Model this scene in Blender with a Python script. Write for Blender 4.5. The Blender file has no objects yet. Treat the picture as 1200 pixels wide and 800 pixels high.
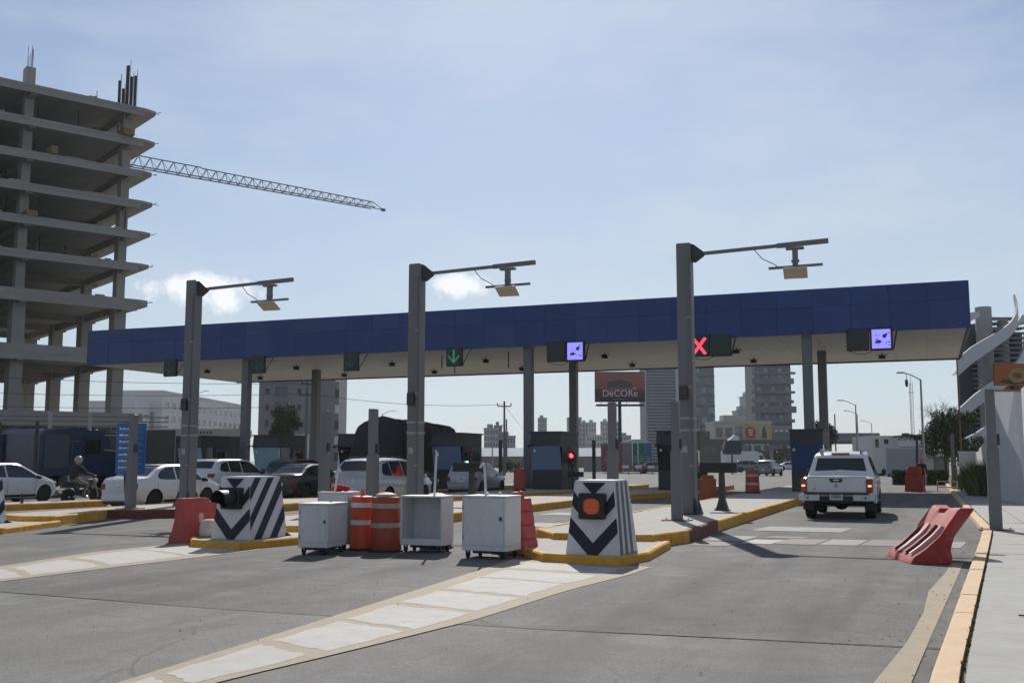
import bpy, bmesh, math, random
import numpy as np
from mathutils import Vector, Matrix
random.seed(7); rng = np.random.default_rng(7)
R = math.radians
scene = bpy.context.scene
COL = scene.collection

# ------------------------------------------------------------------ camera
HEAD = R(21.594)                       # camera heading, left of the lane direction (+Y)
cam = bpy.data.cameras.new('camera'); camo = bpy.data.objects.new('camera', cam); COL.objects.link(camo)
camo.location = (0, 0, 1.58); camo.rotation_euler = (R(90 + 6.4935), 0, HEAD)
cam.sensor_width = 36.0; cam.lens = 36.9; cam.clip_end = 20000; cam.clip_start = 0.1
scene.camera = camo
SY, CY = math.sin(HEAD), math.cos(HEAD)
def vf(u, d):
    """plan position u metres right of and d metres along the view heading (a rotated survey frame)"""
    return (u * CY - d * SY, u * SY + d * CY)

# ------------------------------------------------------------------ world + sun + exposure
SUN_EL, SUN_AZ = R(37.4), math.atan2(-0.349, 0.937)      # azimuth from +Y towards +X
world = bpy.data.worlds.new('World'); scene.world = world; world.use_nodes = True
wn = world.node_tree.nodes; wl = world.node_tree.links; wn.clear()
def N(t, **k):
    n = wn.new(t)
    for a, b in k.items(): setattr(n, a, b)
    return n
wo = N('ShaderNodeOutputWorld'); bg = N('ShaderNodeBackground'); bg.inputs['Strength'].default_value = 0.082
sky = N('ShaderNodeTexSky', sky_type='NISHITA', sun_disc=False, sun_elevation=SUN_EL, sun_rotation=SUN_AZ,
        altitude=2100, air_density=1.0, dust_density=1.6, ozone_density=1.6)
tc = N('ShaderNodeTexCoord')
def wmath(op, a, b=None, clamp=False):
    n = N('ShaderNodeMath', operation=op, use_clamp=clamp)
    for i, v in enumerate((a, b)):
        if v is None: continue
        if isinstance(v, (int, float)): n.inputs[i].default_value = v
        else: wl.new(v, n.inputs[i])
    return n.outputs[0]
def wdot(vec):
    n = N('ShaderNodeVectorMath', operation='DOT_PRODUCT'); wl.new(tc.outputs['Generated'], n.inputs[0]); n.inputs[1].default_value = vec
    return n.outputs['Value']
nz = N('ShaderNodeTexNoise'); nz.inputs['Scale'].default_value = 42; nz.inputs['Detail'].default_value = 7; nz.inputs['Roughness'].default_value = .62
wl.new(tc.outputs['Generated'], nz.inputs['Vector'])
nzb = N('ShaderNodeTexNoise'); nzb.inputs['Scale'].default_value = 2.2; nzb.inputs['Detail'].default_value = 6; nzb.inputs['Roughness'].default_value = .6
mp = N('ShaderNodeMapping'); mp.inputs['Scale'].default_value = (1, 1, 3.0); wl.new(tc.outputs['Generated'], mp.inputs[0]); wl.new(mp.outputs[0], nzb.inputs['Vector'])
def cumulus(bearing, elev, du, dv):
    """a small cumulus puff at a bearing (from +Y) and elevation; du, dv half sizes in radians"""
    ce = math.cos(elev)
    c = Vector((math.sin(bearing) * ce, math.cos(bearing) * ce, math.sin(elev)))
    r = Vector((math.cos(bearing), -math.sin(bearing), 0)); u = r.cross(c)
    a = wmath('DIVIDE', wdot(r), du); b = wmath('DIVIDE', wdot(u - c * 0), dv)
    b = wmath('SUBTRACT', b, 0)
    rr = wmath('SQRT', wmath('ADD', wmath('MULTIPLY', a, a), wmath('MULTIPLY', b, b)))
    # only on this side of the sky
    side = wmath('GREATER_THAN', wdot(c), 0.9)
    m = wmath('SUBTRACT', 1.15, rr)
    m = wmath('ADD', m, wmath('MULTIPLY', wmath('SUBTRACT', nz.outputs[0], 0.5), 3.0))
    m = wmath('MULTIPLY', m, 1.5, True)
    return wmath('MULTIPLY', m, side, True)
m1 = cumulus(R(-38.4), R(9.0), .042, .015)
m1b = cumulus(R(-37.4), R(8.6), .024, .016)
m2 = cumulus(R(-24.8), R(9.55), .026, .011)
mm = wmath('MAXIMUM', wmath('MAXIMUM', m1, m1b), m2)
veil = wmath('MULTIPLY', wmath('SUBTRACT', nzb.outputs[0], 0.44, True), 2.3, True)
mixv = N('ShaderNodeMix', data_type='RGBA'); wl.new(veil, mixv.inputs['Factor'])
tint = N('ShaderNodeMix', data_type='RGBA', blend_type='MULTIPLY'); tint.inputs['Factor'].default_value = 1
tint.inputs['B'].default_value = (.985, .98, .955, 1); wl.new(sky.outputs[0], tint.inputs['A'])
# whitish-blue horizon band of the humid lower air
sepw = N('ShaderNodeSeparateXYZ'); wl.new(tc.outputs['Generated'], sepw.inputs[0])
hzf = N('ShaderNodeMapRange'); hzf.inputs['From Min'].default_value = 0.0; hzf.inputs['From Max'].default_value = .42; hzf.inputs['To Min'].default_value = .85; hzf.inputs['To Max'].default_value = .05
wl.new(sepw.outputs['Z'], hzf.inputs['Value'])
mixh = N('ShaderNodeMix', data_type='RGBA'); wl.new(hzf.outputs[0], mixh.inputs['Factor']); wl.new(tint.outputs['Result'], mixh.inputs['A']); mixh.inputs['B'].default_value = (4.45, 5.05, 5.55, 1)
wl.new(mixh.outputs['Result'], mixv.inputs['A']); mixv.inputs['B'].default_value = (6.1, 6.65, 7.25, 1)
mixc = N('ShaderNodeMix', data_type='RGBA'); wl.new(mm, mixc.inputs['Factor']); wl.new(mixv.outputs['Result'], mixc.inputs['A'])
mixc.inputs['B'].default_value = (8.6, 8.8, 9.2, 1)
wl.new(mixc.outputs['Result'], bg.inputs['Color']); wl.new(bg.outputs[0], wo.inputs[0])

sund = bpy.data.lights.new('sun', 'SUN'); sund.energy = 3.6; sund.angle = R(0.53); sund.color = (1, .955, .88)
suno = bpy.data.objects.new('sun', sund); COL.objects.link(suno)
sv = Vector((math.sin(SUN_AZ) * math.cos(SUN_EL), math.cos(SUN_AZ) * math.cos(SUN_EL), math.sin(SUN_EL)))
suno.rotation_euler = sv.to_track_quat('Z', 'Y').to_euler(); suno.location = (0, 0, 60)
scene.view_settings.view_transform = 'Standard'; scene.view_settings.look = 'None'
scene.view_settings.gamma = 1; scene.view_settings.exposure = 0.42; scene.view_settings.use_curve_mapping = False
scene.cycles.max_bounces = 6; scene.cycles.use_denoising = True

# ------------------------------------------------------------------ materials
def lin(r, g=None, b=None):
    if g is None: g = b = r
    f = lambda v: ((v / 255 + .055) / 1.055) ** 2.4 if v > 10 else v / 255 / 12.92
    return (f(r), f(g), f(b))
MATS = {}
def mat(name, col, rough=.7, metal=0.0, var=.12, scale=3.0, bump=0.0, bscale=25, spec=.4, coat=0.0, emis=None, estr=0, dirt=0.0, stretch=(1, 1, 1), trans=0.0, dirtcol=(.12, .10, .08)):
    if name in MATS: return MATS[name]
    m = bpy.data.materials.new(name); m.use_nodes = True; nt = m.node_tree; n = nt.nodes; l = nt.links
    p = n['Principled BSDF']
    p.inputs['Roughness'].default_value = rough; p.inputs['Metallic'].default_value = metal
    p.inputs['Specular IOR Level'].default_value = spec; p.inputs['Coat Weight'].default_value = coat
    p.inputs['Coat Roughness'].default_value = .08
    if trans: p.inputs['Transmission Weight'].default_value = trans
    if emis: p.inputs['Emission Color'].default_value = (*emis, 1); p.inputs['Emission Strength'].default_value = estr
    t = n.new('ShaderNodeTexCoord'); oi = n.new('ShaderNodeObjectInfo')
    add = n.new('ShaderNodeVectorMath'); add.operation = 'ADD'
    sc = n.new('ShaderNodeVectorMath'); sc.operation = 'SCALE'; sc.inputs['Scale'].default_value = 37.0
    cmb = n.new('ShaderNodeCombineXYZ')
    for i in range(3): l.new(oi.outputs['Random'], cmb.inputs[i])
    l.new(cmb.outputs[0], sc.inputs[0]); l.new(t.outputs['Object'], add.inputs[0]); l.new(sc.outputs[0], add.inputs[1])
    mpn = n.new('ShaderNodeMapping'); mpn.inputs['Scale'].default_value = stretch; l.new(add.outputs[0], mpn.inputs[0])
    vec = mpn.outputs[0]
    if var or dirt:
        nn = n.new('ShaderNodeTexNoise'); nn.inputs['Scale'].default_value = scale; nn.inputs['Detail'].default_value = 6; nn.inputs['Roughness'].default_value = .65
        l.new(vec, nn.inputs['Vector'])
        mx = n.new('ShaderNodeMix'); mx.data_type = 'RGBA'
        mx.inputs['A'].default_value = (*[max(0, v * (1 - var * 1.6)) for v in col], 1)
        mx.inputs['B'].default_value = (*[min(1, v * (1 + var * 1.6)) for v in col], 1)
        l.new(nn.outputs[0], mx.inputs['Factor']); out = mx.outputs['Result']
        if dirt:
            n2 = n.new('ShaderNodeTexNoise'); n2.inputs['Scale'].default_value = scale * 2.3; n2.inputs['Detail'].default_value = 8; n2.inputs['Roughness'].default_value = .75
            l.new(vec, n2.inputs['Vector'])
            rp = n.new('ShaderNodeMapRange'); rp.inputs['From Min'].default_value = .5; rp.inputs['From Max'].default_value = .75; rp.inputs['To Max'].default_value = dirt
            l.new(n2.outputs[0], rp.inputs['Value'])
            m2_ = n.new('ShaderNodeMix'); m2_.data_type = 'RGBA'; l.new(rp.outputs[0], m2_.inputs['Factor']); l.new(out, m2_.inputs['A']); m2_.inputs['B'].default_value = (*dirtcol, 1)
            out = m2_.outputs['Result']
        l.new(out, p.inputs['Base Color'])
        rr = n.new('ShaderNodeMapRange'); rr.inputs['To Min'].default_value = max(.02, rough - .08); rr.inputs['To Max'].default_value = min(1, rough + .08)
        l.new(nn.outputs[0], rr.inputs['Value']); l.new(rr.outputs[0], p.inputs['Roughness'])
    else: p.inputs['Base Color'].default_value = (*col, 1)
    if bump:
        nb = n.new('ShaderNodeTexNoise'); nb.inputs['Scale'].default_value = bscale; nb.inputs['Detail'].default_value = 5; l.new(vec, nb.inputs['Vector'])
        bp = n.new('ShaderNodeBump'); bp.inputs['Strength'].default_value = bump; bp.inputs['Distance'].default_value = .02
        l.new(nb.outputs[0], bp.inputs['Height']); l.new(bp.outputs[0], p.inputs['Normal'])
    MATS[name] = m
    return m

def asphalt(name, base, dark, seed):
    m = bpy.data.materials.new(name); m.use_nodes = True; nt = m.node_tree; n = nt.nodes; l = nt.links; p = n['Principled BSDF']
    g = n.new('ShaderNodeNewGeometry'); off = n.new('ShaderNodeMapping'); off.inputs['Location'].default_value = (seed * 13.1, seed * 7.7, 0); l.new(g.outputs['Position'], off.inputs[0])
    def noise(s, d=6, r=.65, st=(1, 1, 1)):
        k = n.new('ShaderNodeTexNoise'); k.inputs['Scale'].default_value = s; k.inputs['Detail'].default_value = d; k.inputs['Roughness'].default_value = r
        q = n.new('ShaderNodeMapping'); q.inputs['Scale'].default_value = st; l.new(off.outputs[0], q.inputs[0]); l.new(q.outputs[0], k.inputs['Vector']); return k.outputs[0]
    def mix(f, a, b, bt='MIX'):
        k = n.new('ShaderNodeMix'); k.data_type = 'RGBA'; k.blend_type = bt
        for i, v in (('Factor', f), ('A', a), ('B', b)):
            if isinstance(v, tuple): k.inputs[i].default_value = (*v, 1)
            elif isinstance(v, (int, float)): k.inputs[i].default_value = v
            else: l.new(v, k.inputs[i])
        return k.outputs['Result']
    def rng_(v, a, b, c=0, d=1):
        k = n.new('ShaderNodeMapRange'); l.new(v, k.inputs['Value'])
        for i, x in zip(('From Min', 'From Max', 'To Min', 'To Max'), (a, b, c, d)): k.inputs[i].default_value = x
        return k.outputs[0]
    big = noise(.26, 6, .68, (1.0, .30, 1)); mid = noise(1.6, 7, .7); fine = noise(30, 5, .85); grit = noise(70, 3, .7)
    c = mix(rng_(big, .35, .68), dark, base)
    c = mix(rng_(mid, .38, .68, 0, .65), c, tuple(v * 1.22 for v in base))
    c = mix(rng_(fine, .40, .62, .0, .55), c, tuple(v * .5 for v in dark))
    c = mix(rng_(grit, .57, .70, 0, .6), c, tuple(min(1, v * 2.1) for v in base))
    c = mix(rng_(noise(11, 6, .8), .42, .66, 0, .42), c, tuple(v * .72 for v in dark))
    c = mix(rng_(noise(.55, 5, .7), .52, .70, 0, .5), c, tuple(v * 1.3 for v in base))
    # oil and rubber drips
    c = mix(rng_(noise(.9, 5, .65, (1.6, .16, 1)), .50, .72, 0, .62), c, tuple(v * .55 for v in dark))
    # wheel tracks and the oil strip down each lane
    sx = n.new('ShaderNodeSeparateXYZ'); l.new(g.outputs['Position'], sx.inputs[0])
    def mth(op, p_, q_=None):
        k = n.new('ShaderNodeMath'); k.operation = op
        for i_, v_ in enumerate((p_, q_)):
            if v_ is None: continue
            if isinstance(v_, (int, float)): k.inputs[i_].default_value = v_
            else: l.new(v_, k.inputs[i_])
        return k.outputs[0]
    trk = noise(.5, 5, .7, (1.2, .3, 1))
    for lane in (-2.0, -9.2, -17.4):
        dx = mth('ABSOLUTE', mth('ADD', sx.outputs['X'], -lane))
        rut = mth('ABSOLUTE', mth('SUBTRACT', dx, .82))
        c = mix(mth('MULTIPLY', rng_(rut, 0, .42, .62, 0), rng_(trk, .3, .65)), c, tuple(v * .70 for v in dark))
        c = mix(mth('MULTIPLY', rng_(dx, 0, .38, .45, 0), rng_(trk, .45, .7)), c, tuple(v * .5 for v in dark))
    # fine cracks
    vo = n.new('ShaderNodeTexVoronoi'); vo.feature = 'DISTANCE_TO_EDGE'; vo.inputs['Scale'].default_value = .33
    dv = n.new('ShaderNodeMix'); dv.data_type = 'RGBA'; dv.inputs['Factor'].default_value = .28; l.new(off.outputs[0], dv.inputs['A'])
    nn = n.new('ShaderNodeTexNoise'); nn.inputs['Scale'].default_value = 1.3; nn.inputs['Detail'].default_value = 6; l.new(off.outputs[0], nn.inputs['Vector']); l.new(nn.outputs['Color'], dv.inputs['B'])
    l.new(dv.outputs['Result'], vo.inputs['Vector'])
    cr = rng_(vo.outputs['Distance'], .0, .006, .55, 0)
    gate = n.new('ShaderNodeMath'); gate.operation = 'MULTIPLY'; l.new(cr, gate.inputs[0]); l.new(rng_(big, .42, .6), gate.inputs[1])
    c = mix(gate.outputs[0], c, tuple(v * .4 for v in dark))
    l.new(c, p.inputs['Base Color']); p.inputs['Roughness'].default_value = .88; p.inputs['Specular IOR Level'].default_value = .25
    bp = n.new('ShaderNodeBump'); bp.inputs['Strength'].default_value = .35; bp.inputs['Distance'].default_value = .008; l.new(fine, bp.inputs['Height']); l.new(bp.outputs[0], p.inputs['Normal'])
    MATS[name] = m; return m

def worn_paint(name, col, under, wear=.5, scale=5):
    m = bpy.data.materials.new(name); m.use_nodes = True; nt = m.node_tree; n = nt.nodes; l = nt.links; p = n['Principled BSDF']
    g = n.new('ShaderNodeNewGeometry')
    a = n.new('ShaderNodeTexNoise'); a.inputs['Scale'].default_value = scale; a.inputs['Detail'].default_value = 9; a.inputs['Roughness'].default_value = .75; l.new(g.outputs['Position'], a.inputs['Vector'])
    b = n.new('ShaderNodeTexNoise'); b.inputs['Scale'].default_value = 1.1; b.inputs['Detail'].default_value = 5; l.new(g.outputs['Position'], b.inputs['Vector'])
    r = n.new('ShaderNodeMapRange'); r.inputs['From Min'].default_value = .68 - wear * .3; r.inputs['From Max'].default_value = .80; r.inputs['To Max'].default_value = .85; l.new(a.outputs[0], r.inputs['Value'])
    d = n.new('ShaderNodeMix'); d.data_type = 'RGBA'; d.inputs['A'].default_value = (*[v * .78 for v in col], 1); d.inputs['B'].default_value = (*col, 1); l.new(b.outputs[0], d.inputs['Factor'])
    x = n.new('ShaderNodeMix'); x.data_type = 'RGBA'; l.new(r.outputs[0], x.inputs['Factor']); l.new(d.outputs['Result'], x.inputs['A']); x.inputs['B'].default_value = (*under, 1)
    l.new(x.outputs['Result'], p.inputs['Base Color']); p.inputs['Roughness'].default_value = .8; p.inputs['Specular IOR Level'].default_value = .25
    MATS[name] = m; return m

asph = asphalt('asphalt', (.183, .176, .165), (.090, .0865, .082), 1)
asph_new = asphalt('asphalt_old', (.212, .206, .196), (.128, .124, .118), 5)
dustg = asphalt('dusty_ground', (.26, .235, .19), (.18, .165, .14), 9)
concrete = mat('concrete', (.36, .345, .315), .9, var=.18, scale=1.6, bump=.25, dirt=.35)
slabc = mat('sidewalk_concrete', (.37, .36, .335), .92, var=.16, scale=1.1, bump=.3, bscale=18, dirt=.3, stretch=(1, 2.2, 1))
yellow = mat('kerb_yellow', (.62, .31, .035), .8, var=.25, scale=3, bump=.35, dirt=.85, dirtcol=(.17, .125, .075))
yellow_old = mat('kerb_faded', (.60, .43, .27), .85, var=.15, scale=3, bump=.2, dirt=.35, dirtcol=(.3, .24, .17))
redkerb = mat('kerb_red', (.16, .045, .035), .8, var=.25, scale=4, bump=.2, dirt=.4)
tanpaint = worn_paint('faded_yellow_paint', (.40, .32, .215), (.23, .215, .195), .9, 6)
whitepaint = worn_paint('white_road_paint', (.50, .49, .475), (.33, .29, .23), .95, 4.5)
whitefaint = worn_paint('faint_white_paint', (.33, .325, .315), (.20, .195, .188), .95)
pinkpaint = worn_paint('pink_road_paint', (.265, .21, .20), (.20, .19, .185), .9)
steel_grey = mat('pole_grey_paint', (.15, .152, .155), .5, .1, var=.14, scale=1.5, dirt=.25, spec=.5, stretch=(1, 1, .3))
steel_dark = mat('dark_steel', (.05, .05, .052), .5, .3, var=.15, scale=3)
steel_lt = mat('galvanised', (.33, .33, .33), .45, .6, var=.1)
black = mat('black_plastic', (.016, .016, .017), .5, var=.15)
rubber = mat('tyre_rubber', (.02, .02, .02), .85, var=.2, scale=9)
white_p = mat('white_panel', (.66, .65, .64), .5, var=.06, scale=2, dirt=.12, dirtcol=(.4, .37, .33))
orange_pl = mat('orange_plastic', (.62, .075, .025), .5, var=.14, scale=4, dirt=.25, dirtcol=(.35, .12, .08))
red_pl = mat('faded_red_plastic', (.40, .055, .045), .6, var=.2, scale=3, dirt=.35, dirtcol=(.5, .25, .2))
reflective = mat('reflective_band', (.66, .64, .6), .35, var=.08)
reflect_worn = worn_paint('worn_band', (.62, .6, .55), (.42, .07, .03), 1.0, 9)
navy_fascia = mat('blue_fascia_panel', (.017, .042, .165), .40, .2, var=.16, scale=.5, spec=.5, bump=.12, bscale=.9, dirt=.18, dirtcol=(.05, .07, .16), stretch=(1, 1, .35))
soffit_m = mat('soffit_panel', (.68, .66, .61), .6, var=.10, scale=.5, dirt=.3, dirtcol=(.32, .30, .26), stretch=(.6, 2.5, 1))
chrome = mat('chrome', (.6, .6, .6), .15, 1.0, var=0)
glass_dk = mat('dark_tinted_glass', (.012, .016, .018), .06, var=.0, spec=.6)
glass_car = mat('car_glass', (.018, .022, .024), .05, var=0, spec=.65)
plate_m = mat('licence_plate', (.6, .6, .6), .5, var=.05)
def emit(name, col, s, base=None): return mat(name, base or col, .4, var=0, emis=col, estr=s)

# ------------------------------------------------------------------ mesh helpers
class MB:
    def __init__(s): s.v = []; s.f = []; s.m = []; s.mi = 0
    def _add(s, vs, fs):
        o = len(s.v); s.v += [tuple(p) for p in vs]; s.f += [tuple(i + o for i in f) for f in fs]; s.m += [s.mi] * len(fs); return s
    def hexa(s, p):   # 8 corners: bottom 4 ccw, top 4 ccw
        return s._add(p, [(3, 2, 1, 0), (4, 5, 6, 7), (0, 1, 5, 4), (1, 2, 6, 5), (2, 3, 7, 6), (3, 0, 4, 7)])
    def box(s, x0, x1, y0, y1, z0, z1):
        return s.hexa([(x0, y0, z0), (x1, y0, z0), (x1, y1, z0), (x0, y1, z0), (x0, y0, z1), (x1, y0, z1), (x1, y1, z1), (x0, y1, z1)])
    def bbox(s, x0, x1, y0, y1, z0, z1, b):   # box with chamfered edges
        def ring(z, e): return [(x0 + e, y0, z), (x1 - e, y0, z), (x1, y0 + e, z), (x1, y1 - e, z), (x1 - e, y1, z), (x0 + e, y1, z), (x0, y1 - e, z), (x0, y0 + e, z)]
        def inset(z): return [(min(max(x, x0 + b), x1 - b), min(max(y, y0 + b), y1 - b), z) for x, y, _ in ring(z, b)]
        return s.loft([inset(z0), ring(z0 + b, b), ring(z1 - b, b), inset(z1)])
    def loft(s, rings, cap=True, closed=True):
        n = len(rings[0]); vs = [p for r in rings for p in r]; fs = []
        for i in range(len(rings) - 1):
            for j in range(n if closed else n - 1):
                a = i * n + j; b = i * n + (j + 1) % n
                fs.append((a, b, b + n, a + n))
        if cap: fs.append(tuple(range(n - 1, -1, -1))); fs.append(tuple((len(rings) - 1) * n + j for j in range(n)))
        return s._add(vs, fs)
    def frame(s, p, q):
        d = (Vector(q) - Vector(p)).normalized(); up = Vector((0, 0, 1)) if abs(d.z) < .98 else Vector((0, 1, 0))
        a = d.cross(up).normalized(); return a, a.cross(d).normalized()
    def bar(s, p, q, w, h=None):
        h = h or w; a, b = s.frame(p, q); p, q = Vector(p), Vector(q)
        rr = [[c + a * (x * w / 2) + b * (y * h / 2) for x, y in ((-1, -1), (1, -1), (1, 1), (-1, 1))] for c in (p, q)]
        return s.loft(rr)
    def tube(s, p, q, r, r2=None, n=10, cap=True):
        r2 = r if r2 is None else r2; a, b = s.frame(p, q); p, q = Vector(p), Vector(q)
        return s.loft([[c + (a * math.cos(t) + b * math.sin(t)) * rr for t in [2 * math.pi * k / n for k in range(n)]] for c, rr in ((p, r), (q, r2))], cap)
    def path(s, pts, r, n=8):
        for a, b in zip(pts[:-1], pts[1:]): s.tube(a, b, r, n=n)
        return s
    def lathe(s, prof, n=20, o=(0, 0, 0), axis='z'):
        rings = []
        for r, z in prof:
            ring = []
            for k in range(n):
                t = 2 * math.pi * k / n; c, d = r * math.cos(t), r * math.sin(t)
                ring.append({'z': (o[0] + c, o[1] + d, o[2] + z), 'x': (o[0] + z, o[1] + c, o[2] + d), 'y': (o[0] - c, o[1] + z, o[2] + d)}[axis])
            rings.append(ring)
        return s.loft(rings)
    def prism(s, poly, a, b, plane='xy'):
        f = {'xy': lambda u, v, w: (u, v, w), 'yz': lambda u, v, w: (w, u, v), 'xz': lambda u, v, w: (u, w, v)}[plane]
        return s.loft([[f(u, v, w) for u, v in poly] for w in (a, b)])
    def poly(s, pts): return s._add(pts, [tuple(range(len(pts)))])
    def sphere(s, c, r, n=10, sz=(1, 1, 1)):
        m = n // 2; prof = [(max(1e-3, math.sin(math.pi * k / m)), -math.cos(math.pi * k / m)) for k in range(m + 1)]
        return s.loft([[(c[0] + r * sz[0] * q * math.cos(2 * math.pi * j / n), c[1] + r * sz[1] * q * math.sin(2 * math.pi * j / n), c[2] + r * sz[2] * z) for j in range(n)] for q, z in prof])
    def mesh(s, name, mats, smooth=None):
        me = bpy.data.meshes.new(name); me.from_pydata(s.v, [], s.f)
        for m in (mats if isinstance(mats, (list, tuple)) else [mats]): me.materials.append(m)
        me.polygons.foreach_set('material_index', s.m)
        bm = bmesh.new(); bm.from_mesh(me); bmesh.ops.recalc_face_normals(bm, faces=bm.faces); bm.to_mesh(me); bm.free()
        if smooth:
            me.polygons.foreach_set('use_smooth', [True] * len(me.polygons)); me.set_sharp_from_angle(angle=R(smooth))
        me.update(); return me
    def build(s, name, mats, parent=None, smooth=None, loc=(0, 0, 0), rot=(0, 0, 0)):
        return put(name, s.mesh(name, mats, smooth), parent, loc, rot)
def put(name, me, parent=None, loc=(0, 0, 0), rot=(0, 0, 0), scale=(1, 1, 1)):
    o = bpy.data.objects.new(name, me); COL.objects.link(o)
    o.location = loc; o.rotation_euler = rot; o.scale = scale
    if parent: o.parent = parent
    return o
def tag(o, label, cat, group=None):
    o['label'] = label; o['category'] = cat
    if group: o['group'] = group
    return o
def thing(name, label, cat, loc=(0, 0, 0), rotz=0, group=None):
    o = bpy.data.objects.new(name, None); COL.objects.link(o); o.empty_display_size = .3
    o.location = loc; o.rotation_euler = (0, 0, rotz); return tag(o, label, cat, group)
def struct(o): o['kind'] = 'structure'; return o
def copy_tree(o, parent=None):
    c = o.copy(); COL.objects.link(c); c.parent = parent
    for ch in list(o.children): copy_tree(ch, c)
    return c
def text(body, size, m, parent, loc, rot, name='lettering', ext=.004, align='CENTER', sx=1):
    cu = bpy.data.curves.new(name, 'FONT'); cu.body = body; cu.size = size; cu.extrude = ext; cu.align_x = align; cu.align_y = 'CENTER'
    t = bpy.data.objects.new('tmp', cu); COL.objects.link(t); me = bpy.data.meshes.new_from_object(t); bpy.data.objects.remove(t)
    me.materials.clear(); me.materials.append(m)
    return put(name, me, parent, loc, rot, (sx, 1, 1))

# ------------------------------------------------------------------ ground, road, kerbs
g = MB(); g.poly([(-6000, -3000, 0), (6000, -3000, 0), (6000, 9000, 0), (-6000, 9000, 0)]); struct(g.build('ground', dustg))
g = MB(); g.poly([(-70, 9.62, .006), (-40, 9.66, .006), (-12, 9.9, .006), (-7.3, 9.6, .006), (-3.4, 9.58, .006), (2.2, 9.9, .006), (2.2, 900, .006), (-70, 900, .006)]); struct(g.build('road', asph))
g = MB(); g.poly([(-70, -12, .002), (2.2, -12, .002), (2.2, 10.4, .002), (-70, 10.4, .002)]); struct(g.build('road_apron', asph_new))

def resample(pts, step):
    out = [Vector(pts[0])]
    for a, b in zip(pts[:-1], pts[1:]):
        a, b = Vector(a), Vector(b); n = max(1, round((b - a).length / step))
        out += [a + (b - a) * (k / n) for k in range(1, n + 1)]
    return out
def kerb(parent, pts, w, h, m, step=1.0, inward=1, z0=0.0, special=None):
    """separate kerb stones along a plan polyline; inward=+1 puts the stone to the left of the direction of travel"""
    P = resample([(x, y) for x, y in pts], step)
    for i, (a, b) in enumerate(zip(P[:-1], P[1:])):
        d = (b - a); L = d.length; d.normalize(); nrm = Vector((-d.y, d.x)) * inward
        a2 = a + d * .006; b2 = b - d * .006; c = .025
        hh = h + random.uniform(-.006, .006)
        prof = [(0, z0), (c * .4, z0 + hh - c), (c * 1.4, z0 + hh), (w, z0 + hh), (w, z0)]
        mb = MB(); mb.loft([[(q.x + nrm.x * t, q.y + nrm.y * t, z) for t, z in prof] for q in (a2, b2)])
        mm_ = special(i, len(P) - 1) if special else None
        mb.build('kerb_stone', mm_ or m, parent)
def island(pts, h, kerbed, m=yellow, special=None, name='traffic_island'):
    """pts: closed plan polygon counter-clockwise; kerbed: list of point-index runs that get kerb stones"""
    mb = MB(); cx = sum(p[0] for p in pts) / len(pts); cy = sum(p[1] for p in pts) / len(pts)
    ins = []
    n = len(pts)
    for i in range(n):   # inset 0.1 so the deck sits inside the stones
        a, b, c = Vector(pts[i - 1]), Vector(pts[i]), Vector(pts[(i + 1) % n])
        n1 = Vector((-(b - a).y, (b - a).x)).normalized(); n2 = Vector((-(c - b).y, (c - b).x)).normalized()
        k = (n1 + n2); k = k / max(.35, k.dot(n1)); ins.append(b + k * .1)
    mb.prism([(p.x, p.y) for p in ins], 0, h - .012)
    o = struct(mb.build(name, concrete))
    for run in kerbed: kerb(o, [pts[i] for i in run], .115, h, m, special=special)
    return o
red_at = lambda lo, hi: (lambda i, n: redkerb if lo <= i < hi else None)
# island beside the pickup's lane
island([(-6.45, 16.75), (-5.75, 15.80), (-4.40, 15.62), (-4.22, 16.6), (-4.45, 19.1), (-5.2, 19.4), (-7.2, 19.0)], .14, [(0, 1, 2, 3, 4)])
island([(-5.6, 18.75), (-4.75, 18.95), (-4.42, 20.6), (-4.5, 24), (-4.5, 61), (-7.4, 61), (-7.4, 20.0), (-6.6, 18.75)], .25, [(6, 7, 0, 1, 2, 3, 4), (4, 5), (5, 6)], special=lambda i, n: redkerb if 5 <= i < 8 and n > 20 else None)
# middle island with the striped block
island([(-13.5, 17.0), (-12.75, 16.1), (-11.5, 15.85), (-11.2, 17.4), (-11.6, 18.9), (-14.6, 18.9)], .14, [(0, 1, 2, 3, 4)])
island([(-12.6, 18.7), (-11.75, 18.9), (-11.55, 21), (-11.6, 40), (-10.3, 48), (-10.3, 60), (-13.0, 60), (-13.6, 46), (-15.2, 30), (-14.9, 20.2), (-14, 18.7)], .25, [(8, 9, 10, 0, 1, 2, 3, 4, 5), (5, 6), (6, 7, 8)], special=lambda i, n: redkerb if 15 <= i < 17 and n > 25 else None)
# left island with the blue board
island([(-22.2, 18.0), (-20.2, 16.8), (-18.75, 17.4), (-19.7, 20), (-22.4, 20)], .14, [(0, 1, 2, 3)])
island([(-20.6, 19.6), (-19.85, 19.9), (-21.05, 23.0), (-20.3, 23.3), (-19.4, 24.2), (-18.9, 30), (-15.3, 44), (-15.2, 60), (-18.4, 60), (-18.6, 44), (-19.6, 37), (-22.6, 30), (-22.6, 24.5), (-22.3, 20.2)], .25, [(13, 0, 1, 2, 3, 4, 5, 6, 7), (7, 8), (8, 9, 10, 11, 12, 13)], special=lambda i, n: redkerb if 6 <= i < 8 and n > 30 else None)
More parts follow.
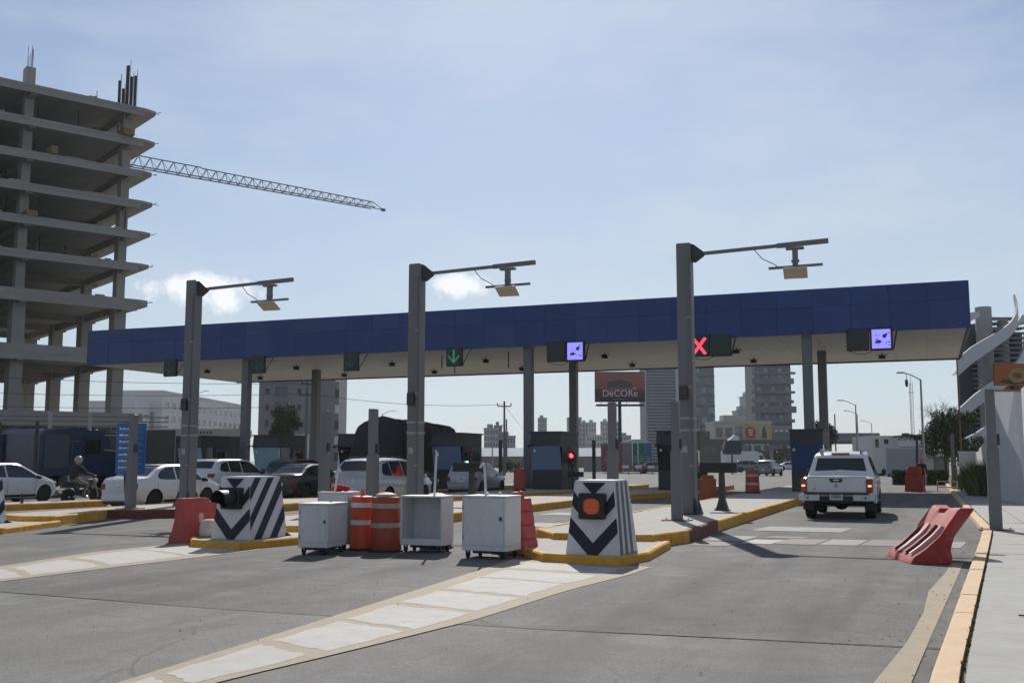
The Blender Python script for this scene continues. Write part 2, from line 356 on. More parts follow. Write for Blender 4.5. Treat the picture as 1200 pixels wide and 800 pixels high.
# far left islands
island([(-30.2, 22), (-27.6, 22.2), (-26.9, 29.4), (-27.4, 30.0), (-28.2, 29.6)], .22, [(0, 1, 2, 3, 4)])
island([(-25.6, 37), (-21.1, 46), (-21.0, 60), (-23.9, 60), (-24.05, 46), (-26.8, 38)], .22, [(5, 0, 1, 2), (2, 3), (3, 4, 5)])
island([(-33.2, 38), (-31.0, 38.5), (-26.6, 46), (-26.2, 60), (-30, 60), (-30.8, 46)], .22, [(0, 1, 2, 3), (3, 4), (4, 5, 0)])
island([(-36.5, 43), (-31.4, 46), (-31.2, 60), (-35, 60), (-35.6, 46)], .22, [(0, 1, 2), (2, 3), (3, 4, 0)])
island([(-41, 43), (-36.6, 46), (-36.2, 60), (-40, 60), (-40.6, 46)], .22, [(0, 1, 2), (2, 3), (3, 4, 0)])
for i in range(3):
    mb = MB(); mb.lathe([(.05, 0), (.05, .28), (.03, .32)], 10)
    tag(mb.build('stub_post', steel_dark, None, 40, (-27.75 + .02 * i, 24.9 + i * .75, .21)), ('leftmost', 'middle', 'rightmost')[i] + ' of three short steel stubs on the far left yellow island', 'stub post', 'steel stubs on the far left island')

# sidewalk on the right with separate slabs and a faded kerb
kp = [(-.35, 2.0), (-.05, 8.3), (.79, 21.7), (1.0, 25.3), (.93, 40), (.86, 62), (.86, 90)]
def kx(y):
    for (x0, y0), (x1, y1) in zip(kp[:-1], kp[1:]):
        if y0 <= y <= y1: return x0 + (x1 - x0) * (y - y0) / (y1 - y0)
    return kp[0][0] if y < 2 else kp[-1][0]
g = MB(); g.prism([(kx(y) + .2, y) for y in (2, 8.3, 21.7, 25.3, 40, 62, 90)] + [(4.6, 90), (4.6, 2)], 0, .085); side = struct(g.build('sidewalk', dustg))
kerb(side, kp, .19, .13, yellow_old, step=1.5, inward=-1)
ys = [2.0]
while ys[-1] < 62: ys.append(ys[-1] + 2.35 + .25 * math.sin(len(ys) * 2.1))
for i, (a, b) in enumerate(zip(ys[:-1], ys[1:])):
    for x_in, x_out in ((None, 2.0), (2.0, 4.6)):
        a_, b_ = a + .008, b - .008
        l0 = (kx(a_) + .225 if x_in is None else 2.012); l1 = (kx(b_) + .225 if x_in is None else 2.012)
        t = random.uniform(-.004, .004); mb = MB()
        mb.hexa([(l0, a_, .02), (x_out - .012 if x_in is None else x_out, a_, .02), (x_out - .012 if x_in is None else x_out, b_, .02), (l1, b_, .02),
                 (l0, a_, .12 + t), (x_out - .012 if x_in is None else x_out, a_, .122), (x_out - .012 if x_in is None else x_out, b_, .12 - t), (l1, b_, .122)])
        mb.build('slab', slabc, side)
# weeds in the joint behind the kerb, bits of litter and grit
mb = MB()
for k in range(420):
    y = random.uniform(4, 26) if random.random() < .8 else random.uniform(26, 40); x = kx(y) + .205 + random.uniform(-.012, .014); h = random.uniform(.01, .04); w = random.uniform(.008, .02)
    a = random.uniform(0, 6.28)
    mb.poly([(x - w * math.cos(a), y - w * math.sin(a), .1), (x + w * math.cos(a), y + w * math.sin(a), .1), (x + random.uniform(-.02, .02), y + random.uniform(-.03, .03), .12 + h)])
o = mb.build('joint_weeds', mat('dry_weed', (.13, .11, .04), .9, var=.4, scale=20)); o['kind'] = 'stuff'; o['label'] = 'dry weeds and soil in the joint behind the kerb'
mb = MB()
for k in range(260):
    x = random.uniform(-9, .6); y = random.uniform(4, 22) ; s_ = random.uniform(.004, .014)
    if random.random() < .4: x = kx(y) - abs(random.gauss(0, .35))
    mb._add([(x - s_, y, .010), (x, y - s_, .010), (x + s_, y, .010), (x, y + s_, .010), (x + random.uniform(-.3, .3) * s_, y, .010 + s_)], [(0, 1, 4), (1, 2, 4), (2, 3, 4), (3, 0, 4)])
o = mb.build('road_grit', mat('grit', (.34, .32, .28), .9, var=.5, scale=40)); o['kind'] = 'stuff'; o['label'] = 'small stones and grit scattered on the asphalt'
# twigs on the slab
for i, (pts) in enumerate(([(1.0, 10.3, .135), (1.12, 10.25, .135), (1.3, 10.02, .135)], [(.72, 11.2, .135), (.9, 11.1, .14), (1.0, 10.85, .135)])):
    mb = MB(); mb.path(pts, .008, 6); mb.tube(pts[1], (pts[1][0] + .1, pts[1][1] + .12, .14), .005, n=5)
    tag(mb.build('fallen_twig', mat('twig_bark', (.06, .045, .03), .9)), ('dark twig lying on the slab nearest the camera', 'dark twig lying across the slab beside the kerb joint')[i], 'twig')

# ------------------------------------------------------------------ road markings
def strip(name, Lp, Rp, z, m, parent=None):
    mb = MB()
    for i in range(len(Lp) - 1): mb.poly([(*Lp[i], z), (*Rp[i], z), (*Rp[i + 1], z), (*Lp[i + 1], z)])
    return mb.build(name, m, parent)
def xat(pts, y):
    for (x0, y0), (x1, y1) in zip(pts[:-1], pts[1:]):
        if y <= y1: return x0 + (x1 - x0) * (y - y0) / (y1 - y0)
    return pts[-1][0]
def median(Lp, Rp, ys_, slant):
    """faded yellow-bordered hatched median: white infill patches between slanted yellow bars"""
    y0, y1 = Lp[0][1], Lp[-1][1]; yy = [y0 + (y1 - y0) * k / 24 for k in range(25)]
    base = struct(strip('painted_median', [(xat(Lp, y), y) for y in yy], [(xat(Rp, y + slant * .9), y + slant * .9) for y in yy], .011, tanpaint))
    for k, (a_, b_) in enumerate(zip(ys_[:-1], ys_[1:])):
        mb = MB(); m_ = 10; rows = []; g0, g1 = .09 + .05 * math.sin(k * 3.1), .09 + .05 * math.cos(k * 2.3)
        for j in range(m_ + 1):
            f = .16 + .69 * j / m_; row = []
            for q in range(5):
                y = (a_ + g0) + (b_ - g1 - a_ - g0) * q / 4 + slant * (f + .35 * (f - .5) ** 2 - .1)
                x = xat(Lp, y) * (1 - f) + xat(Rp, y) * f
                e_ = (.03 if j in (0, m_) else 0); row.append((x + random.uniform(-e_, e_), y + random.uniform(-.04, .04) * (q in (0, 4)), .0128))
            rows.append(row)
        for r0, r1 in zip(rows[:-1], rows[1:]):
            for q in range(4): mb.poly([r0[q], r1[q], r1[q + 1], r0[q + 1]])
        mb.build('white_patch', whitepaint, base)
median([(-5.3, 2.0), (-5.46, 6.1), (-5.66, 8.7), (-5.96, 12.1), (-6.32, 16.0)], [(-5.0, 1.0), (-4.82, 6.4), (-4.58, 7.8), (-4.28, 9.9), (-4.2, 12.4), (-3.95, 14.6), (-3.95, 16)], [2.4, 3.7, 5.1, 6.5, 8.0, 9.3, 10.65, 11.95, 13.4, 14.6, 15.7], -.42)
median([(-12.3, 6.5), (-12.7, 10), (-13.05, 12.0), (-13.6, 14.6), (-13.45, 17.0)], [(-11.7, 5.4), (-11.5, 9.0), (-11.44, 10.6), (-11.4, 12.2), (-11.2, 15.8), (-11.2, 17)], [7.2, 8.8, 10.4, 12.0, 13.55, 15.3, 16.7], -.95)
struct(strip('edge_line', [(kx(y) - .34 - .05 * math.sin(y), y) for y in (2, 4, 6, 8, 10, 12, 14, 16, 18)], [(kx(y) - .14, y) for y in (2, 4, 6, 8, 10, 12, 14, 16, 18)], .011, tanpaint))
for i, (x0, x1, y0, y1, m) in enumerate([(-4.3, -3.55, 21.2, 22.7, whitefaint), (-3.5, -2.9, 20.7, 21.8, whitepaint), (-2.85, -2.1, 20.8, 22.3, pinkpaint), (-2.05, -1.35, 20.9, 22.4, whitefaint), (-1.3, -.5, 21.0, 22.6, pinkpaint), (-.45, .45, 21.0, 22.6, whitefaint),
                                          (-3.85, -1.9, 24.6, 26.2, whitefaint), (-3.3, -2.5, 22.4, 22.9, pinkpaint), (-10.6, -8.0, 24.0, 25.6, whitefaint), (-10.9, -8.2, 29.5, 31.0, whitefaint), (-18.4, -15.8, 24.5, 26, whitefaint), (-4.3, -3.6, 19.9, 20.9, pinkpaint)]):
    struct(strip('crossing_patch', [(x0, y0), (x0 + .15, y1)], [(x1, y0), (x1 + .15, y1)], .0125, m))
# tar-sealed seam across the lanes and smaller repair patches
struct(strip('tar_seam', [(-11, 9.84), (-7.3, 9.56), (-3.4, 9.54), (.0, 9.82)], [(-11, 9.856), (-7.3, 9.578), (-3.4, 9.56), (.0, 9.84)], .0095, mat('tar', (.12, .118, .115), .85)))
struct(strip('lane_line', [(-7.45, 61.5), (-7.45, 120)], [(-7.3, 61.5), (-7.3, 120)], .011, whitefaint))

# ------------------------------------------------------------------ toll canopy
CX0, CX1, CY0, CY1, CZ0, CZ1 = -47.8, 1.86, 50.0, 65.0, 7.40, 9.52
can = thing('toll_canopy', 'long flat toll plaza canopy with deep navy blue fascia over the lanes', 'canopy', (0, 0, 0))
mb = MB(); mb.box(CX0 + .045, CX1 - .045, CY0 + .045, CY1 - .045, CZ0 + .06, CZ1 - .02); mb.build('deck', mat('joint_backing', (.03, .05, .14), .6, var=.05), can)
PW = (CX1 - CX0) / 30
hz = CZ1 - (CZ1 - CZ0) * .40
navy_b = mat('blue_fascia_panel_faded', (.021, .047, .165), .46, .15, var=.16, scale=.5, bump=.15, bscale=.8, dirt=.25, dirtcol=(.06, .08, .17), stretch=(1, 1, .3)); navy_c = mat('blue_fascia_panel_deep', (.014, .037, .150), .36, .2, var=.16, scale=.5, bump=.15, bscale=1.1, dirt=.15, dirtcol=(.05, .07, .16), stretch=(1, 1, .3))
def fpanel(w, h, m=None):
    m_ = MB(); m_.bbox(.003, w - .003, -.05, .05, .003, h - .003, .004); return m_.mesh('fascia_panel', m or navy_fascia)
lo_v, hi_v = [[fpanel(PW, h_, m) for m in (navy_fascia, navy_b, navy_c)] for h_ in (hz - CZ0, CZ1 - hz)]
for i in range(30):
    for me, z in ((random.choice(lo_v), CZ0), (random.choice(hi_v), hz)):
        put('fascia_panel', me, can, (CX0 + i * PW, CY0 + random.uniform(-.006, .006), z), (random.uniform(-.003, .003), 0, 0))
        put('fascia_panel', me, can, (CX0 + (i + 1) * PW, CY1, z), (0, 0, math.pi))
SW = (CY1 - CY0) / 9
slo, shi = fpanel(SW, hz - CZ0), fpanel(SW, CZ1 - hz)
for i in range(9):
    for me, z in ((slo, CZ0), (shi, hz)):
        put('fascia_panel', me, can, (CX1, CY0 + i * SW, z), (0, 0, math.pi / 2)); put('fascia_panel', me, can, (CX0, CY0 + (i + 1) * SW, z), (0, 0, -math.pi / 2))
# soffit of separate metal panels
nsx, nsy = 30, 5; sx_, sy_ = (CX1 - CX0 - .24) / nsx, (CY1 - CY0 - .24) / nsy
m_ = MB(); m_.bbox(.004, sx_ - .004, .004, sy_ - .004, 0, .035, .006); sm = m_.mesh('soffit_panel', soffit_m)
for i in range(nsx):
    for j in range(nsy):
        put('soffit_panel', sm, can, (CX0 + .12 + i * sx_, CY0 + .12 + j * sy_, CZ0 + .015 + random.uniform(-.004, .004)))
mb = MB(); mb.box(CX0 + .05, CX1 - .05, CY1 - .05, CY1 + .07, CZ0 - .06, CZ0 + .0); mb.build('edge_trim', steel_dark, can)
# columns: two rows
m_ = MB(); m_.bbox(-.22, .22, -.22, .22, 0, CZ0 + .02, .02); m_.box(-.34, .34, -.34, .34, 0, .03)
for k in range(4):
    a = k * math.pi / 2; c_, s_ = math.cos(a), math.sin(a); m_.hexa([(c_ * .22 - s_ * .01, s_ * .22 + c_ * .01, .03), (c_ * .22 + s_ * .01, s_ * .22 - c_ * .01, .03), (c_ * .33 + s_ * .01, s_ * .33 - c_ * .01, .03), (c_ * .33 - s_ * .01, s_ * .33 + c_ * .01, .03)] + [(c_ * .22 - s_ * .01, s_ * .22 + c_ * .01, .3), (c_ * .22 + s_ * .01, s_ * .22 - c_ * .01, .3), (c_ * .225 + s_ * .01, s_ * .225 - c_ * .01, .3), (c_ * .225 - s_ * .01, s_ * .225 + c_ * .01, .3)])
cm = m_.mesh('column', steel_grey)
for x in (-5.15, -19.1, -36.5):
    for y in (50.6, 58.0): put('column', cm, can, (x, y, .2))
# down lights under the soffit
m_ = MB(); m_.lathe([(.02, 0), (.04, -.1), (.15, -.16), (.2, -.28), (.17, -.30), (.0001, -.26)], 12); m_.bar((-.28, 0, -.12), (.28, 0, -.12), .04); m_.bar((0, -.28, -.12), (0, .28, -.12), .04)
lm = m_.mesh('soffit_lamp', black)
for x in (-42.4, -35.8, -29.2, -23.2, -16.2, -9.1, -2.2):
    for y in (54.6, 60.3): put('soffit_lamp', lm, can, (x, y, CZ0 + .02))
for x, y, l in ((-25.2, 53, .7), (-26.8, 58.2, .5), (-20.9, 52.3, .85)):
    mb = MB(); mb.bar((x, y, CZ0 + .01), (x, y, CZ0 - l), .05); mb.build('drop_rod', steel_dark, can)

# ------------------------------------------------------------------ lane signs hanging at the canopy edge
green_dim = emit('green_led_arrow', (.03, .30, .14), .35, (.02, .16, .08)); green_off = mat('green_led_off', (.02, .10, .055), .5, var=.1)
red_led = emit('red_led_cross', (1.0, .06, .10), 1.0); violet = emit('violet_display', (.25, .22, .95), .9, (.2, .2, .5)); violet_d = mat('display_dark_pixels', (.03, .03, .12), .5)
face_dk = mat('sign_face', (.012, .018, .017), .3, var=.1)
def sign_box(p, x0, x1, z0, z1, nm='housing'):
    mb = MB(); mb.bbox(x0, x1, -.06, .14, z0, z1, .02); o = mb.build(nm, black, p)
    mb = MB(); mb.box(x0 + .04, x1 - .04, -.068, -.061, z0 + .04, z1 - .04); mb.build('screen', face_dk, o); return o
def arrow_sign(x, zc, m, label):
    t = thing('lane_signal', label, 'lane signal', (x, CY0 - .12, zc), 0, 'lane signals under the canopy edge')
    sign_box(t, -.45, .45, -.5, .5)
    mb = MB(); y0, y1 = -.085, -.07
    mb.box(-.05, .05, y0, y1, -.30, .36)
    for s in (-1, 1): mb.prism([(s * .0, -.36), (s * .31, -.02), (s * .31, .10), (s * .0, -.24)], y0 - .002, y1, 'xz')
    mb.build('arrow', m, t)
    mb = MB(); mb.bar((.47, .03, -.42), (.88, .3, .46), .05); mb.bar((.45, .05, -.45), (.5, .05, -.45), .06); mb.build('bracket', steel_dark, t)
arrow_sign(-41.4, 7.02, green_off, 'unlit lane signal farthest left under the blue canopy edge, beside the left gantry pole')
arrow_sign(-35.25, 7.02, green_off, 'dim green arrow lane signal above the second lane from the left end of the canopy')
arrow_sign(-29.2, 6.96, green_off, 'dim green arrow lane signal just left of the middle gantry pole')
arrow_sign(-23.0, 7.01, green_dim, 'bright green down-arrow lane signal just right of the middle gantry pole')
def double_sign(x, left, right, label):
    t = thing('lane_display', label, 'lane display', (x, CY0 - .12, 7.05), 0, 'double lane displays under the canopy edge')
    a = sign_box(t, -1.0, -.02, -.5, .5); b = sign_box(t, .02, 1.0, -.52, .5)
    for side, cx in ((left, -.51), (right, .51)):
        if side == 'cross':
            mb = MB()
            for s in (-1, 1): mb.prism([(cx - s * .36, -.36), (cx - s * .36 + s * .13, -.42), (cx + s * .36, .36), (cx + s * .36 - s * .13, .42)], -.084 - .003 * s, -.07, 'xz')
            mb.build('red_cross', red_led, t)
        if side == 'violet':
            mb = MB(); mb.bbox(cx - .40, cx + .40, -.09, -.07, -.43, .43, .008); v = mb.build('lit_panel', violet, t)
            mb = MB()
            mb.lathe([(.09, -.100), (.09, -.094)], 10, (cx + .14, 0, .12), 'y'); mb.lathe([(.05, -.101), (.05, -.095)], 8, (cx + .22, 0, .2), 'y')
            mb.prism([(cx - .26, -.2), (cx - .05, -.2), (cx + .02, -.12), (cx - .08, -.05), (cx - .26, -.12)], -.1, -.094, 'xz')
            for k in range(9):
                xx, zz = cx + random.uniform(-.3, .3), random.uniform(-.32, .32); mb.box(xx, xx + random.uniform(.04, .14), -.1, -.094, zz, zz + .03)
            mb.build('glyph', violet_d, v)
    mb = MB(); mb.path([(-.9, .05, -.5), (-.6, .05, -.62), (-.2, .05, -.66), (.1, .05, -.54)], .015, 5); mb.build('cable', black, t)
    mb = MB(); mb.bar((1.02, .05, -.45), (1.18, .2, .42), .05); mb.build('bracket', steel_dark, t)
double_sign(-16.83, None, 'violet', 'double lane display with violet right half beside the tall billboard')
double_sign(-9.55, 'cross', None, 'double lane display with a glowing red cross right of the right gantry pole')
double_sign(-2.33, None, 'violet', 'double lane display with violet right half above the white pickup')

# ------------------------------------------------------------------ reader gantries
panel_m = mat('reader_panel', (.50, .42, .30), .5, var=.12, scale=3, dirt=.2); 
def gantry(x, y, h, label):
    t = thing('reader_gantry', label, 'gantry pole', (x, y, .24), 0, 'reader gantries over the lanes'); h = h - .24
    mb = MB(); mb.bbox(-.19, .19, -.19, .19, 0, h, .03); p = mb.build('post', steel_grey, t)
    mb = MB(); mb.box(-.30, .30, -.30, .30, 0, .03)
    for sx in (-1, 1):
        for sy in (-1, 1): mb.hexa([(sx * .17, sy * .17, .03), (sx * .30, sy * .27, .03), (sx * .27, sy * .30, .03), (sx * .16, sy * .18, .03), (sx * .17, sy * .17, .42), (sx * .20, sy * .17, .42), (sx * .19, sy * .19, .42), (sx * .16, sy * .18, .42)])
    mb.build('base_plate', steel_dark, t)
    for sx in (-.24, .24):
        for sy in (-.24, .24): mb = MB(); mb.lathe([(.022, .03), (.022, .10), (.012, .11)], 6, (sx, sy, 0)); mb.build('anchor_bolt', steel_lt, t)
    mb = MB(); mb.prism([(.19, h - .48), (.19, h - .02), (.27, h - .05), (.50, h - .24), (.50, h - .34), (.27, h - .5)], -.09, .09, 'xz'); mb.build('gusset', steel_dark, t)
    a0, a1 = Vector((.49, 0, h - .285)), Vector((3.62, 0, h - .19))
    mb = MB(); mb.bar(a0, a0.lerp(a1, .62), .07, .085); mb.bar(a0.lerp(a1, .60), a1, .10, .115); mb.build('arm', steel_grey, t)
    c = a0.lerp(a1, .74)
    mb = MB(); mb.bar(c + Vector((-.22, 0, -.11)), c + Vector((.22, 0, -.11)), .16, .05); mb.bar(c + Vector((0, 0, -.1)), c + Vector((0, 0, -.55)), .13, .13); mb.lathe([(.1, -.46), (.1, -.4)], 8, tuple(c)); mb.build('drop_post', steel_grey, t)
    mb = MB(); mb.bar(c + Vector((-.66, 0, -.58)), c + Vector((.66, 0, -.56)), .07, .06); mb.build('crossbar', steel_grey, t)
    mb = MB(); mb.bbox(-.29, .29, -.23, .23, -.03, .03, .012); mb.build('reader_panel', panel_m, t, None, tuple(c + Vector((0, -.05, -.74))), (R(-24), 0, R(4)))
    mb = MB(); mb.bar(c + Vector((0, 0, -.58)), c + Vector((0, -.03, -.74)), .16, .05); mb.build('panel_bracket', steel_dark, t)
    q = a0.lerp(a1, .42); mb = MB(); mb.path([tuple(q + Vector((0, 0, -.05))), tuple(q + Vector((.18, .02, -.28))), tuple(q + Vector((.5, .03, -.46))), tuple(c + Vector((-.4, 0, -.58)))], .011, 5); mb.build('cable', black, t)
    mb = MB(); mb.tube((.12, -.215, .05), (.12, -.215, h - .4), .022, n=8); mb.build('conduit', steel_grey, t)
    for z_ in (1.2, 3.2, 5.0): mb = MB(); mb.box(.08, .16, -.245, -.19, z_, z_ + .04); mb.build('conduit_clip', steel_lt, t)
    mb = MB(); mb.box(-.12, .02, -.196, -.1905, 1.55, 1.72); mb.build('sticker', mat('faded_sticker', (.35, .33, .30), .7, var=.3, scale=12), t)
    mb = MB(); mb.bbox(-.15, .06, -.30, -.19, 2.9, 3.25, .015); mb.build('control_box', steel_dark, t)
    for z_ in (2.1, 2.4): mb = MB(); mb.box(-.2, .2, -.2, .2, z_, z_ + .05); mb.build('clamp_band', steel_lt, t)
    return t
gantry(-21.25, 26.6, 7.2, 'grey reader gantry pole at the left, beside the white sedan')
gantry(-13.5, 26.7, 7.2, 'grey reader gantry pole in the middle, behind the white carts')
gantry(-5.75, 26.8, 7.22, 'grey reader gantry pole nearest the pickup, beside the striped block with red lamp')

# lane detector posts: wide lower sleeve, slimmer upper part
def dpost(x, y, z0, h, label, w=.23, red=False, rot=0):
    t = thing('detector_post', label, 'post', (x, y, z0), rot, 'lane detector posts')
    mb = MB(); mb.bbox(-w / 2, w / 2, -w / 2, w / 2, 0, h * .58, .012); mb.build('lower_sleeve', steel_grey, t)
    mb = MB(); mb.bbox(-w * .39, w * .39, -w * .39, w * .39, h * .575, h, .012); mb.build('upper_post', steel_grey, t)
    mb = MB(); mb.box(-w * 1.35, w * 1.35, -w * 1.1, w * 1.1, -.01, .02); mb.build('base_plate', redkerb if red else steel_dark, t)
    mb = MB(); mb.box(w * .40, w * .62, -.05, .05, h * .60, h * .68); mb.build('junction_box', steel_dark, t)
    for s in (-1, 1): mb = MB(); mb.lathe([(.014, .02), (.014, .06)], 6, (s * w * 1.1, 0, 0)); mb.build('anchor_bolt', steel_lt, t)
    return t
dpost(-21.05, 23.9, .24, 2.66, 'grey steel post in front of the blue information board')
dpost(-14.8, 24.0, .24, 2.66, 'grey steel post between the dark sedan and the silver minivan')
dpost(-12.05, 21.65, .24, 2.55, 'grey steel post rising behind the two orange drums')
dpost(-6.95, 24.0, .24, 2.72, 'grey steel post seen above the striped block with the red lamp')
dpost(-5.4, 23.85, .24, 2.7, 'grey steel post standing just in front of the right gantry pole', red=True)
dpost(1.25, 24.9, .12, 3.0, 'grey steel post on the right sidewalk with a red base plate', .25, True)
dpost(1.15, 61.3, .12, 2.9, 'far grey post on the right sidewalk beside the hedge')

# card reader boxes on posts
def reader(x, y, label):
    t = thing('card_reader', label, 'card reader', (x, y, .24), 0, 'card readers on posts')
    mb = MB(); mb.loft([[(-a, -b, z), (a, -b, z), (a, b, z), (-a, b, z)] for a, b, z in ((.17, .17, .0), (.15, .15, .05), (.085, .085, .30), (.07, .07, 1.05))]); mb.build('post', steel_dark, t)
    mb = MB(); mb.bbox(-.58, .42, -.16, .16, 1.02, 1.30, .02); b = mb.build('head', black, t)
    mb = MB(); mb.box(-.5, .34, -.168, -.161, 1.16, 1.26); mb.build('face_plate', face_dk, b)
    mb = MB(); mb.box(-.2, .2, -.2, .2, -.01, .02); mb.build('base_plate', steel_dark, t)
    for s in (-1, 1): mb = MB(); mb.lathe([(.014, .02), (.014, .07)], 6, (s * .17, -.15, 0)); mb.build('anchor_bolt', steel_lt, t)
reader(-5.35, 29.2, 'dark card reader box on a thin post right of the right gantry pole')
reader(-12.9, 29.3, 'dark card reader box on a post behind the white carts')

# ------------------------------------------------------------------ striped crash blocks
blk_w = mat('block_white_paint', (.60, .59, .595), .7, var=.08, scale=3, bump=.15, dirt=.2, dirtcol=(.3, .27, .24))
blk_d = mat('block_navy_paint', (.018, .02, .035), .7, var=.2, scale=4, dirt=.15); blk_g = mat('block_grey_stripe', (.14, .14, .155), .7, var=.15)
amber = emit('amber_led', (1.0, .22, .06), .5, (.5, .08, .03)); lens_red = mat('lamp_red_lens', (.10, .012, .010), .3, var=.1)
def block(x, y, W, L, Hh, tap, rotz, label, diag, visor):
    t = thing('crash_block', label, 'concrete block', (x, y, .13), rotz, 'striped crash blocks at the island noses')
    w1, l0, l1 = W / 2 - tap, .0, L
    b0 = [(-W / 2, 0), (W / 2, 0), (W / 2, L), (-W / 2, L)]; ty = .10
    t0 = [(-w1, ty), (w1, ty), (w1, L - ty), (-w1, L - ty)]
    mb = MB(); rings = []
    for k, z in ((0, 0), (.5, Hh * .5), (.97, Hh * .97), (1, Hh)):
        e = .02 if k < 1 else .05
        rings.append([((b0[i][0] * (1 - k) + t0[i][0] * k) * (1 if k < 1 else .97), (b0[i][1] * (1 - k) + t0[i][1] * k) + (0 if k < 1 else (.02 if i < 2 else -.02)), z) for i in range(4)])
    mb.loft(rings); mb.build('body', blk_w, t)
    def F(u, v):   # front face, u -1..1, v 0..1
        k = v; return ((b0[1][0] * (1 - k) + t0[1][0] * k) * u, ty * k - .005, Hh * v)
    def S(u, v):   # right face, u 0..1 from the front
        k = v; xx = b0[1][0] * (1 - k) + t0[1][0] * k; return (xx + .005, (ty * k) * (1 - u) + (L - ty * k) * u, Hh * v)
    def patch(nm, fn, poly, m):
        mb = MB(); mb.poly([fn(u, v) for u, v in poly]); mb.build(nm, m, t)
    patch('stripe', F, [(-.99, .30), (-.99, .50), (0, .16), (0, .0), (-.18, .0)], blk_d); patch('stripe', F, [(.99, .30), (.99, .50), (0, .16), (0, .0), (.18, .0)], blk_d)
    patch('stripe', F, [(-.99, .66), (-.99, .86), (-.5, .66), (-.5, .5)], blk_d); patch('stripe', F, [(.99, .66), (.99, .86), (.5, .66), (.5, .5)], blk_d)
    patch('stripe', F, [(-.62, .97), (.62, .97), (0, .80)], blk_d)
    if diag:
        n = 5
        for k in range(n):
            a = -.75 + k * .42; w = .2; sl = .9
            pts = []
            for (aa, flip) in ((a, 0), (a + w, 1)):
                u0, v0, u1, v1 = aa, 0.0, aa + sl, .98
                if u0 < 0: v0 = -u0 / sl * .98; u0 = 0
                if u1 > .99: v1 = .98 * (.99 - aa) / sl; u1 = .99
                pts.append(((u0, v0), (u1, v1)))
            (p0, p1), (q0, q1) = pts
            if p0[1] >= .98 or p1[1] <= 0 or p0[0] >= .99: continue
            poly = [p0]
            if q0[0] > 0 and p0[1] > 0: poly.append((0, 0))
            poly += [q0, q1]
            if p1[1] >= .97 and q1[1] < .97: poly.append((.99, .98))
            poly.append(p1)
            patch('stripe', S, poly, blk_d)
    else:
        for a in (.16, .45, .74): patch('stripe', S, [(a - .14, 0), (a + .0, 0), (a + .14, .98), (a, .98)], blk_g)
    y_ = ty * .62 - .012
    mb = MB(); mb.bbox(-.21, .21, y_ - .13, y_ + .05, Hh * .48, Hh * .48 + .40, .02); lb = mb.build('lamp_box', black, t)
    cz = Hh * .48 + .2
    if not visor:
        mb = MB(); mb.lathe([(.145, 0), (.145, -.012), (.13, -.016)], 28, (.01, y_ - .131, cz), 'y'); mb.build('lens', lens_red, lb)
        mb = MB()
        for i in range(-6, 7):
            for j in range(-6, 7):
                px_, pz = (i + (j % 2) * .5) * .0285, j * .026
                if px_ * px_ + pz * pz < .0165: mb.lathe([(.0075, 0), (.005, -.006)], 6, (.01 + px_, y_ - .147, cz + pz), 'y')
        mb.build('led_dots', amber, lb)
    else:
        mb = MB(); n = 20; 
        mb.loft([[(.16 * math.cos(t_), y_ - .13 - d * (1 if math.sin(t_) > -.5 else .35), cz + .16 * math.sin(t_)) for t_ in [2 * math.pi * k / n for k in range(n)]] for d in (0, .34)], False)
        mb.loft([[(.15 * math.cos(t_), y_ - .13 - d * (1 if math.sin(t_) > -.5 else .35), cz + .15 * math.sin(t_)) for t_ in [2 * math.pi * k / n for k in range(n)]] for d in (0, .34)], False)
        mb.build('visor', black, lb); mb = MB(); mb.lathe([(.14, 0), (.13, -.02)], 20, (0, y_ - .131, cz), 'y'); mb.build('lens', face_dk, lb)
    return t
block(-4.93, 15.86, .88, 1.12, 1.15, .13, R(1), 'tall white block with black chevrons and a round red lamp at the island nose', False, False)
block(-12.2, 16.55, .88, 1.2, 1.16, .12, R(0), 'block with bold navy diagonal stripes and a hooded lamp beside the red barrier', True, True)
block(-20.75, 17.6, .84, 1.35, 1.06, .10, R(0), 'block with navy diagonal stripes cut off by the left edge', True, True)

